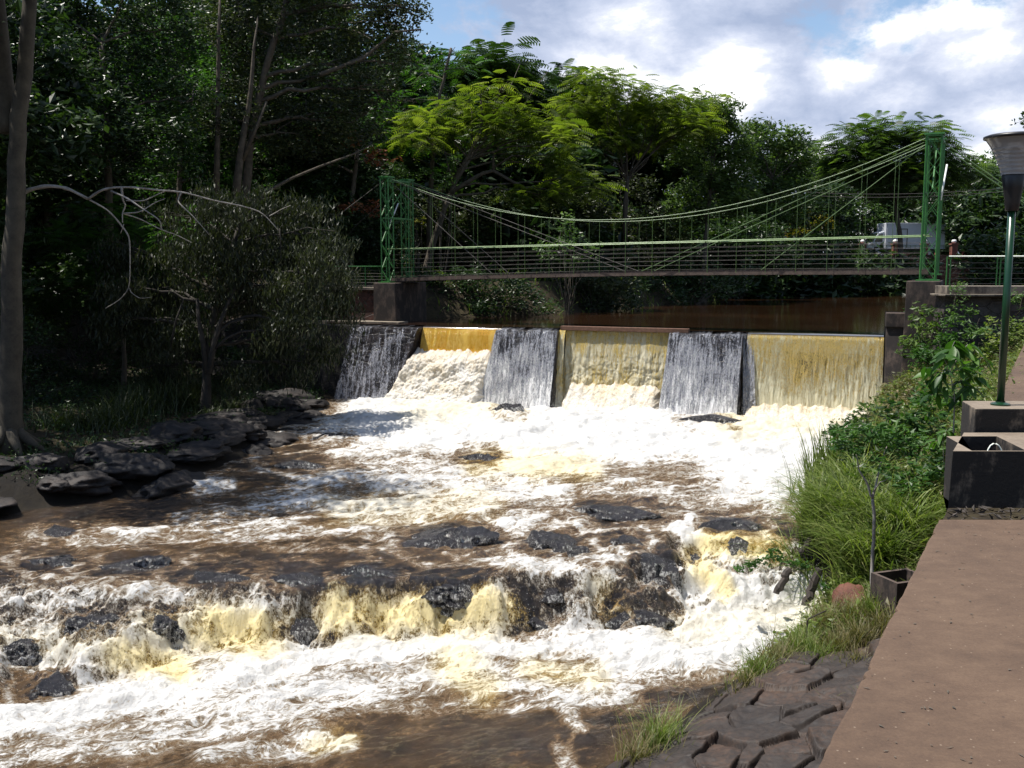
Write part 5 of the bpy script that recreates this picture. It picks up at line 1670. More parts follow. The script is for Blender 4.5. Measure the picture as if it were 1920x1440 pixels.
def tree(name, label, Y, trunk, r0, blobs, leaf_m, bark='bark', cat='tree', group=None, seed=1, style='broad', twigs=3, limb_from=.35, depth=.9, zbase=None, extra=None, **kw):
    """trunk and crown blobs are given as they stand in the photograph at distance Y; each blob gets its own depth"""
    r = np.random.default_rng(seed)
    tp_ = []
    for q in trunk:
        yy = Y + (q[2] if len(q) > 2 else 0)
        tp_.append(atY(q[0], q[1], yy))
    base = tp_[0].copy()
    g = gz(base[0], base[1]) if zbase is None else zbase
    if base[2] > g + .3:
        tp_.insert(0, np.array([base[0] + (base[0] - tp_[1][0]) * .05, base[1], g - .2]))
    else:
        tp_[0][2] = min(base[2], g) - .2
    org = np.array([tp_[0][0], tp_[0][1], g])
    t = empty(name, org, 0, label, cat, group)
    P = np.array(tp_)
    sgl = np.concatenate([[0], np.cumsum(np.linalg.norm(P[1:] - P[:-1], axis=1))])
    ns = max(10, int(sgl[-1] / .5)); s = np.linspace(0, sgl[-1], ns)
    Q = np.stack([np.interp(s, sgl, P[:, i]) for i in range(3)], 1)
    for _ in range(3): Q[1:-1] = (Q[:-2] + 2 * Q[1:-1] + Q[2:]) / 4
    Q[1:-1] += r.normal(0, .02, (ns - 2, 3))
    R = r0 * (1 - .62 * (s / s[-1]) ** .9); R[0] *= 1.45; R[1] *= 1.12
    mb = MB(org); mb.tube(Q, R, 12)
    B = []
    for b in blobs:
        px, py, rx, ry = b[:4]; dy = b[4] if len(b) > 4 else r.uniform(-1.5, 1.5)
        yy = Y + dy; c = atY(px, py, yy); kx = rx * yy / F; kz = ry * yy / F
        B.append((c[0], c[1], c[2], kx, max(kx * depth * .8, .4), kz))
    for (cx, cy, cz, rx, ry, rz) in B:
        c = np.array([cx, cy, cz])
        lo = int(ns * limb_from)
        cand = Q[lo:]
        sc_ = np.linalg.norm(cand - c, axis=1) + np.maximum(0, cand[:, 2] - c[2]) * 1.5
        j = lo + int(np.argmin(sc_))
        a0 = Q[j]; L = np.linalg.norm(c - a0)
        if L > .3:
            pth = limb_path(a0, c, r)
            r1 = min(R[j] * .62, .03 + L * .022)
            mb.tube(pth, np.linspace(r1, r1 * .35, len(pth)), 7, cap=False)
        else: pth = np.array([a0, c]); r1 = R[j] * .5
        for w_ in range(twigs):
            e = c + unit(r.normal(size=3)) * np.array([rx, ry, rz]) * .85
            st_ = pth[r.integers(len(pth) // 2, len(pth))]
            tw = limb_path(st_, e, r, n=6)
            mb.tube(tw, np.linspace(r1 * .42, r1 * .10 + .004, 6), 5, cap=False)
    if extra: extra(mb, r)
    mb.build('trunk', M[bark], t, smooth=True)
    foliage('crown', B, M[leaf_m], t, style=style, seed=seed, org=org, **kw)
    return t, org, B


def px_path(lst, Y0):
    return [atY(a, b, Y0 + (c[0] if c else 0)) for a, b, *c in lst]


# 1 the big pale forked tree on the left edge, with its bleached broken bough
Y1 = 24.6


def bough(mb, r):
    def br(lst, ra, rb, n=8):
        P = np.array(px_path(lst, Y1 + .2))
        k = np.linspace(0, len(P) - 1, len(P) * 4)
        Q = np.stack([np.interp(k, np.arange(len(P)), P[:, i]) for i in range(3)], 1)
        for _ in range(2): Q[1:-1] = (Q[:-2] + 2 * Q[1:-1] + Q[2:]) / 4
        mb.tube(Q, np.linspace(ra, rb, len(Q)), n)
    br([(18, 250), (8, 150), (2, 60), (-12, -80), (-30, -260)], .24, .10, 10)


t1, o1, _ = tree('forked_tree', 'tall pale trunked tree forking near the top left corner, beside the water', Y1,
                 [(18, 838), (20, 640), (28, 400), (32, 250), (48, 120), (56, 0), (64, -150), (80, -330)], .30,
                 [(40, -330, 150, 80), (-120, -260, 140, 90), (60, -420, 160, 90), (-260, -380, 140, 90), (0, -200, 110, 50, -2), (-60, -120, 60, 40, 2)],
                 'leaf_olive', bark='bark_pale', seed=11, style='broad', limb_from=.6, dens=3.2, leaf=.15, k=40, crad=.5, extra=bough)
mb = MB(o1)


def br2(lst, ra, rb, n=7):
    P = np.array(px_path(lst, Y1 + .3))
    k = np.linspace(0, len(P) - 1, len(P) * 4)
    Q = np.stack([np.interp(k, np.arange(len(P)), P[:, i]) for i in range(3)], 1)
    for _ in range(2): Q[1:-1] = (Q[:-2] + 2 * Q[1:-1] + Q[2:]) / 4
    mb.tube(Q, np.linspace(ra, rb, len(Q)) * .7 * (1 + .10 * rng.normal(size=len(Q))), n)


br2([(28, 372), (55, 355), (90, 348), (125, 352), (165, 373)], .08, .05)
br2([(165, 373), (205, 395, .2), (232, 428, .4), (243, 445, .4), (244, 490, .5), (243, 540, .6), (225, 562, .7), (198, 578, .7)], .035, .011)
br2([(165, 373), (190, 356, -.2), (215, 351, -.3), (250, 351, -.3), (300, 357, 0), (345, 360, .2), (400, 376, .5), (455, 386, .7), (492, 398, .9), (522, 432, 1)], .045, .016)
br2([(228, 351, -.3), (230, 375, -.3), (236, 385, -.2), (229, 400, -.2), (230, 418, -.2)], .038, .016)
br2([(208, 358, -.3), (240, 372, -.5), (262, 388, -.6), (300, 412, -.6), (304, 432, -.5)], .034, .018)
br2([(236, 376, -.3), (270, 377, -.1), (300, 362, .1), (318, 356, .2)], .026, .012)
br2([(232, 400, -.2), (262, 398, -.2), (290, 380, 0), (310, 372, 0)], .022, .01)
br2([(230, 400, -.2), (262, 410, .1), (300, 430, .3), (330, 440, .5), (360, 455, .6)], .028, .01)
br2([(232, 420, -.2), (229, 430, -.2), (226, 438, -.1)], .018, .008)
br2([(243, 540, .6), (245, 548, .6), (262, 560, .6), (285, 557, .6)], .016, .008)
br2([(340, 360, .2), (332, 378, .1), (352, 396, 0), (368, 412, 0), (392, 440, .1)], .03, .012)
br2([(505, 405, 1), (528, 392, 1.2), (545, 385, 1.3)], .015, .008)
mb.build('broken_bough', M['bark_white'], t1, smooth=True)
mb = MB(o1)   # buttress roots
for a in np.linspace(0, 2 * pi, 8)[:-1]:
    e = np.array([o1[0] + cos(a) * 1.0, o1[1] + sin(a) * .8, 0]); e[2] = gz(e[0], e[1]) + .0
    mb.tube([o1 + (0, 0, .75), o1 + np.array([cos(a) * .35, sin(a) * .3, .32]), e], [.2, .14, .05], 7)
mb.build('roots', M['bark_pale'], t1, smooth=True)


# 2 overhanging tree with drooping narrow leaves
def arches(mb, r):
    for lst, a, b in (([(398, 645), (412, 620), (432, 605), (455, 599), (475, 600)], .05, .02), ([(402, 655), (425, 634), (452, 622), (490, 619), (515, 628), (530, 640)], .045, .015),
                      ([(520, 560), (530, 590), (540, 620), (556, 640)], .03, .012), ([(388, 700), (380, 640), (372, 600), (370, 560)], .10, .05), ([(392, 700), (402, 640), (415, 600), (440, 540)], .11, .05),
                      ([(524, 428), (526, 450), (527, 495)], .02, .01), ([(320, 650), (330, 600), (345, 560)], .04, .02)):
        P = np.array(px_path(lst, 30.6)); mb.tube(P, np.linspace(a, b, len(P)), 7)


tree('overhanging_tree', 'dark tree with drooping narrow leaves leaning out over the shaded water', 31.5,
     [(384, 735), (386, 690), (392, 640), (405, 560), (430, 480), (450, 420)], .17,
     [(440, 430, 90, 45), (520, 480, 90, 60), (570, 400, 50, 50), (360, 470, 80, 60), (600, 520, 50, 80), (470, 560, 90, 50), (540, 600, 70, 45), (300, 540, 80, 50), (400, 380, 70, 35), (630, 470, 30, 60),
      (340, 620, 60, 40), (430, 505, 80, 50), (560, 540, 60, 50), (630, 560, 40, 60), (600, 650, 50, 40), (500, 650, 60, 30), (270, 600, 60, 50), (560, 690, 40, 26), (480, 380, 40, 26), (610, 440, 30, 30), (230, 470, 50, 40), (245, 540, 60, 40), (200, 600, 50, 40), (320, 400, 40, 24), (300, 690, 60, 30), (450, 690, 50, 24), (640, 540, 24, 60)],
     'leaf_willow', bark='bark_dim', twigs=2, seed=12, style='droop', limb_from=.25, dens=3.8, shell=.05, leaf=.24, asp=.17, k=60, crad=.42, hang=.22, extra=arches)

tree('shade_tree', 'tree past the left edge whose crown shades the left bank', 26, [(-300, 820), (-290, 500), (-270, 250), (-240, 0)], .3,
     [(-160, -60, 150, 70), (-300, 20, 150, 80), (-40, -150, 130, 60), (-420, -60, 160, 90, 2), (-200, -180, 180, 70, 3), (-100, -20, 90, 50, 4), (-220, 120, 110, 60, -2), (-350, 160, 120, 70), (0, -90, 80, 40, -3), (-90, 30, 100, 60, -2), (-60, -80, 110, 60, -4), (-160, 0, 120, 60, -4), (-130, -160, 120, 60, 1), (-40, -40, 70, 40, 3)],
     'leaf_dark', seed=26, limb_from=.5, dens=3.2, leaf=.18, k=36, crad=.5)  # out-of-view tree, added so that its crown keeps sun off the left bank

# 3 tall tree with reddish trunk, its crown reaching the sky gap
def stems3(mb, r):
    for lst, a, b in (([(438, 400), (446, 330), (455, 260), (466, 200), (472, 150), (476, 90), (484, 30)], .20, .03), ([(455, 300), (480, 240), (500, 190)], .10, .05), ([(600, 140), (680, 110), (740, 60), (790, 55)], .10, .03),
                      ([(405, 420), (408, 250), (410, 60), (414, -40)], .15, .03), ([(456, 392), (500, 360), (545, 335), (600, 312), (660, 290), (700, 270)], .09, .02)):
        P = np.array(px_path(lst, 41)); mb.tube(P, np.linspace(a, b, len(P)), 8)


tree('tall_tree', 'tall dark tree with slanting reddish trunks, its crown jutting into the blue sky gap', 42,
     [(450, 520), (458, 400), (470, 250), (500, 120), (540, 0), (560, -120)], .26,
     [(560, 50, 110, 80), (700, 70, 80, 50), (640, 150, 90, 60), (500, 150, 80, 70), (440, 40, 90, 80), (760, 30, 45, 40), (600, -70, 130, 60), (480, -90, 110, 60), (720, 0, 60, 40), (660, 230, 80, 50),
      (560, 250, 80, 60), (740, 120, 30, 25), (430, 220, 60, 70), (740, 170, 40, 30), (780, 20, 18, 14)],
     'leaf_olive', bark='bark', seed=13, dens=3.2, leaf=.19, k=36, crad=.42, extra=stems3)

# 4.. the wall of trees on the left bank
tree('broadleaf_tree', 'broad dark green tree filling the upper left behind the forked trunk', 38,
     [(210, 600), (205, 420), (200, 240), (190, 80)], .22,
     [(180, 240, 120, 80), (100, 130, 110, 80), (260, 160, 100, 70), (60, 280, 80, 80), (300, 280, 90, 70), (200, 60, 110, 60), (330, 60, 80, 70, 2), (90, 20, 90, 60), (240, -40, 120, 60), (360, 190, 60, 60)],
     'leaf_dark', seed=14, dens=2.8, leaf=.20, k=38, crad=.42)
tree('broadleaf_tree', 'green tree with glinting leaves between the forked trunk and the tall tree', 45,
     [(330, 560), (335, 400), (340, 200)], .2,
     [(330, 330, 90, 70), (380, 260, 70, 70), (260, 350, 80, 60), (420, 330, 60, 60), (350, 190, 80, 60), (400, 120, 70, 60), (480, 330, 60, 60), (300, 100, 90, 60), (550, 360, 70, 60)],
     'leaf_green', seed=15, dens=2.6, leaf=.20, k=36, crad=.42)
tree('feathery_tree', 'low bright green feathery tree below the bleached bough', 35,
     [(230, 640), (235, 560), (240, 470)], .10,
     [(170, 420, 90, 40), (120, 470, 70, 40), (300, 470, 70, 40), (240, 500, 90, 45), (340, 440, 60, 35), (180, 540, 80, 40), (330, 520, 60, 40), (60, 540, 60, 50)],
     'leaf_green', seed=16, style='feather', dens=2.4, leaf=.42, k=14, crad=.42)
tree('red_tipped_tree', 'dark mango tree with flushes of red young leaves left of the left tower', 46,
     [(640, 600), (650, 480), (660, 380), (670, 280)], .22,
     [(670, 330, 70, 60), (610, 400, 70, 60), (700, 430, 50, 50), (640, 250, 60, 50), (580, 300, 60, 60), (660, 480, 60, 50), (590, 480, 60, 50)],
     'leaf_dark', seed=17, dens=3.0, leaf=.23, k=38, crad=.42)
TR = [o for o in bpy.data.objects if o.name.startswith('red_tipped_tree')][0]
ro = np.array(TR.location)
foliage('red_flush', [(*atY(a, b, 44.6), c * 44.6 / F, .6, d * 44.6 / F) for a, b, c, d in ((680, 385, 40, 16), (650, 400, 26, 16), (700, 395, 20, 16), (600, 240, 20, 12), (670, 265, 28, 12), (720, 300, 20, 10), (690, 285, 20, 8), (625, 225, 12, 10), (330, 250, 8, 6))],
        M['leaf_red'], TR, dens=3.0, leaf=.20, k=16, crad=.26, seed=5, org=ro)
tree('feathery_tree', 'feathery tree rising behind the left tower against the blue sky', 52,
     [(800, 520), (805, 400), (812, 280), (822, 180), (846, 90)], .17,
     [(790, 140, 45, 28), (740, 190, 50, 30), (830, 200, 55, 30), (846, 100, 22, 14), (780, 250, 60, 35), (720, 250, 50, 40), (870, 130, 30, 16), (760, 300, 60, 35), (700, 210, 30, 30)],
     'leaf_green', seed=18, style='feather', dens=1.2, leaf=.55, k=8, crad=.45)


def limbs9(mb, r):
    for lst, a, b in (([(845, 362), (870, 345), (905, 325), (925, 320), (960, 340), (985, 352), (1010, 352)], .13, .05), ([(925, 320), (925, 295), (935, 275), (960, 265), (1000, 255)], .08, .03),
                      ([(878, 300), (895, 282), (925, 275)], .08, .03), ([(850, 340), (880, 290), (900, 250), (905, 225), (900, 170)], .12, .04), ([(925, 315), (960, 292), (1000, 292), (1040, 290)], .06, .02),
                      ([(850, 350), (840, 310), (828, 260)], .06, .025), ([(905, 240), (950, 180), (975, 120)], .04, .012), ([(940, 270), (1000, 170), (1030, 130)], .035, .01)):
        P = np.array(px_path(lst, 50)); mb.tube(P, np.linspace(a, b, len(P)), 8)


tree('flame_tree', 'leaning flame tree with flat yellow green fronds over the middle of the bridge', 50,
     [(798, 505), (808, 465), (822, 425), (838, 375), (850, 345), (880, 300)], .21,
     [(880, 190, 80, 22), (960, 205, 70, 20), (1030, 240, 60, 22), (810, 225, 60, 22), (1000, 290, 70, 18), (1070, 320, 55, 16), (920, 240, 80, 18), (1050, 270, 50, 16), (860, 260, 60, 18), (980, 245, 60, 18), (1090, 350, 60, 14),
      (1010, 365, 70, 14), (780, 260, 50, 18), (950, 160, 40, 14)],
     'leaf_flame', seed=19, style='feather', dens=1.7, leaf=.62, k=7, crad=.45, depth=1.3, extra=limbs9, limb_from=.6)


def limbs10(mb, r):
    for lst, a, b in (([(1175, 340), (1175, 290), (1165, 240), (1150, 190)], .10, .03), ([(1172, 480), (1172, 380), (1178, 330)], .16, .11), ([(1178, 330), (1150, 300), (1110, 270)], .07, .02),
                      ([(1178, 330), (1215, 280), (1230, 240), (1260, 200)], .08, .02), ([(1150, 190), (1130, 150), (1110, 125)], .04, .01), ([(1230, 240), (1220, 190), (1215, 160)], .04, .012)):
        P = np.array(px_path(lst, 60)); mb.tube(P, np.linspace(a, b, len(P)), 8)


tree('flame_tree', 'airy flame tree with sky showing through, just left of the dark dome crowned trees', 60,
     [(1172, 480), (1172, 420), (1176, 340)], .17,
     [(1115, 150, 40, 18), (1180, 165, 45, 18), (1240, 180, 40, 16), (1090, 200, 50, 20), (1160, 215, 60, 20), (1230, 220, 55, 20), (1290, 200, 35, 16), (1120, 260, 50, 16), (1200, 265, 55, 16), (1280, 245, 50, 18), (1060, 240, 40, 20),
      (1310, 225, 30, 14), (1320, 190, 20, 10), (1050, 330, 50, 16)],
     'leaf_flame', seed=20, style='feather', dens=2.9, leaf=.68, k=6, crad=.5, depth=1.2, extra=limbs10)

tree('dome_tree', 'dark dome crowned tree at the middle of the far bank', 64,
     [(1320, 500), (1325, 420), (1335, 330)], .25,
     [(1335, 215, 55, 40), (1385, 260, 45, 40), (1330, 250, 50, 45), (1370, 300, 50, 50), (1300, 310, 50, 50), (1340, 370, 60, 50), (1390, 360, 40, 50), (1290, 390, 50, 50), (1350, 210, 25, 16)],
     'leaf_mid', seed=21, dens=2.0, leaf=.30, k=36, crad=.55)
tree('dome_tree', 'rounded green tree behind the sagging middle of the cables', 74,
     [(1440, 500), (1442, 420), (1450, 340)], .25,
     [(1440, 300, 50, 40), (1490, 320, 40, 45), (1420, 260, 30, 18), (1400, 370, 50, 50), (1470, 380, 60, 50), (1510, 290, 24, 20), (1400, 290, 30, 30), (1470, 262, 50, 24), (1410, 245, 40, 18)],
     'leaf_mid', seed=22, dens=1.8, leaf=.34, k=36, crad=.6)
tree('spreading_tree', 'dark spreading feathery tree behind the top of the right tower', 84,
     [(1690, 470), (1685, 420), (1672, 350), (1660, 300)], .3,
     [(1600, 262, 40, 20), (1650, 250, 50, 22), (1710, 245, 50, 20), (1750, 255, 35, 20), (1680, 290, 70, 26), (1600, 300, 60, 26), (1760, 300, 50, 24), (1560, 320, 40, 30), (1640, 330, 70, 30), (1720, 340, 70, 30), (1800, 320, 35, 20), (1560, 290, 26, 14)],
     'leaf_mid', seed=23, style='feather', dens=1.1, leaf=1.0, k=14, crad=.9)
tree('roadside_tree', 'mid green tree beside the street lamp on the far road', 108,
     [(1840, 470), (1842, 420), (1845, 360)], .3,
     [(1820, 360, 50, 40), (1870, 330, 50, 40), (1900, 390, 50, 40), (1800, 400, 40, 40), (1850, 400, 50, 40), (1930, 330, 40, 50)],
     'leaf_mid', seed=24, dens=1.0, leaf=.5, k=36, crad=.9)
tree('overhead_branch_tree', 'tree off the right edge whose leafy tip enters above the street lamp', 60,
     [(2080, 520), (2075, 300), (2060, 230)], .25, [(2040, 220, 70, 40), (1980, 230, 40, 16), (1920, 228, 18, 7), (2100, 260, 80, 60)], 'leaf_dark', seed=25, dens=1.0, leaf=.3, k=20, crad=.4)


def bush(name, label, Y, blobs, m, group=None, seed=1, style='broad', cat='bush', **kw):
    B = []
    r = np.random.default_rng(seed)
    for b in blobs:
        px, py, rx, ry = b[:4]; yy = Y + (b[4] if len(b) > 4 else 0)
        c = atY(px, py, yy); kx = rx * yy / F
        B.append((c[0], c[1], c[2], kx, kx * .8, ry * yy / F))
    A = np.mean(np.array(B), 0)
    org = np.array([A[0], A[1], min(gz(A[0], A[1]), A[2])])
    t = empty(name, org, 0, label, cat, group)
    mb = MB(org)
    for q in B:
        c = np.array(q[:3])
        for k in range(3):
            e = c + unit(r.normal(size=3)) * np.array(q[3:]) * .7
            pth = limb_path(org + r.normal(0, .05, 3) * (1, 1, 0) - (0, 0, .1), e, r, n=7)
            mb.tube(pth, np.linspace(.012 * max(1, Y / 25), .004 * max(1, Y / 25), 7), 5, cap=False)
    mb.build('stems', M['bark'], t, smooth=True)
    foliage('leaves', B, M[m], t, style=style, seed=seed, org=org, **kw)
    return t


bush('bush', 'rounded pale green bush behind the front of the white truck', 106, [(1600, 395, 45, 28), (1570, 410, 36, 26), (1640, 412, 30, 24), (1610, 372, 26, 14)], 'leaf_pale', seed=31, dens=1.0, leaf=.34, k=30, crad=.55)
bush('flowering_bush', 'bush with yellow and orange leaves left of the pale green bush', 82, [(1525, 405, 30, 18), (1550, 425, 26, 14), (1495, 440, 26, 20)], 'leaf_yellow', seed=32, dens=1.1, leaf=.28, k=24, crad=.45)
bush('bush', 'pale green shrub under the overhead wires right of the white truck', 104, [(1835, 400, 26, 26), (1800, 425, 30, 24), (1880, 425, 40, 28), (1910, 440, 34, 30)], 'leaf_green', seed=33, dens=.8, leaf=.42, k=26, crad=.7)
bush('bush', 'sunlit green bush behind the middle of the footbridge railing', 47, [(1070, 440, 30, 26), (1040, 470, 36, 26), (1100, 480, 26, 20), (1060, 410, 20, 14)], 'leaf_pale', seed=34, dens=1.5, leaf=.20, k=22, crad=.32)
bush('bush', 'small lime green bush beside the top of the leaning trunk', 49, [(850, 300, 10, 10), (830, 345, 26, 20), (800, 340, 26, 20)], 'leaf_pale', seed=35, dens=2.2, leaf=.18, k=18, crad=.28)
bush('bush', 'yellow green sprig between the left tower and the leaning trunk', 47, [(787, 412, 11, 8), (775, 420, 8, 8)], 'leaf_yellow', seed=36, dens=3.5, leaf=.14, k=14, crad=.2)

UNDER = [
    ('glinting dark undergrowth left of the leaning trunk', 55, [(860, 430, 60, 40), (800, 400, 50, 50), (920, 400, 60, 40), (760, 460, 60, 50), (880, 480, 70, 40)], 'leaf_olive'),
    ('dark undergrowth behind the left half of the footbridge', 57, [(970, 410, 60, 40), (1020, 380, 60, 40), (960, 470, 60, 40), (1090, 390, 60, 36), (1040, 440, 60, 50)], 'leaf_olive'),
    ('brownish thicket below the airy flame tree', 64, [(1210, 400, 46, 46), (1250, 450, 50, 40), (1150, 440, 50, 44), (1190, 350, 40, 26), (1200, 490, 60, 30)], 'leaf_olive'),
    ('dark thicket under the dome crowned trees', 70, [(1350, 460, 60, 40), (1420, 450, 60, 40), (1300, 470, 50, 40), (1390, 490, 70, 30), (1440, 480, 60, 30)], 'leaf_dark'),
    ('dark thicket behind the right half of the railing', 80, [(1500, 400, 50, 40), (1560, 450, 60, 30), (1500, 470, 60, 30), (1580, 470, 30, 18), (1550, 380, 50, 36)], 'leaf_dark'),
    ('dark foliage behind the left tower of the footbridge', 48, [(720, 350, 60, 50), (690, 440, 60, 50), (740, 420, 40, 60), (620, 540, 50, 30), (700, 520, 50, 40), (660, 470, 50, 40)], 'leaf_dark'),
    ('dark understory bush left of the overhanging tree', 36, [(170, 620, 80, 60), (100, 560, 70, 60), (250, 600, 60, 50), (80, 660, 60, 60), (200, 690, 70, 40)], 'leaf_dark'),
    ('shaded shrubs behind the base of the overhanging tree', 38, [(300, 650, 70, 60), (370, 600, 60, 70), (440, 680, 60, 50), (520, 660, 60, 50), (330, 720, 60, 30)], 'leaf_dark'),
    ('dark shrubs behind the pale forked trunk', 31, [(60, 600, 40, 60), (40, 720, 50, 50), (110, 740, 60, 40), (-20, 640, 50, 80), (-30, 500, 60, 90)], 'leaf_dark'),
    ('shaded shrubs between the overhanging tree and the dam', 41, [(580, 600, 50, 50), (630, 640, 40, 40), (560, 690, 60, 40), (620, 580, 40, 30), (500, 620, 60, 60)], 'leaf_dark'),
    ('dark shrubs trailing into the held water beside the left pier', 46, [(850, 545, 60, 30), (800, 560, 36, 20), (920, 555, 50, 22), (980, 560, 46, 18)], 'leaf_dark'),
    ('dark waterside shrubs under the middle of the footbridge', 52, [(1050, 550, 50, 24), (1120, 555, 50, 18), (1180, 545, 46, 22), (1000, 530, 50, 26), (1110, 520, 60, 30)], 'leaf_dark'),
    ('waterside shrubs left of the hanging green shrub', 64, [(1260, 545, 46, 16), (1320, 535, 50, 20), (1220, 520, 50, 26), (1380, 535, 50, 16), (1300, 505, 60, 24)], 'leaf_dark'),
    ('green shrub hanging over the held water near the far wall', 78, [(1505, 528, 18, 20), (1450, 530, 40, 16), (1490, 505, 40, 20), (1400, 515, 40, 20), (1545, 520, 34, 14)], 'leaf_green'),
    ('dark bank bushes just right of the left pier', 45, [(800, 530, 40, 26), (840, 570, 40, 16), (880, 525, 46, 26), (900, 575, 46, 12), (950, 530, 46, 26), (1000, 575, 46, 12)], 'leaf_dark'),
    ('low bushes along the held water between the two flame trees', 50, [(1040, 580, 40, 10), (1080, 530, 50, 20), (1110, 575, 40, 10), (1150, 530, 50, 24), (1170, 570, 36, 10)], 'leaf_olive'),
    ('low bushes where the held water bends right', 60, [(1200, 565, 36, 10), (1240, 530, 46, 20), (1270, 555, 40, 12), (1330, 550, 40, 12), (1380, 520, 40, 20)], 'leaf_dark'),
    ('tuft of leaves at the foot of the far reddish wall', 90, [(1605, 538, 16, 8), (1580, 530, 20, 12), (1560, 515, 30, 16)], 'leaf_green'),
]
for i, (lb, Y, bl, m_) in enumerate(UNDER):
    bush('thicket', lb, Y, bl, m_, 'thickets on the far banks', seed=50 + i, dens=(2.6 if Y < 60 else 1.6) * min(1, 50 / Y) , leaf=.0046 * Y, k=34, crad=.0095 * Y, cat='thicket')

# far trees that close the view: three models, copied
def far_tree(seed, m_, style, lf, k):
    org = np.zeros(3)
    t = empty('far_tree', (0, 0, 0))
    r = np.random.default_rng(seed)
    mb = MB()
    mb.tube([(0, 0, -.5), (.1, 0, 3), (0, .1, 6), (.1, 0, 9)], [.32, .25, .18, .08], 10)
    B = []
    for kx in range(11):
        a = r.uniform(0, 2 * pi); d = r.uniform(.4, 3.4); h = r.uniform(3.0, 10.5); d *= 1.15 - abs(h - 6.0) / 9
        B.append((cos(a) * d, sin(a) * d, h, r.uniform(1.5, 2.3), r.uniform(1.5, 2.3), r.uniform(1.0, 1.6)))
        mb.tube(limb_path((0, 0, max(2, h * .55)), B[-1][:3], r), np.linspace(.10, .03, 9), 6, cap=False)
    mb.build('trunk', M['bark'], t, smooth=True)
    foliage('crown', B, M[m_], t, style=style, seed=seed, dens=1.7, leaf=lf, k=int(k * 1.2), crad=.62)
    return t


FT = [far_tree(71, 'leaf_mid', 'broad', .34, 30), far_tree(72, 'leaf_olive', 'broad', .32, 28), far_tree(73, 'leaf_flame', 'feather', .9, 9)]
# px, Y, scale, model, label
FAR = [
    (-160, 44, 1.5, 1, 'dark tree off the left edge behind the forked trunk'), (40, 50, 1.55, 0, 'tall dark tree behind the fork of the pale trunk'), (150, 58, 1.2, 2, 'feathery tree far behind the bleached bough'),
    (260, 54, 1.15, 0, 'dark tree behind the start of the bleached bough'), (370, 60, 1.5, 1, 'olive tree behind the tall slanting trunks'), (470, 56, 1.55, 0, 'dark tree right behind the tall slanting trunks'),
    (560, 64, 1.75, 0, 'dark tree deep behind the mango tree'), (650, 60, 1.35, 1, 'olive tree just behind the red young leaves'), (740, 62, 1.15, 0, 'dark tree behind the left tower'),
    (830, 66, 1.15, 2, 'feathery tree behind the leaning flame tree, nearest the tower'), (930, 68, 1.3, 2, 'feathery tree behind the crown of the leaning flame tree'), (1020, 72, 1.3, 2, 'feathery tree between the two flame trees'),
    (1110, 76, 1.15, 2, 'low feathery tree left of the airy flame tree trunk'), (1200, 78, 1.2, 2, 'low feathery tree right of the airy flame tree trunk'), (1290, 82, 1.0, 0, 'dark tree behind the dome crowned tree'),
    (1385, 88, .95, 1, 'olive tree seen between the two dome crowned trees'), (1470, 94, .95, 0, 'dark tree behind the rounded green tree'), (1560, 100, .88, 0, 'dark tree behind the yellow bush'),
    (1640, 110, .95, 1, 'olive tree behind the pale green bush'), (1730, 116, 1.05, 0, 'dark tree behind the right tower'), (1810, 118, 1.0, 0, 'dark tree between the right tower and the lamp'),
    (1890, 118, .95, 1, 'olive tree behind the street lamp head'), (1980, 115, 1.1, 0, 'dark tree past the right edge behind the lamp'), (2100, 112, 1.1, 1, 'olive tree well past the right edge'),
    (-60, 34, 1.15, 0, 'dark tree on the left bank past the left edge'), (-340, 30, 1.3, 1, 'tree on the left bank well past the left edge'), (-500, 40, 1.5, 0, 'dark tree far past the left edge'),
    (100, 42, 1.0, 1, 'olive tree close behind the pale forked trunk'), (520, 48, .95, 0, 'dark tree standing behind the overhanging tree'),
]
first = {}
for i, (px, Y, s_, k, lb) in enumerate(FAR):
    src = FT[k]
    if k not in first:
        o = src; first[k] = 1
    else:
        o = src.copy(); COL.objects.link(o)
        for ch in src.children:
            c = ch.copy(); COL.objects.link(c); c.parent = o
    x = atY(px, 480, Y)[0]
    o.location = (x, Y, gz(x, Y) - .1); o.rotation_euler = (0, 0, (i * 2.39) % 6.28); o.scale = (s_, s_, s_)
    tag(o, lb, 'tree', 'trees closing the view')
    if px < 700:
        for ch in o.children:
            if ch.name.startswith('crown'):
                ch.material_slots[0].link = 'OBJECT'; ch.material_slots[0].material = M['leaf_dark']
# ------------------------------------------------------------------ grasses and bank plants
def blades(base, L, W, lean, r, droop=.5, seg=5):
    """base (n,3); arching blades with `seg` segments"""
    n = len(base)
    az = r.uniform(0, 2 * pi, n)
    h = np.stack([np.cos(az), np.sin(az), np.zeros(n)], 1)
    az2 = az + pi / 2 + r.normal(0, .5, n)
    s = np.stack([np.cos(az2), np.sin(az2), np.zeros(n)], 1)
    P = []
    for k in range(seg + 1):
        f_ = k / seg
        out = lean * f_ + droop * f_ ** 2.4
        up = f_ * (1 - .28 * droop * f_ ** 2.2 * 2.0)
        c = base + h * (L * out)[:, None] + np.array([0, 0, 1]) * (L * up)[:, None]
        w_ = W * (1 - f_ ** 1.8) * .5 + .0006
        P.append(np.stack([c - s * w_[:, None], c + s * w_[:, None]], 1))
    v = np.stack(P, 1).reshape(n, (seg + 1) * 2, 3)
    f = []
    for k in range(seg):
        f.append(np.array([2 * k, 2 * k + 1, 2 * k + 3, 2 * k + 2]))
    f = np.array(f)
    F_ = (np.arange(n)[:, None, None] * (seg + 1) * 2 + f[None]).reshape(-1, 4)
    return v.reshape(-1, 3), F_, (seg + 1) * 2


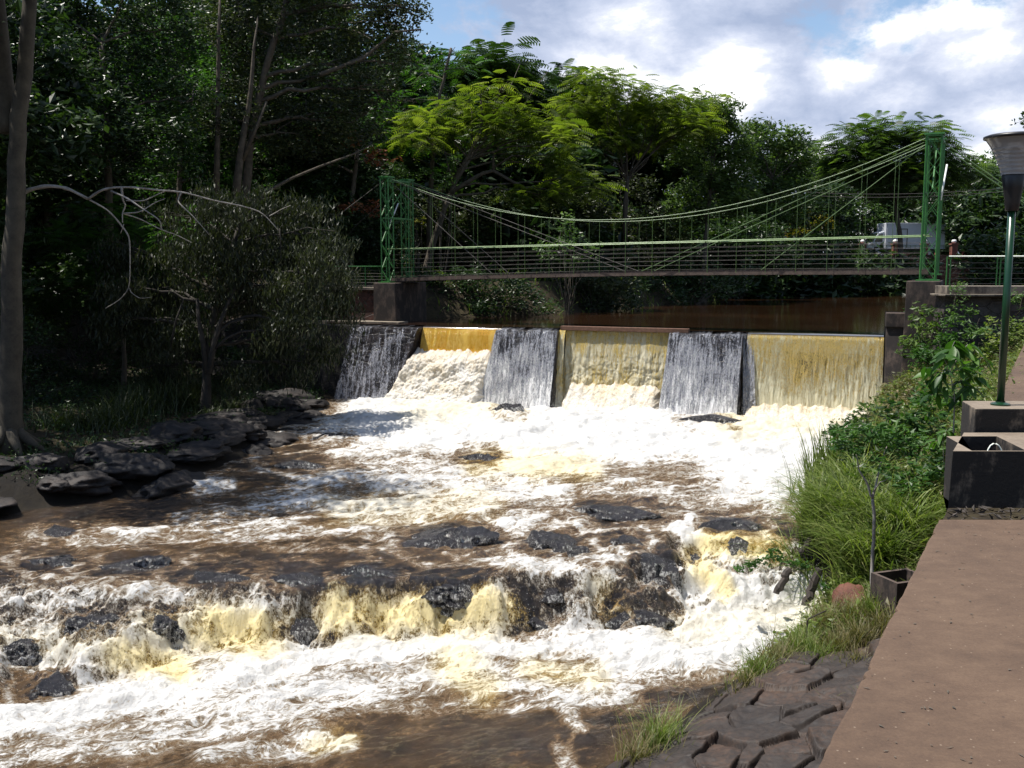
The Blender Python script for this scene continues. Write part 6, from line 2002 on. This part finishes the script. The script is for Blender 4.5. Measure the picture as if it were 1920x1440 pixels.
def grass_tuft(name, label, pos, n, L, W, spread, m, group, seed, lean=.25, droop=.5, cat='grass tuft', zoff=0):
    r = np.random.default_rng(seed)
    a = r.uniform(0, 2 * pi, n); d = np.abs(r.normal(0, spread, n))
    x = pos[0] + np.cos(a) * d; y = pos[1] + np.sin(a) * d
    zz_ = ground_z(x, y) - .03 + zoff
    b = np.stack([x, y, zz_], 1) - pos
    l = L * r.uniform(.5, 1.15, n)
    v, f, per = blades(b, l, W * r.uniform(.6, 1.2, n), lean * r.uniform(.2, 1.8, n), r, droop * r.uniform(.3, 1.5, n))
    t = np.repeat(np.clip(r.normal(.5, .25, n), 0, 1), per)
    o = mesh_np(name, v, f, M[m], attrs={'tint': t}, smooth=False, loc=tuple(pos))
    return tag(o, label, cat, group)


# tall arching grass hanging over the chute
TG = [((1530, 1015), 'tallest clump of arching grass hanging over the chute, nearest the water'), ((1565, 1040), 'arching grass clump with wet brown roots above the chute'),
      ((1605, 1055), 'arching grass clump just left of the thin trunk'), ((1660, 1060), 'grass clump right of the thin trunk'), ((1590, 985), 'dense grass clump behind the first row by the chute'),
      ((1545, 960), 'grass clump leaning to the river above the brown rock edge'), ((1640, 990), 'dense grass clump on the slope behind the thin trunk'), ((1560, 905), 'upright grass clump with tall seed stalks at the water'),
      ((1600, 930), 'grass clump on the bank between the stalks and the shrubs'), ((1520, 925), 'outermost thin grass clump against the white plunge pool'), ((1690, 1010), 'grass clump by the bright fern near the walkway'),
      ((1625, 1075), 'low grass clump over the red boulder'), ((1575, 1010), 'thick grass clump in the middle of the overhanging row'), ((1535, 985), 'grass clump at the very edge beside the dark rock shelf')]
for i, ((px, py), lb) in enumerate(TG):
    p = on_ground(px, py)
    tallc = i in (7, 9)
    grass_tuft('tall_grass', lb, p, 330 if not tallc else 130, 1.2 if not tallc else 1.5, .034, .28, 'grass', 'tall grass clumps over the chute', 300 + i, lean=.18 if tallc else .34, droop=.10 if tallc else .62)
SG = [((1236, 1405), 'straggly grass tuft growing on the rock at the bottom of the photo', 260, .55), ((1200, 1440), 'grass tuft at the bottom edge left of the cracked rock', 160, .45), ((1265, 1350), 'thin grass tuft on the upper edge of the cracked rock', 120, .35),
      ((1420, 1270), 'dry grass tuft between cracked rock and white water', 240, .38), ((1460, 1255), 'dry grass tuft on the tip of the bank', 240, .42), ((1400, 1290), 'low dry tuft on the edge of the cracked rock', 160, .28),
      ((1500, 1230), 'grass tuft at the foot of the bent rod', 260, .45), ((1545, 1190), 'grass tuft right of the bent rod', 300, .5), ((1590, 1175), 'grass tuft below the red boulder', 300, .5), ((1640, 1165), 'grass tuft at the foot of the thin trunk', 300, .55),
      ((1610, 1210), 'dry grass tuft against the walkway wall', 260, .4), ((1570, 1225), 'matted grass tuft in the middle of the bank tip', 280, .38), ((1530, 1245), 'sparse dry tuft above the rounded dark slab', 200, .36),
      ((1655, 1190), 'dark grass tuft beside the concrete box', 200, .42), ((1600, 1250), 'thin dry tuft on the slab beside the walkway', 140, .3), ((1620, 1330), 'tiny grass sprouting from a rock joint', 40, .25)]
for i, ((px, py), lb, n, L) in enumerate(SG):
    p = on_ground(px, py)
    grass_tuft('grass_tuft', lb, p, n, L * 1.1, .011, .20, 'grass_dry' if i % 3 else 'grass', 'grass tufts on the near bank', 340 + i, lean=.35, droop=.3, zoff=.05)
# tall thin weeds
for i, (px, py, L, lb) in enumerate(((1447, 1245, .95, 'leftmost tall bare weed stalk before the white water'), (1468, 1240, .75, 'second tall weed stalk from the left before the white water'), (1490, 1235, .85, 'weed stalk just left of the bent rod'), (1425, 1255, .6, 'short weed stalk leaning left over the water'))):
    p = on_ground(px, py); grass_tuft('weed', lb, p, 9, L, .010, .10, 'grass_dry', 'weed stalks before the white water', 370 + i, lean=.14, droop=.08, cat='weed')

# left bank long grass
LG = [((230, 790), 1.0), ((270, 775), 1.1), ((310, 765), 1.2), ((350, 770), 1.0), ((200, 800), .8), ((160, 805), .7), ((330, 745), 1.1), ((290, 750), 1.1), ((400, 790), .6), ((120, 800), .7), ((250, 760), 1.0), ((440, 770), .5), ((370, 740), .8)]
LBN = ['at the left', 'at the centre', 'with the tallest blades', 'by the foot of the overhanging tree', 'near the pale trunk', 'closest to the roots of the pale trunk', 'behind, by the overhanging tree', 'behind the tallest blades', 'on the rock edge right of the tree foot', 'beside the buttress roots', 'at the back left', 'by the small bare patch of earth', 'touching the overhanging trunk']
for i, (((px, py), L), w_) in enumerate(zip(LG, LBN)):
    p = on_ground(px, py, lo=15)
    grass_tuft('long_grass', 'long grass tuft of the shaded left bank ' + w_, p, 200, L, .03, .5, 'leaf_olive', 'long grass of the left bank', 400 + i, lean=.3, droop=.45)

# general ground cover, one object per bank
def cover_region(name, label, n, sample, Lr, W, m, seed, leafy=0.35):
    r = np.random.default_rng(seed)
    x, y = sample(r, n)
    z_ = ground_z(x, y) - .02
    b = np.stack([x, y, z_], 1)
    patch = fbm(x * .8, y * .8, seed, 3)
    keep = r.random(len(x)) < np.clip(.62 + patch * .9, .06, 1)
    b = b[keep]; patch = patch[keep]
    k = len(b)
    v, f, per = blades(b, r.uniform(*Lr, k) * (1 + .5 * patch), W * r.uniform(.6, 1.4, k), r.uniform(.1, .7, k), r, r.uniform(.2, .8, k), seg=3)
    t = np.repeat(np.clip(.45 + .35 * patch + r.normal(0, .18, k), 0, 1), per)
    # small broad leaves among the blades
    nl = int(k * leafy)
    j = r.integers(0, k, nl)
    c = b[j] + np.stack([r.normal(0, .08, nl), r.normal(0, .08, nl), np.abs(r.normal(.08, .12, nl)) + .04], 1)
    L = r.uniform(.06, .15, nl)
    v2 = leafset(c, 'broad', L, L * .5, r)
    f2 = np.arange(len(v2)).reshape(-1, 4) + len(v)
    t2 = np.repeat(np.clip(r.normal(.45, .25, nl), 0, 1), 4)
    o = mesh_np(name, np.concatenate([v, v2]), np.concatenate([f, f2]), M[m], attrs={'tint': np.concatenate([t, t2])}, smooth=False)
    return tag(o, label, kind='stuff')


def shore_x(y):
    return np.interp(y, [12.06, 13.4, 15.1, 16.3, 17.6, 18.6, 19.7, 23.7, 28, 31.4], [1.17, 2.3, 3.75, 4.9, 5.9, 6.35, 5.93, 7.3, 9.8, 12.2])


def sR(r, n):
    y = 15.0 + 16.5 * r.random(n) ** 1.1; a = shore_x(y); b = E_(y)
    return a + .05 + (b - a) * r.random(n), y


def sR2(r, n):
    y = r.uniform(10.0, 15.6, n); a = shore_x(np.maximum(y, 12.1)); b = E_(y)
    x = a + (b - a) * r.random(n)
    k = ((x > b - .35) & (r.random(n) < .4)) | ((y > 14.6) & (r.random(n) < .8)) | ((x < a + .9) & (r.random(n) < .25))
    return x[k], y[k]


def sL(r, n):
    x = r.uniform(-20, -6.6, n); y = r.uniform(21, 40, n)
    d, ins = polydist(x, y, DOWN); k = (~ins) & (d > .9) & (((x - D0[0]) * DN[0] + (y - D0[1]) * DN[1]) > .4)
    return x[k], y[k]


def sU(r, n):
    x = r.uniform(-14, 34, n); y = r.uniform(42, 92, n)
    d, ins = polydist(x, y, UP); k = (~ins) & (d < 3.5)
    return x[k], y[k]


cover_region('ground_cover', 'green grass and creepers covering the right bank', 32000, sR, (.16, .46), .014, 'grass', 501, .9)
cover_region('ground_cover', 'dead stems and dry grass matted through the right bank', 16000, sR, (.14, .42), .010, 'grass_dry', 505, .5)
cover_region('ground_cover', 'sparse dry grass in the joints of the near rock shelf', 2500, sR2, (.08, .26), .008, 'grass_dry', 502, .2)
cover_region('ground_cover', 'low plants on the shaded floor of the left bank', 22000, sL, (.08, .30), .02, 'leaf_dark', 503, 1.0)
cover_region('ground_cover', 'grass along the edge of the held water', 22000, sU, (.3, .9), .05, 'grass', 504, .8)


def gbush(name, label, px, py, blobs, m, seed, style='broad', cat='shrub', group=None, up=.3, **kw):
    """bush rooted where the pixel meets the ground; blobs are metres from the root: (dx,dy,dz,rx,ry,rz)"""
    p = on_ground(px, py) if px > 100 else np.array([px, py, gz(px, py)]); r = np.random.default_rng(seed)
    t = empty(name, p, 0, label, cat, group)
    B = [(p[0] + b[0], p[1] + b[1], p[2] + b[2], b[3], b[4], b[5]) for b in blobs]
    mb = MB(p)
    for q in B:
        for k in range(4):
            e = np.array(q[:3]) + unit(r.normal(size=3)) * np.array(q[3:]) * .8
            pth = limb_path(p + r.normal(0, .06, 3) * (1, 1, 0), e, r, n=7, wig=.1)
            mb.tube(pth, np.linspace(.013, .004, 7), 5, cap=False)
    mb.build('stems', M['bark'], t, smooth=True)
    foliage('leaves', B, M[m], t, style=style, seed=seed, org=p, **kw)
    return t, p


def dome(r_, h):
    return [(0, 0, h * .6, r_, r_, h * .5), (r_ * .6, .1, h * .45, r_ * .6, r_ * .6, h * .4), (-r_ * .6, -.1, h * .4, r_ * .6, r_ * .6, h * .35)]


GB = [
    (1640, 870, dome(.9, 1.5), 'leaf_mid', .14, 'broad leaved dark shrub above the tall grass'), (1590, 845, dome(.5, .9), 'leaf_olive', .12, 'small shrub leaning over the plunge pool by the right spillway'),
    (1700, 850, dome(.7, 1.1), 'leaf_green', .13, 'bushy shrub left of the foot of the big leaved sapling'), (1730, 930, dome(.6, .8), 'leaf_green', .12, 'shrub beside the concrete chamber'),
    (1655, 930, dome(.55, .8), 'leaf_mid', .12, 'dark shrub in the middle of the right bank'), (1760, 790, dome(.7, .8), 'leaf_green', .13, 'low shrub on the slope under the big leaved sapling'),
    (1815, 770, dome(.5, .6), 'leaf_pale', .12, 'light green low shrub beside the lamp plinth'), (1700, 760, dome(.7, .7), 'grass_dry', .10, 'scrubby growth on the slope below the dam end'),
    (1730, 690, dome(1.0, 1.3), 'leaf_green', .13, 'bright shrub close to the dam end block'), (1700, 650, dome(.6, 1.6), 'leaf_green', .12, 'climbing shrub against the end wall of the dam'),
    (1755, 640, dome(.9, 1.5), 'leaf_pale', .13, 'yellow green shrub at the corner of the retaining wall'), (12.75, 30.35, dome(.65, 2.0), 'leaf_mid', .14, 'tall leafy shrub rising against the pier of the bridge'), (13.45, 29.1, dome(.7, 1.6), 'leaf_pale', .13, 'tall yellow green shrub left of the stone wall corner'),
    (12.6, 29.3, dome(.6, 1.5), 'leaf_green', .13, 'leafy shrub hiding the foot of the end wall of the dam'), (14.2, 28.3, dome(.7, 1.2), 'grass', .13, 'bright loose shrub below the stone wall'),
    (1840, 720, dome(.6, .6), 'leaf_green', .13, 'low green plants left of the lamp post'),
    (1670, 790, dome(.5, .7), 'grass_dry', .10, 'small dull shrub beside the edge of the right spillway'), (1770, 870, dome(.4, .6), 'leaf_pale', .12, 'light green plant by the corner of the chamber'),
]
for i, (px, py, bl, m_, lf, lb) in enumerate(GB):
    gbush('shrub', lb, px, py, bl, m_, 600 + i, group='shrubs on the right bank', dens=3.6, leaf=lf * 1.35, k=20, crad=.22, asp=.42)
gbush('fern', 'bright lime green fern patch beside the walkway', 1700, 1010, [(0, 0, .2, .45, .4, .14), (.4, .3, .25, .3, .3, .14)], 'leaf_pale', 640, style='feather', cat='fern', dens=9, leaf=.26, k=7, crad=.16)
# plants rooted in the ledge of the retaining wall
for (px, py, Y, rr, lb, sd) in ((1792, 552, 29.4, .42, 'yellow green plant sprouting from the ledge of the stone wall', 651), (1916, 560, 29.2, .35, 'small plant on the stone wall at the right edge', 652)):
    c = atY(px, py, Y); t = empty('wall_plant', c, 0, lb, 'plant')
    foliage('leaves', [(c[0], c[1], c[2] + .1, rr, .25, .35), (c[0], c[1], c[2] - .5, rr * .3, .15, .4)], M['leaf_pale'], t, seed=sd, org=c, dens=9, leaf=.11, k=14, crad=.15)
    mb = MB(c); mb.tube([c + (0, .5, -.6), c + (0, .1, -.4), c + (.03, 0, .2)], [.02, .015, .006], 6); mb.build('stem', M['bark'], t)


# sapling with big drooping leaves
def big_leaf(mb, p, d, L, W, r):
    """one broad leaf with a fold along its midrib"""
    d = d / np.linalg.norm(d); s = np.cross(d, [0, 0, 1.0]); s /= np.linalg.norm(s) + 1e-9
    s = s * math.cos(r.uniform(-.6, .6)) + np.cross(d, s) * math.sin(r.uniform(-.9, .9)); s /= np.linalg.norm(s)
    n = np.cross(s, d); n = n * (1 if n[2] > 0 else -1)
    prof = [(0, .04), (.12, .55), (.3, .95), (.5, 1.0), (.7, .8), (.88, .4), (1, .02)]
    v = []
    for f_, w_ in prof:
        c = p + d * L * f_ + np.array([0, 0, -1]) * L * .35 * f_ * f_
        v += [c - s * W * w_ * .5 + n * W * .16 * w_, c, c + s * W * w_ * .5 + n * W * .16 * w_]
    f = []
    for k in range(len(prof) - 1):
        a = 3 * k; f += [(a, a + 1, a + 4, a + 3), (a + 1, a + 2, a + 5, a + 4)]
    mb.add(v, f)


def sapling(name, label, path, r0, leaves_spec, m, seed, cat='sapling'):
    r = np.random.default_rng(seed); P = np.array(path); org = P[0]
    t = empty(name, org, 0, label, cat)
    mb = MB(org); k = np.linspace(0, len(P) - 1, len(P) * 4)
    Q = np.stack([np.interp(k, np.arange(len(P)), P[:, i]) for i in range(3)], 1)
    for _ in range(2): Q[1:-1] = (Q[:-2] + 2 * Q[1:-1] + Q[2:]) / 4
    mb.tube(Q, np.linspace(r0, r0 * .4, len(Q)), 8)
    lm = MB(org); tints = []
    for (e, n, L) in leaves_spec:
        e = np.array(e)
        j = np.argmin(np.linalg.norm(Q - e, axis=1) + np.maximum(0, Q[:, 2] - e[2]) * 2)
        tw = limb_path(Q[j], e, r, n=7); mb.tube(tw, np.linspace(r0 * .45, .004, 7), 6, cap=False)
        for i in range(n):
            b = tw[-1 - int(i % 3)] + r.normal(0, .02, 3); a = r.uniform(0, 2 * pi)
            big_leaf(lm, b, np.array([cos(a), sin(a), r.uniform(-1.2, .15)]), L * r.uniform(.7, 1.2), L * .42 * r.uniform(.8, 1.1), r)
            tints += [r.random()] * 21
    mb.build('stem', M['bark_white'], t, smooth=True)
    o = lm.build('leaves', M[m], t, smooth=True)
    a_ = o.data.attributes.new('tint', 'FLOAT', 'POINT')
    if len(tints) == len(o.data.vertices): a_.data.foreach_set('value', np.array(tints, dtype=np.float32))
    return t


p = on_ground(1785, 905); Ys = p[1]
q = lambda px, py, d=0: atY(px, py, Ys + d)
sapling('big_leaved_sapling', 'sapling with big drooping leaves on a thin speckled stem before the stone wall', [p - (0, 0, .1), q(1786, 850), q(1789, 780), q(1790, 735), q(1780, 700)], .022,
        [(q(1748, 700), 8, .36), (q(1732, 715, .2), 6, .34), (q(1790, 640), 11, .40), (q(1815, 645, .1), 9, .38), (q(1845, 670, .2), 6, .34), (q(1742, 740, 0), 4, .32), (q(1800, 740, 0), 6, .34), (q(1825, 725, 0), 5, .34), (q(1770, 665, -.2), 7, .30), (q(1808, 690, -.2), 8, .30), (q(1760, 725), 3, .27),
         (q(1830, 705), 5, .28), (q(1785, 670, .3), 6, .3), (q(1800, 715), 5, .28), (q(1735, 690, -.2), 3, .28), (q(1765, 700, -.3), 5, .28)], 'leaf_green', 700)
p = on_ground(1775, 935); Ys = p[1]
sapling('young_plant', 'young plant with long arched leaves at the corner of the chamber', [p - (0, 0, .1), q(1770, 880), q(1768, 830)], .012, [(q(1762, 812), 6, .24), (q(1775, 805), 5, .24), (q(1755, 826), 4, .22), (q(1782, 820), 4, .24)], 'leaf_green', 701)

# thin bare trunk leaning in front of the bank, with its leafy head
p = on_ground(1633, 1148); Ys = p[1]
t = empty('thin_tree', p, 0, 'thin whitish trunk rising beside the red boulder into a small leafy head', 'small tree')
mb = MB(p)


def tb(pts, a, b, n=8):
    P = np.array(pts); k = np.linspace(0, len(P) - 1, len(P) * 3)
    Q = np.stack([np.interp(k, np.arange(len(P)), P[:, i]) for i in range(3)], 1); Q[1:-1] += rng.normal(0, .006, (len(Q) - 2, 3)); mb.tube(Q, np.linspace(a, b, len(Q)), n)


tb([p - (0, 0, .15), q(1635, 1100), q(1637, 1030), q(1640, 980), q(1636, 935)], .034, .026)
tb([q(1636, 935), q(1625, 905), q(1612, 885), q(1604, 850)], .022, .008)
tb([q(1636, 935), q(1645, 900, .1), q(1655, 860, .2), q(1668, 825, .3)], .022, .008)
tb([q(1638, 920), q(1650, 905, -.1), q(1668, 895, -.2)], .014, .005)
mb.build('trunk', M['bark_white'], t, smooth=True)
HB_ = []
for (a, b, rx_, rz_2, d) in ((1600, 840, .30, .16, 0), (1665, 815, .34, .18, .3), (1630, 800, .34, .16, .2), (1690, 850, .26, .16, .2), (1585, 812, .20, .10, -.1), (1660, 870, .26, .14, -.2), (1710, 825, .24, .14, .3)):
    c = atY(a, b, Ys + d); HB_.append((c[0], c[1], c[2], rx_, rx_, rz_2))
foliage('leaves', HB_, M['leaf_green'], t, seed=71, org=p, dens=14, leaf=.13, k=16, crad=.16, style='broad', asp=.35)

# leafy twig hanging over the chute
p = on_ground(1556, 1140); Ys = p[1]
t = empty('leafy_twig', p, 0, 'arching leafy twig reaching out over the chute', 'twig')
mb = MB(p); tb([p, q(1545, 1115), q(1520, 1085), q(1490, 1060), q(1450, 1048), q(1410, 1062), q(1392, 1068)], .009, .003, 5); mb.build('stem', M['bark'], t, smooth=True)
B = []
for (a, b) in ((1490, 1056), (1462, 1048), (1437, 1052), (1412, 1060), (1395, 1068), (1448, 1035), (1500, 1062), (1545, 1098)):
    c = atY(a, b, Ys); B.append((c[0], c[1], c[2], .12, .10, .05))
foliage('leaves', B, M['leaf_green'], t, seed=72, org=p, dens=40, leaf=.10, k=9, crad=.06, asp=.4)

# distant wood closing the horizon
r9 = np.random.default_rng(99)
WB = []
for k in range(110):
    a = r9.uniform(-1.05, .95); d = r9.uniform(95, 135)
    x, y = d * math.sin(a), d * math.cos(a)
    hmax = np.interp(a, [-1, -.25, -.05, .1, .25, .5, 1], [13, 13, 8, 5.5, 5.5, 8, 8])
    for hh in np.arange(1.5, hmax, 3.0):
        WB.append((x + r9.normal(0, 1.5), y + r9.normal(0, 2), gz(x, y) + hh, 4.2, 3.0, 2.4))
for k in range(26):
    x = -28 + k * 1.25; y = 62 - abs(x + 10) * .35
    for hh in (1.2, 3.6, 6.2):
        WB.append((x + r9.normal(0, .6), y + r9.normal(0, 2), gz(x, y) + hh, 2.2, 1.8, 1.9))
for k in range(20):
    x = 3 + k * 1.6; y = 66 + k * .9
    for hh in (1.0, 3.2):
        WB.append((x + r9.normal(0, .6), y + r9.normal(0, 2), gz(x, y) + hh, 2.0, 1.8, 1.6))
o = foliage('distant_wood', WB, M['leaf_dark'], None, seed=9, dens=.9, leaf=.75, k=16, crad=.95)
tag(o, 'dark wood closing the view behind the trees', kind='stuff')

# ------------------------------------------------------------------ flying drops
def spray(name, label, pts, sz):
    n = len(pts)
    r = np.random.default_rng(3)
    d = unit(r.normal(size=(n, 4, 3))) * (sz * r.uniform(.5, 1.5, n))[:, None, None]
    v = (pts[:, None, :] + d).reshape(-1, 3)
    f = (np.arange(n)[:, None, None] * 4 + np.array([[0, 1, 2], [0, 3, 1], [1, 3, 2], [0, 2, 3]])[None]).reshape(-1, 3)
    return tag(mesh_np(name, v, f, M['drop']), label, kind='stuff')


m, nt = mat('drops')
finish(nt, principled(nt, (0.92, 0.92, 0.90), .15, spec=.8))
M['drop'] = m
rr = np.random.default_rng(44)
S1 = []
zz = z.ravel(); rx_ = RX.ravel(); ry_ = RY.ravel()
wgt = (np.clip(cas.ravel(), 0, 1) * (tcas.ravel() > .02) * (RX.ravel() > -10.5) * np.clip(foam.ravel(), .1, 1)) * ry_ ** 2
k = rr.choice(len(zz), 22000, p=wgt / wgt.sum())
S1 = np.stack([rx_[k], ry_[k], zz[k]], 1) + np.stack([rr.normal(0, .05, 22000), rr.normal(-.06, .07, 22000), np.abs(rr.normal(.0, .08, 22000))], 1)
spray('water_spray', 'drops thrown up along the lower cascade', S1, .006)
s_ = rr.uniform(S['p0b'] - 1, S['end'], 14000); n_ = np.abs(rr.normal(.7, .6, 14000)); z_ = np.abs(rr.normal(0, .30, 14000)) + .05
S2 = dmarr(s_, n_, z_)
spray('water_spray', 'drops thrown up at the foot of the dam', S2, .008)

# bits of bark and dry leaf lying on the walkway
rl = np.random.default_rng(12)
n = 150
y = rl.uniform(3.5, 7.6, n); x = E_(y) + np.abs(rl.normal(0, 1.0, n)) + .04
v = leafset(np.stack([x, y, np.full(n, WALK_Z + .006)], 1), 'broad', rl.uniform(.012, .05, n), rl.uniform(.006, .018, n), rl)
v[:, 2] = WALK_Z + .004 + (v[:, 2] - v[:, 2].min()) * .12
o = mesh_np('leaf_litter', v, np.arange(len(v)).reshape(-1, 4), M['bark'], smooth=False)
tag(o, 'bits of bark and dry leaf scattered on the walkway', kind='stuff')
# twigs and rubble on the strip of dirt before the chamber
y = rl.uniform(7.75, 8.3, 220); x = E_(y) + rl.uniform(.02, 2.0, 220)
v = leafset(np.stack([x, y, np.full(220, WALK_Z - .055)], 1), 'broad', rl.uniform(.03, .14, 220), rl.uniform(.01, .035, 220), rl)
o = mesh_np('leaf_litter', v, np.arange(len(v)).reshape(-1, 4), M['wood_rot'], smooth=False)
tag(o, 'twigs and dead leaves on the dirt before the chamber', kind='stuff')
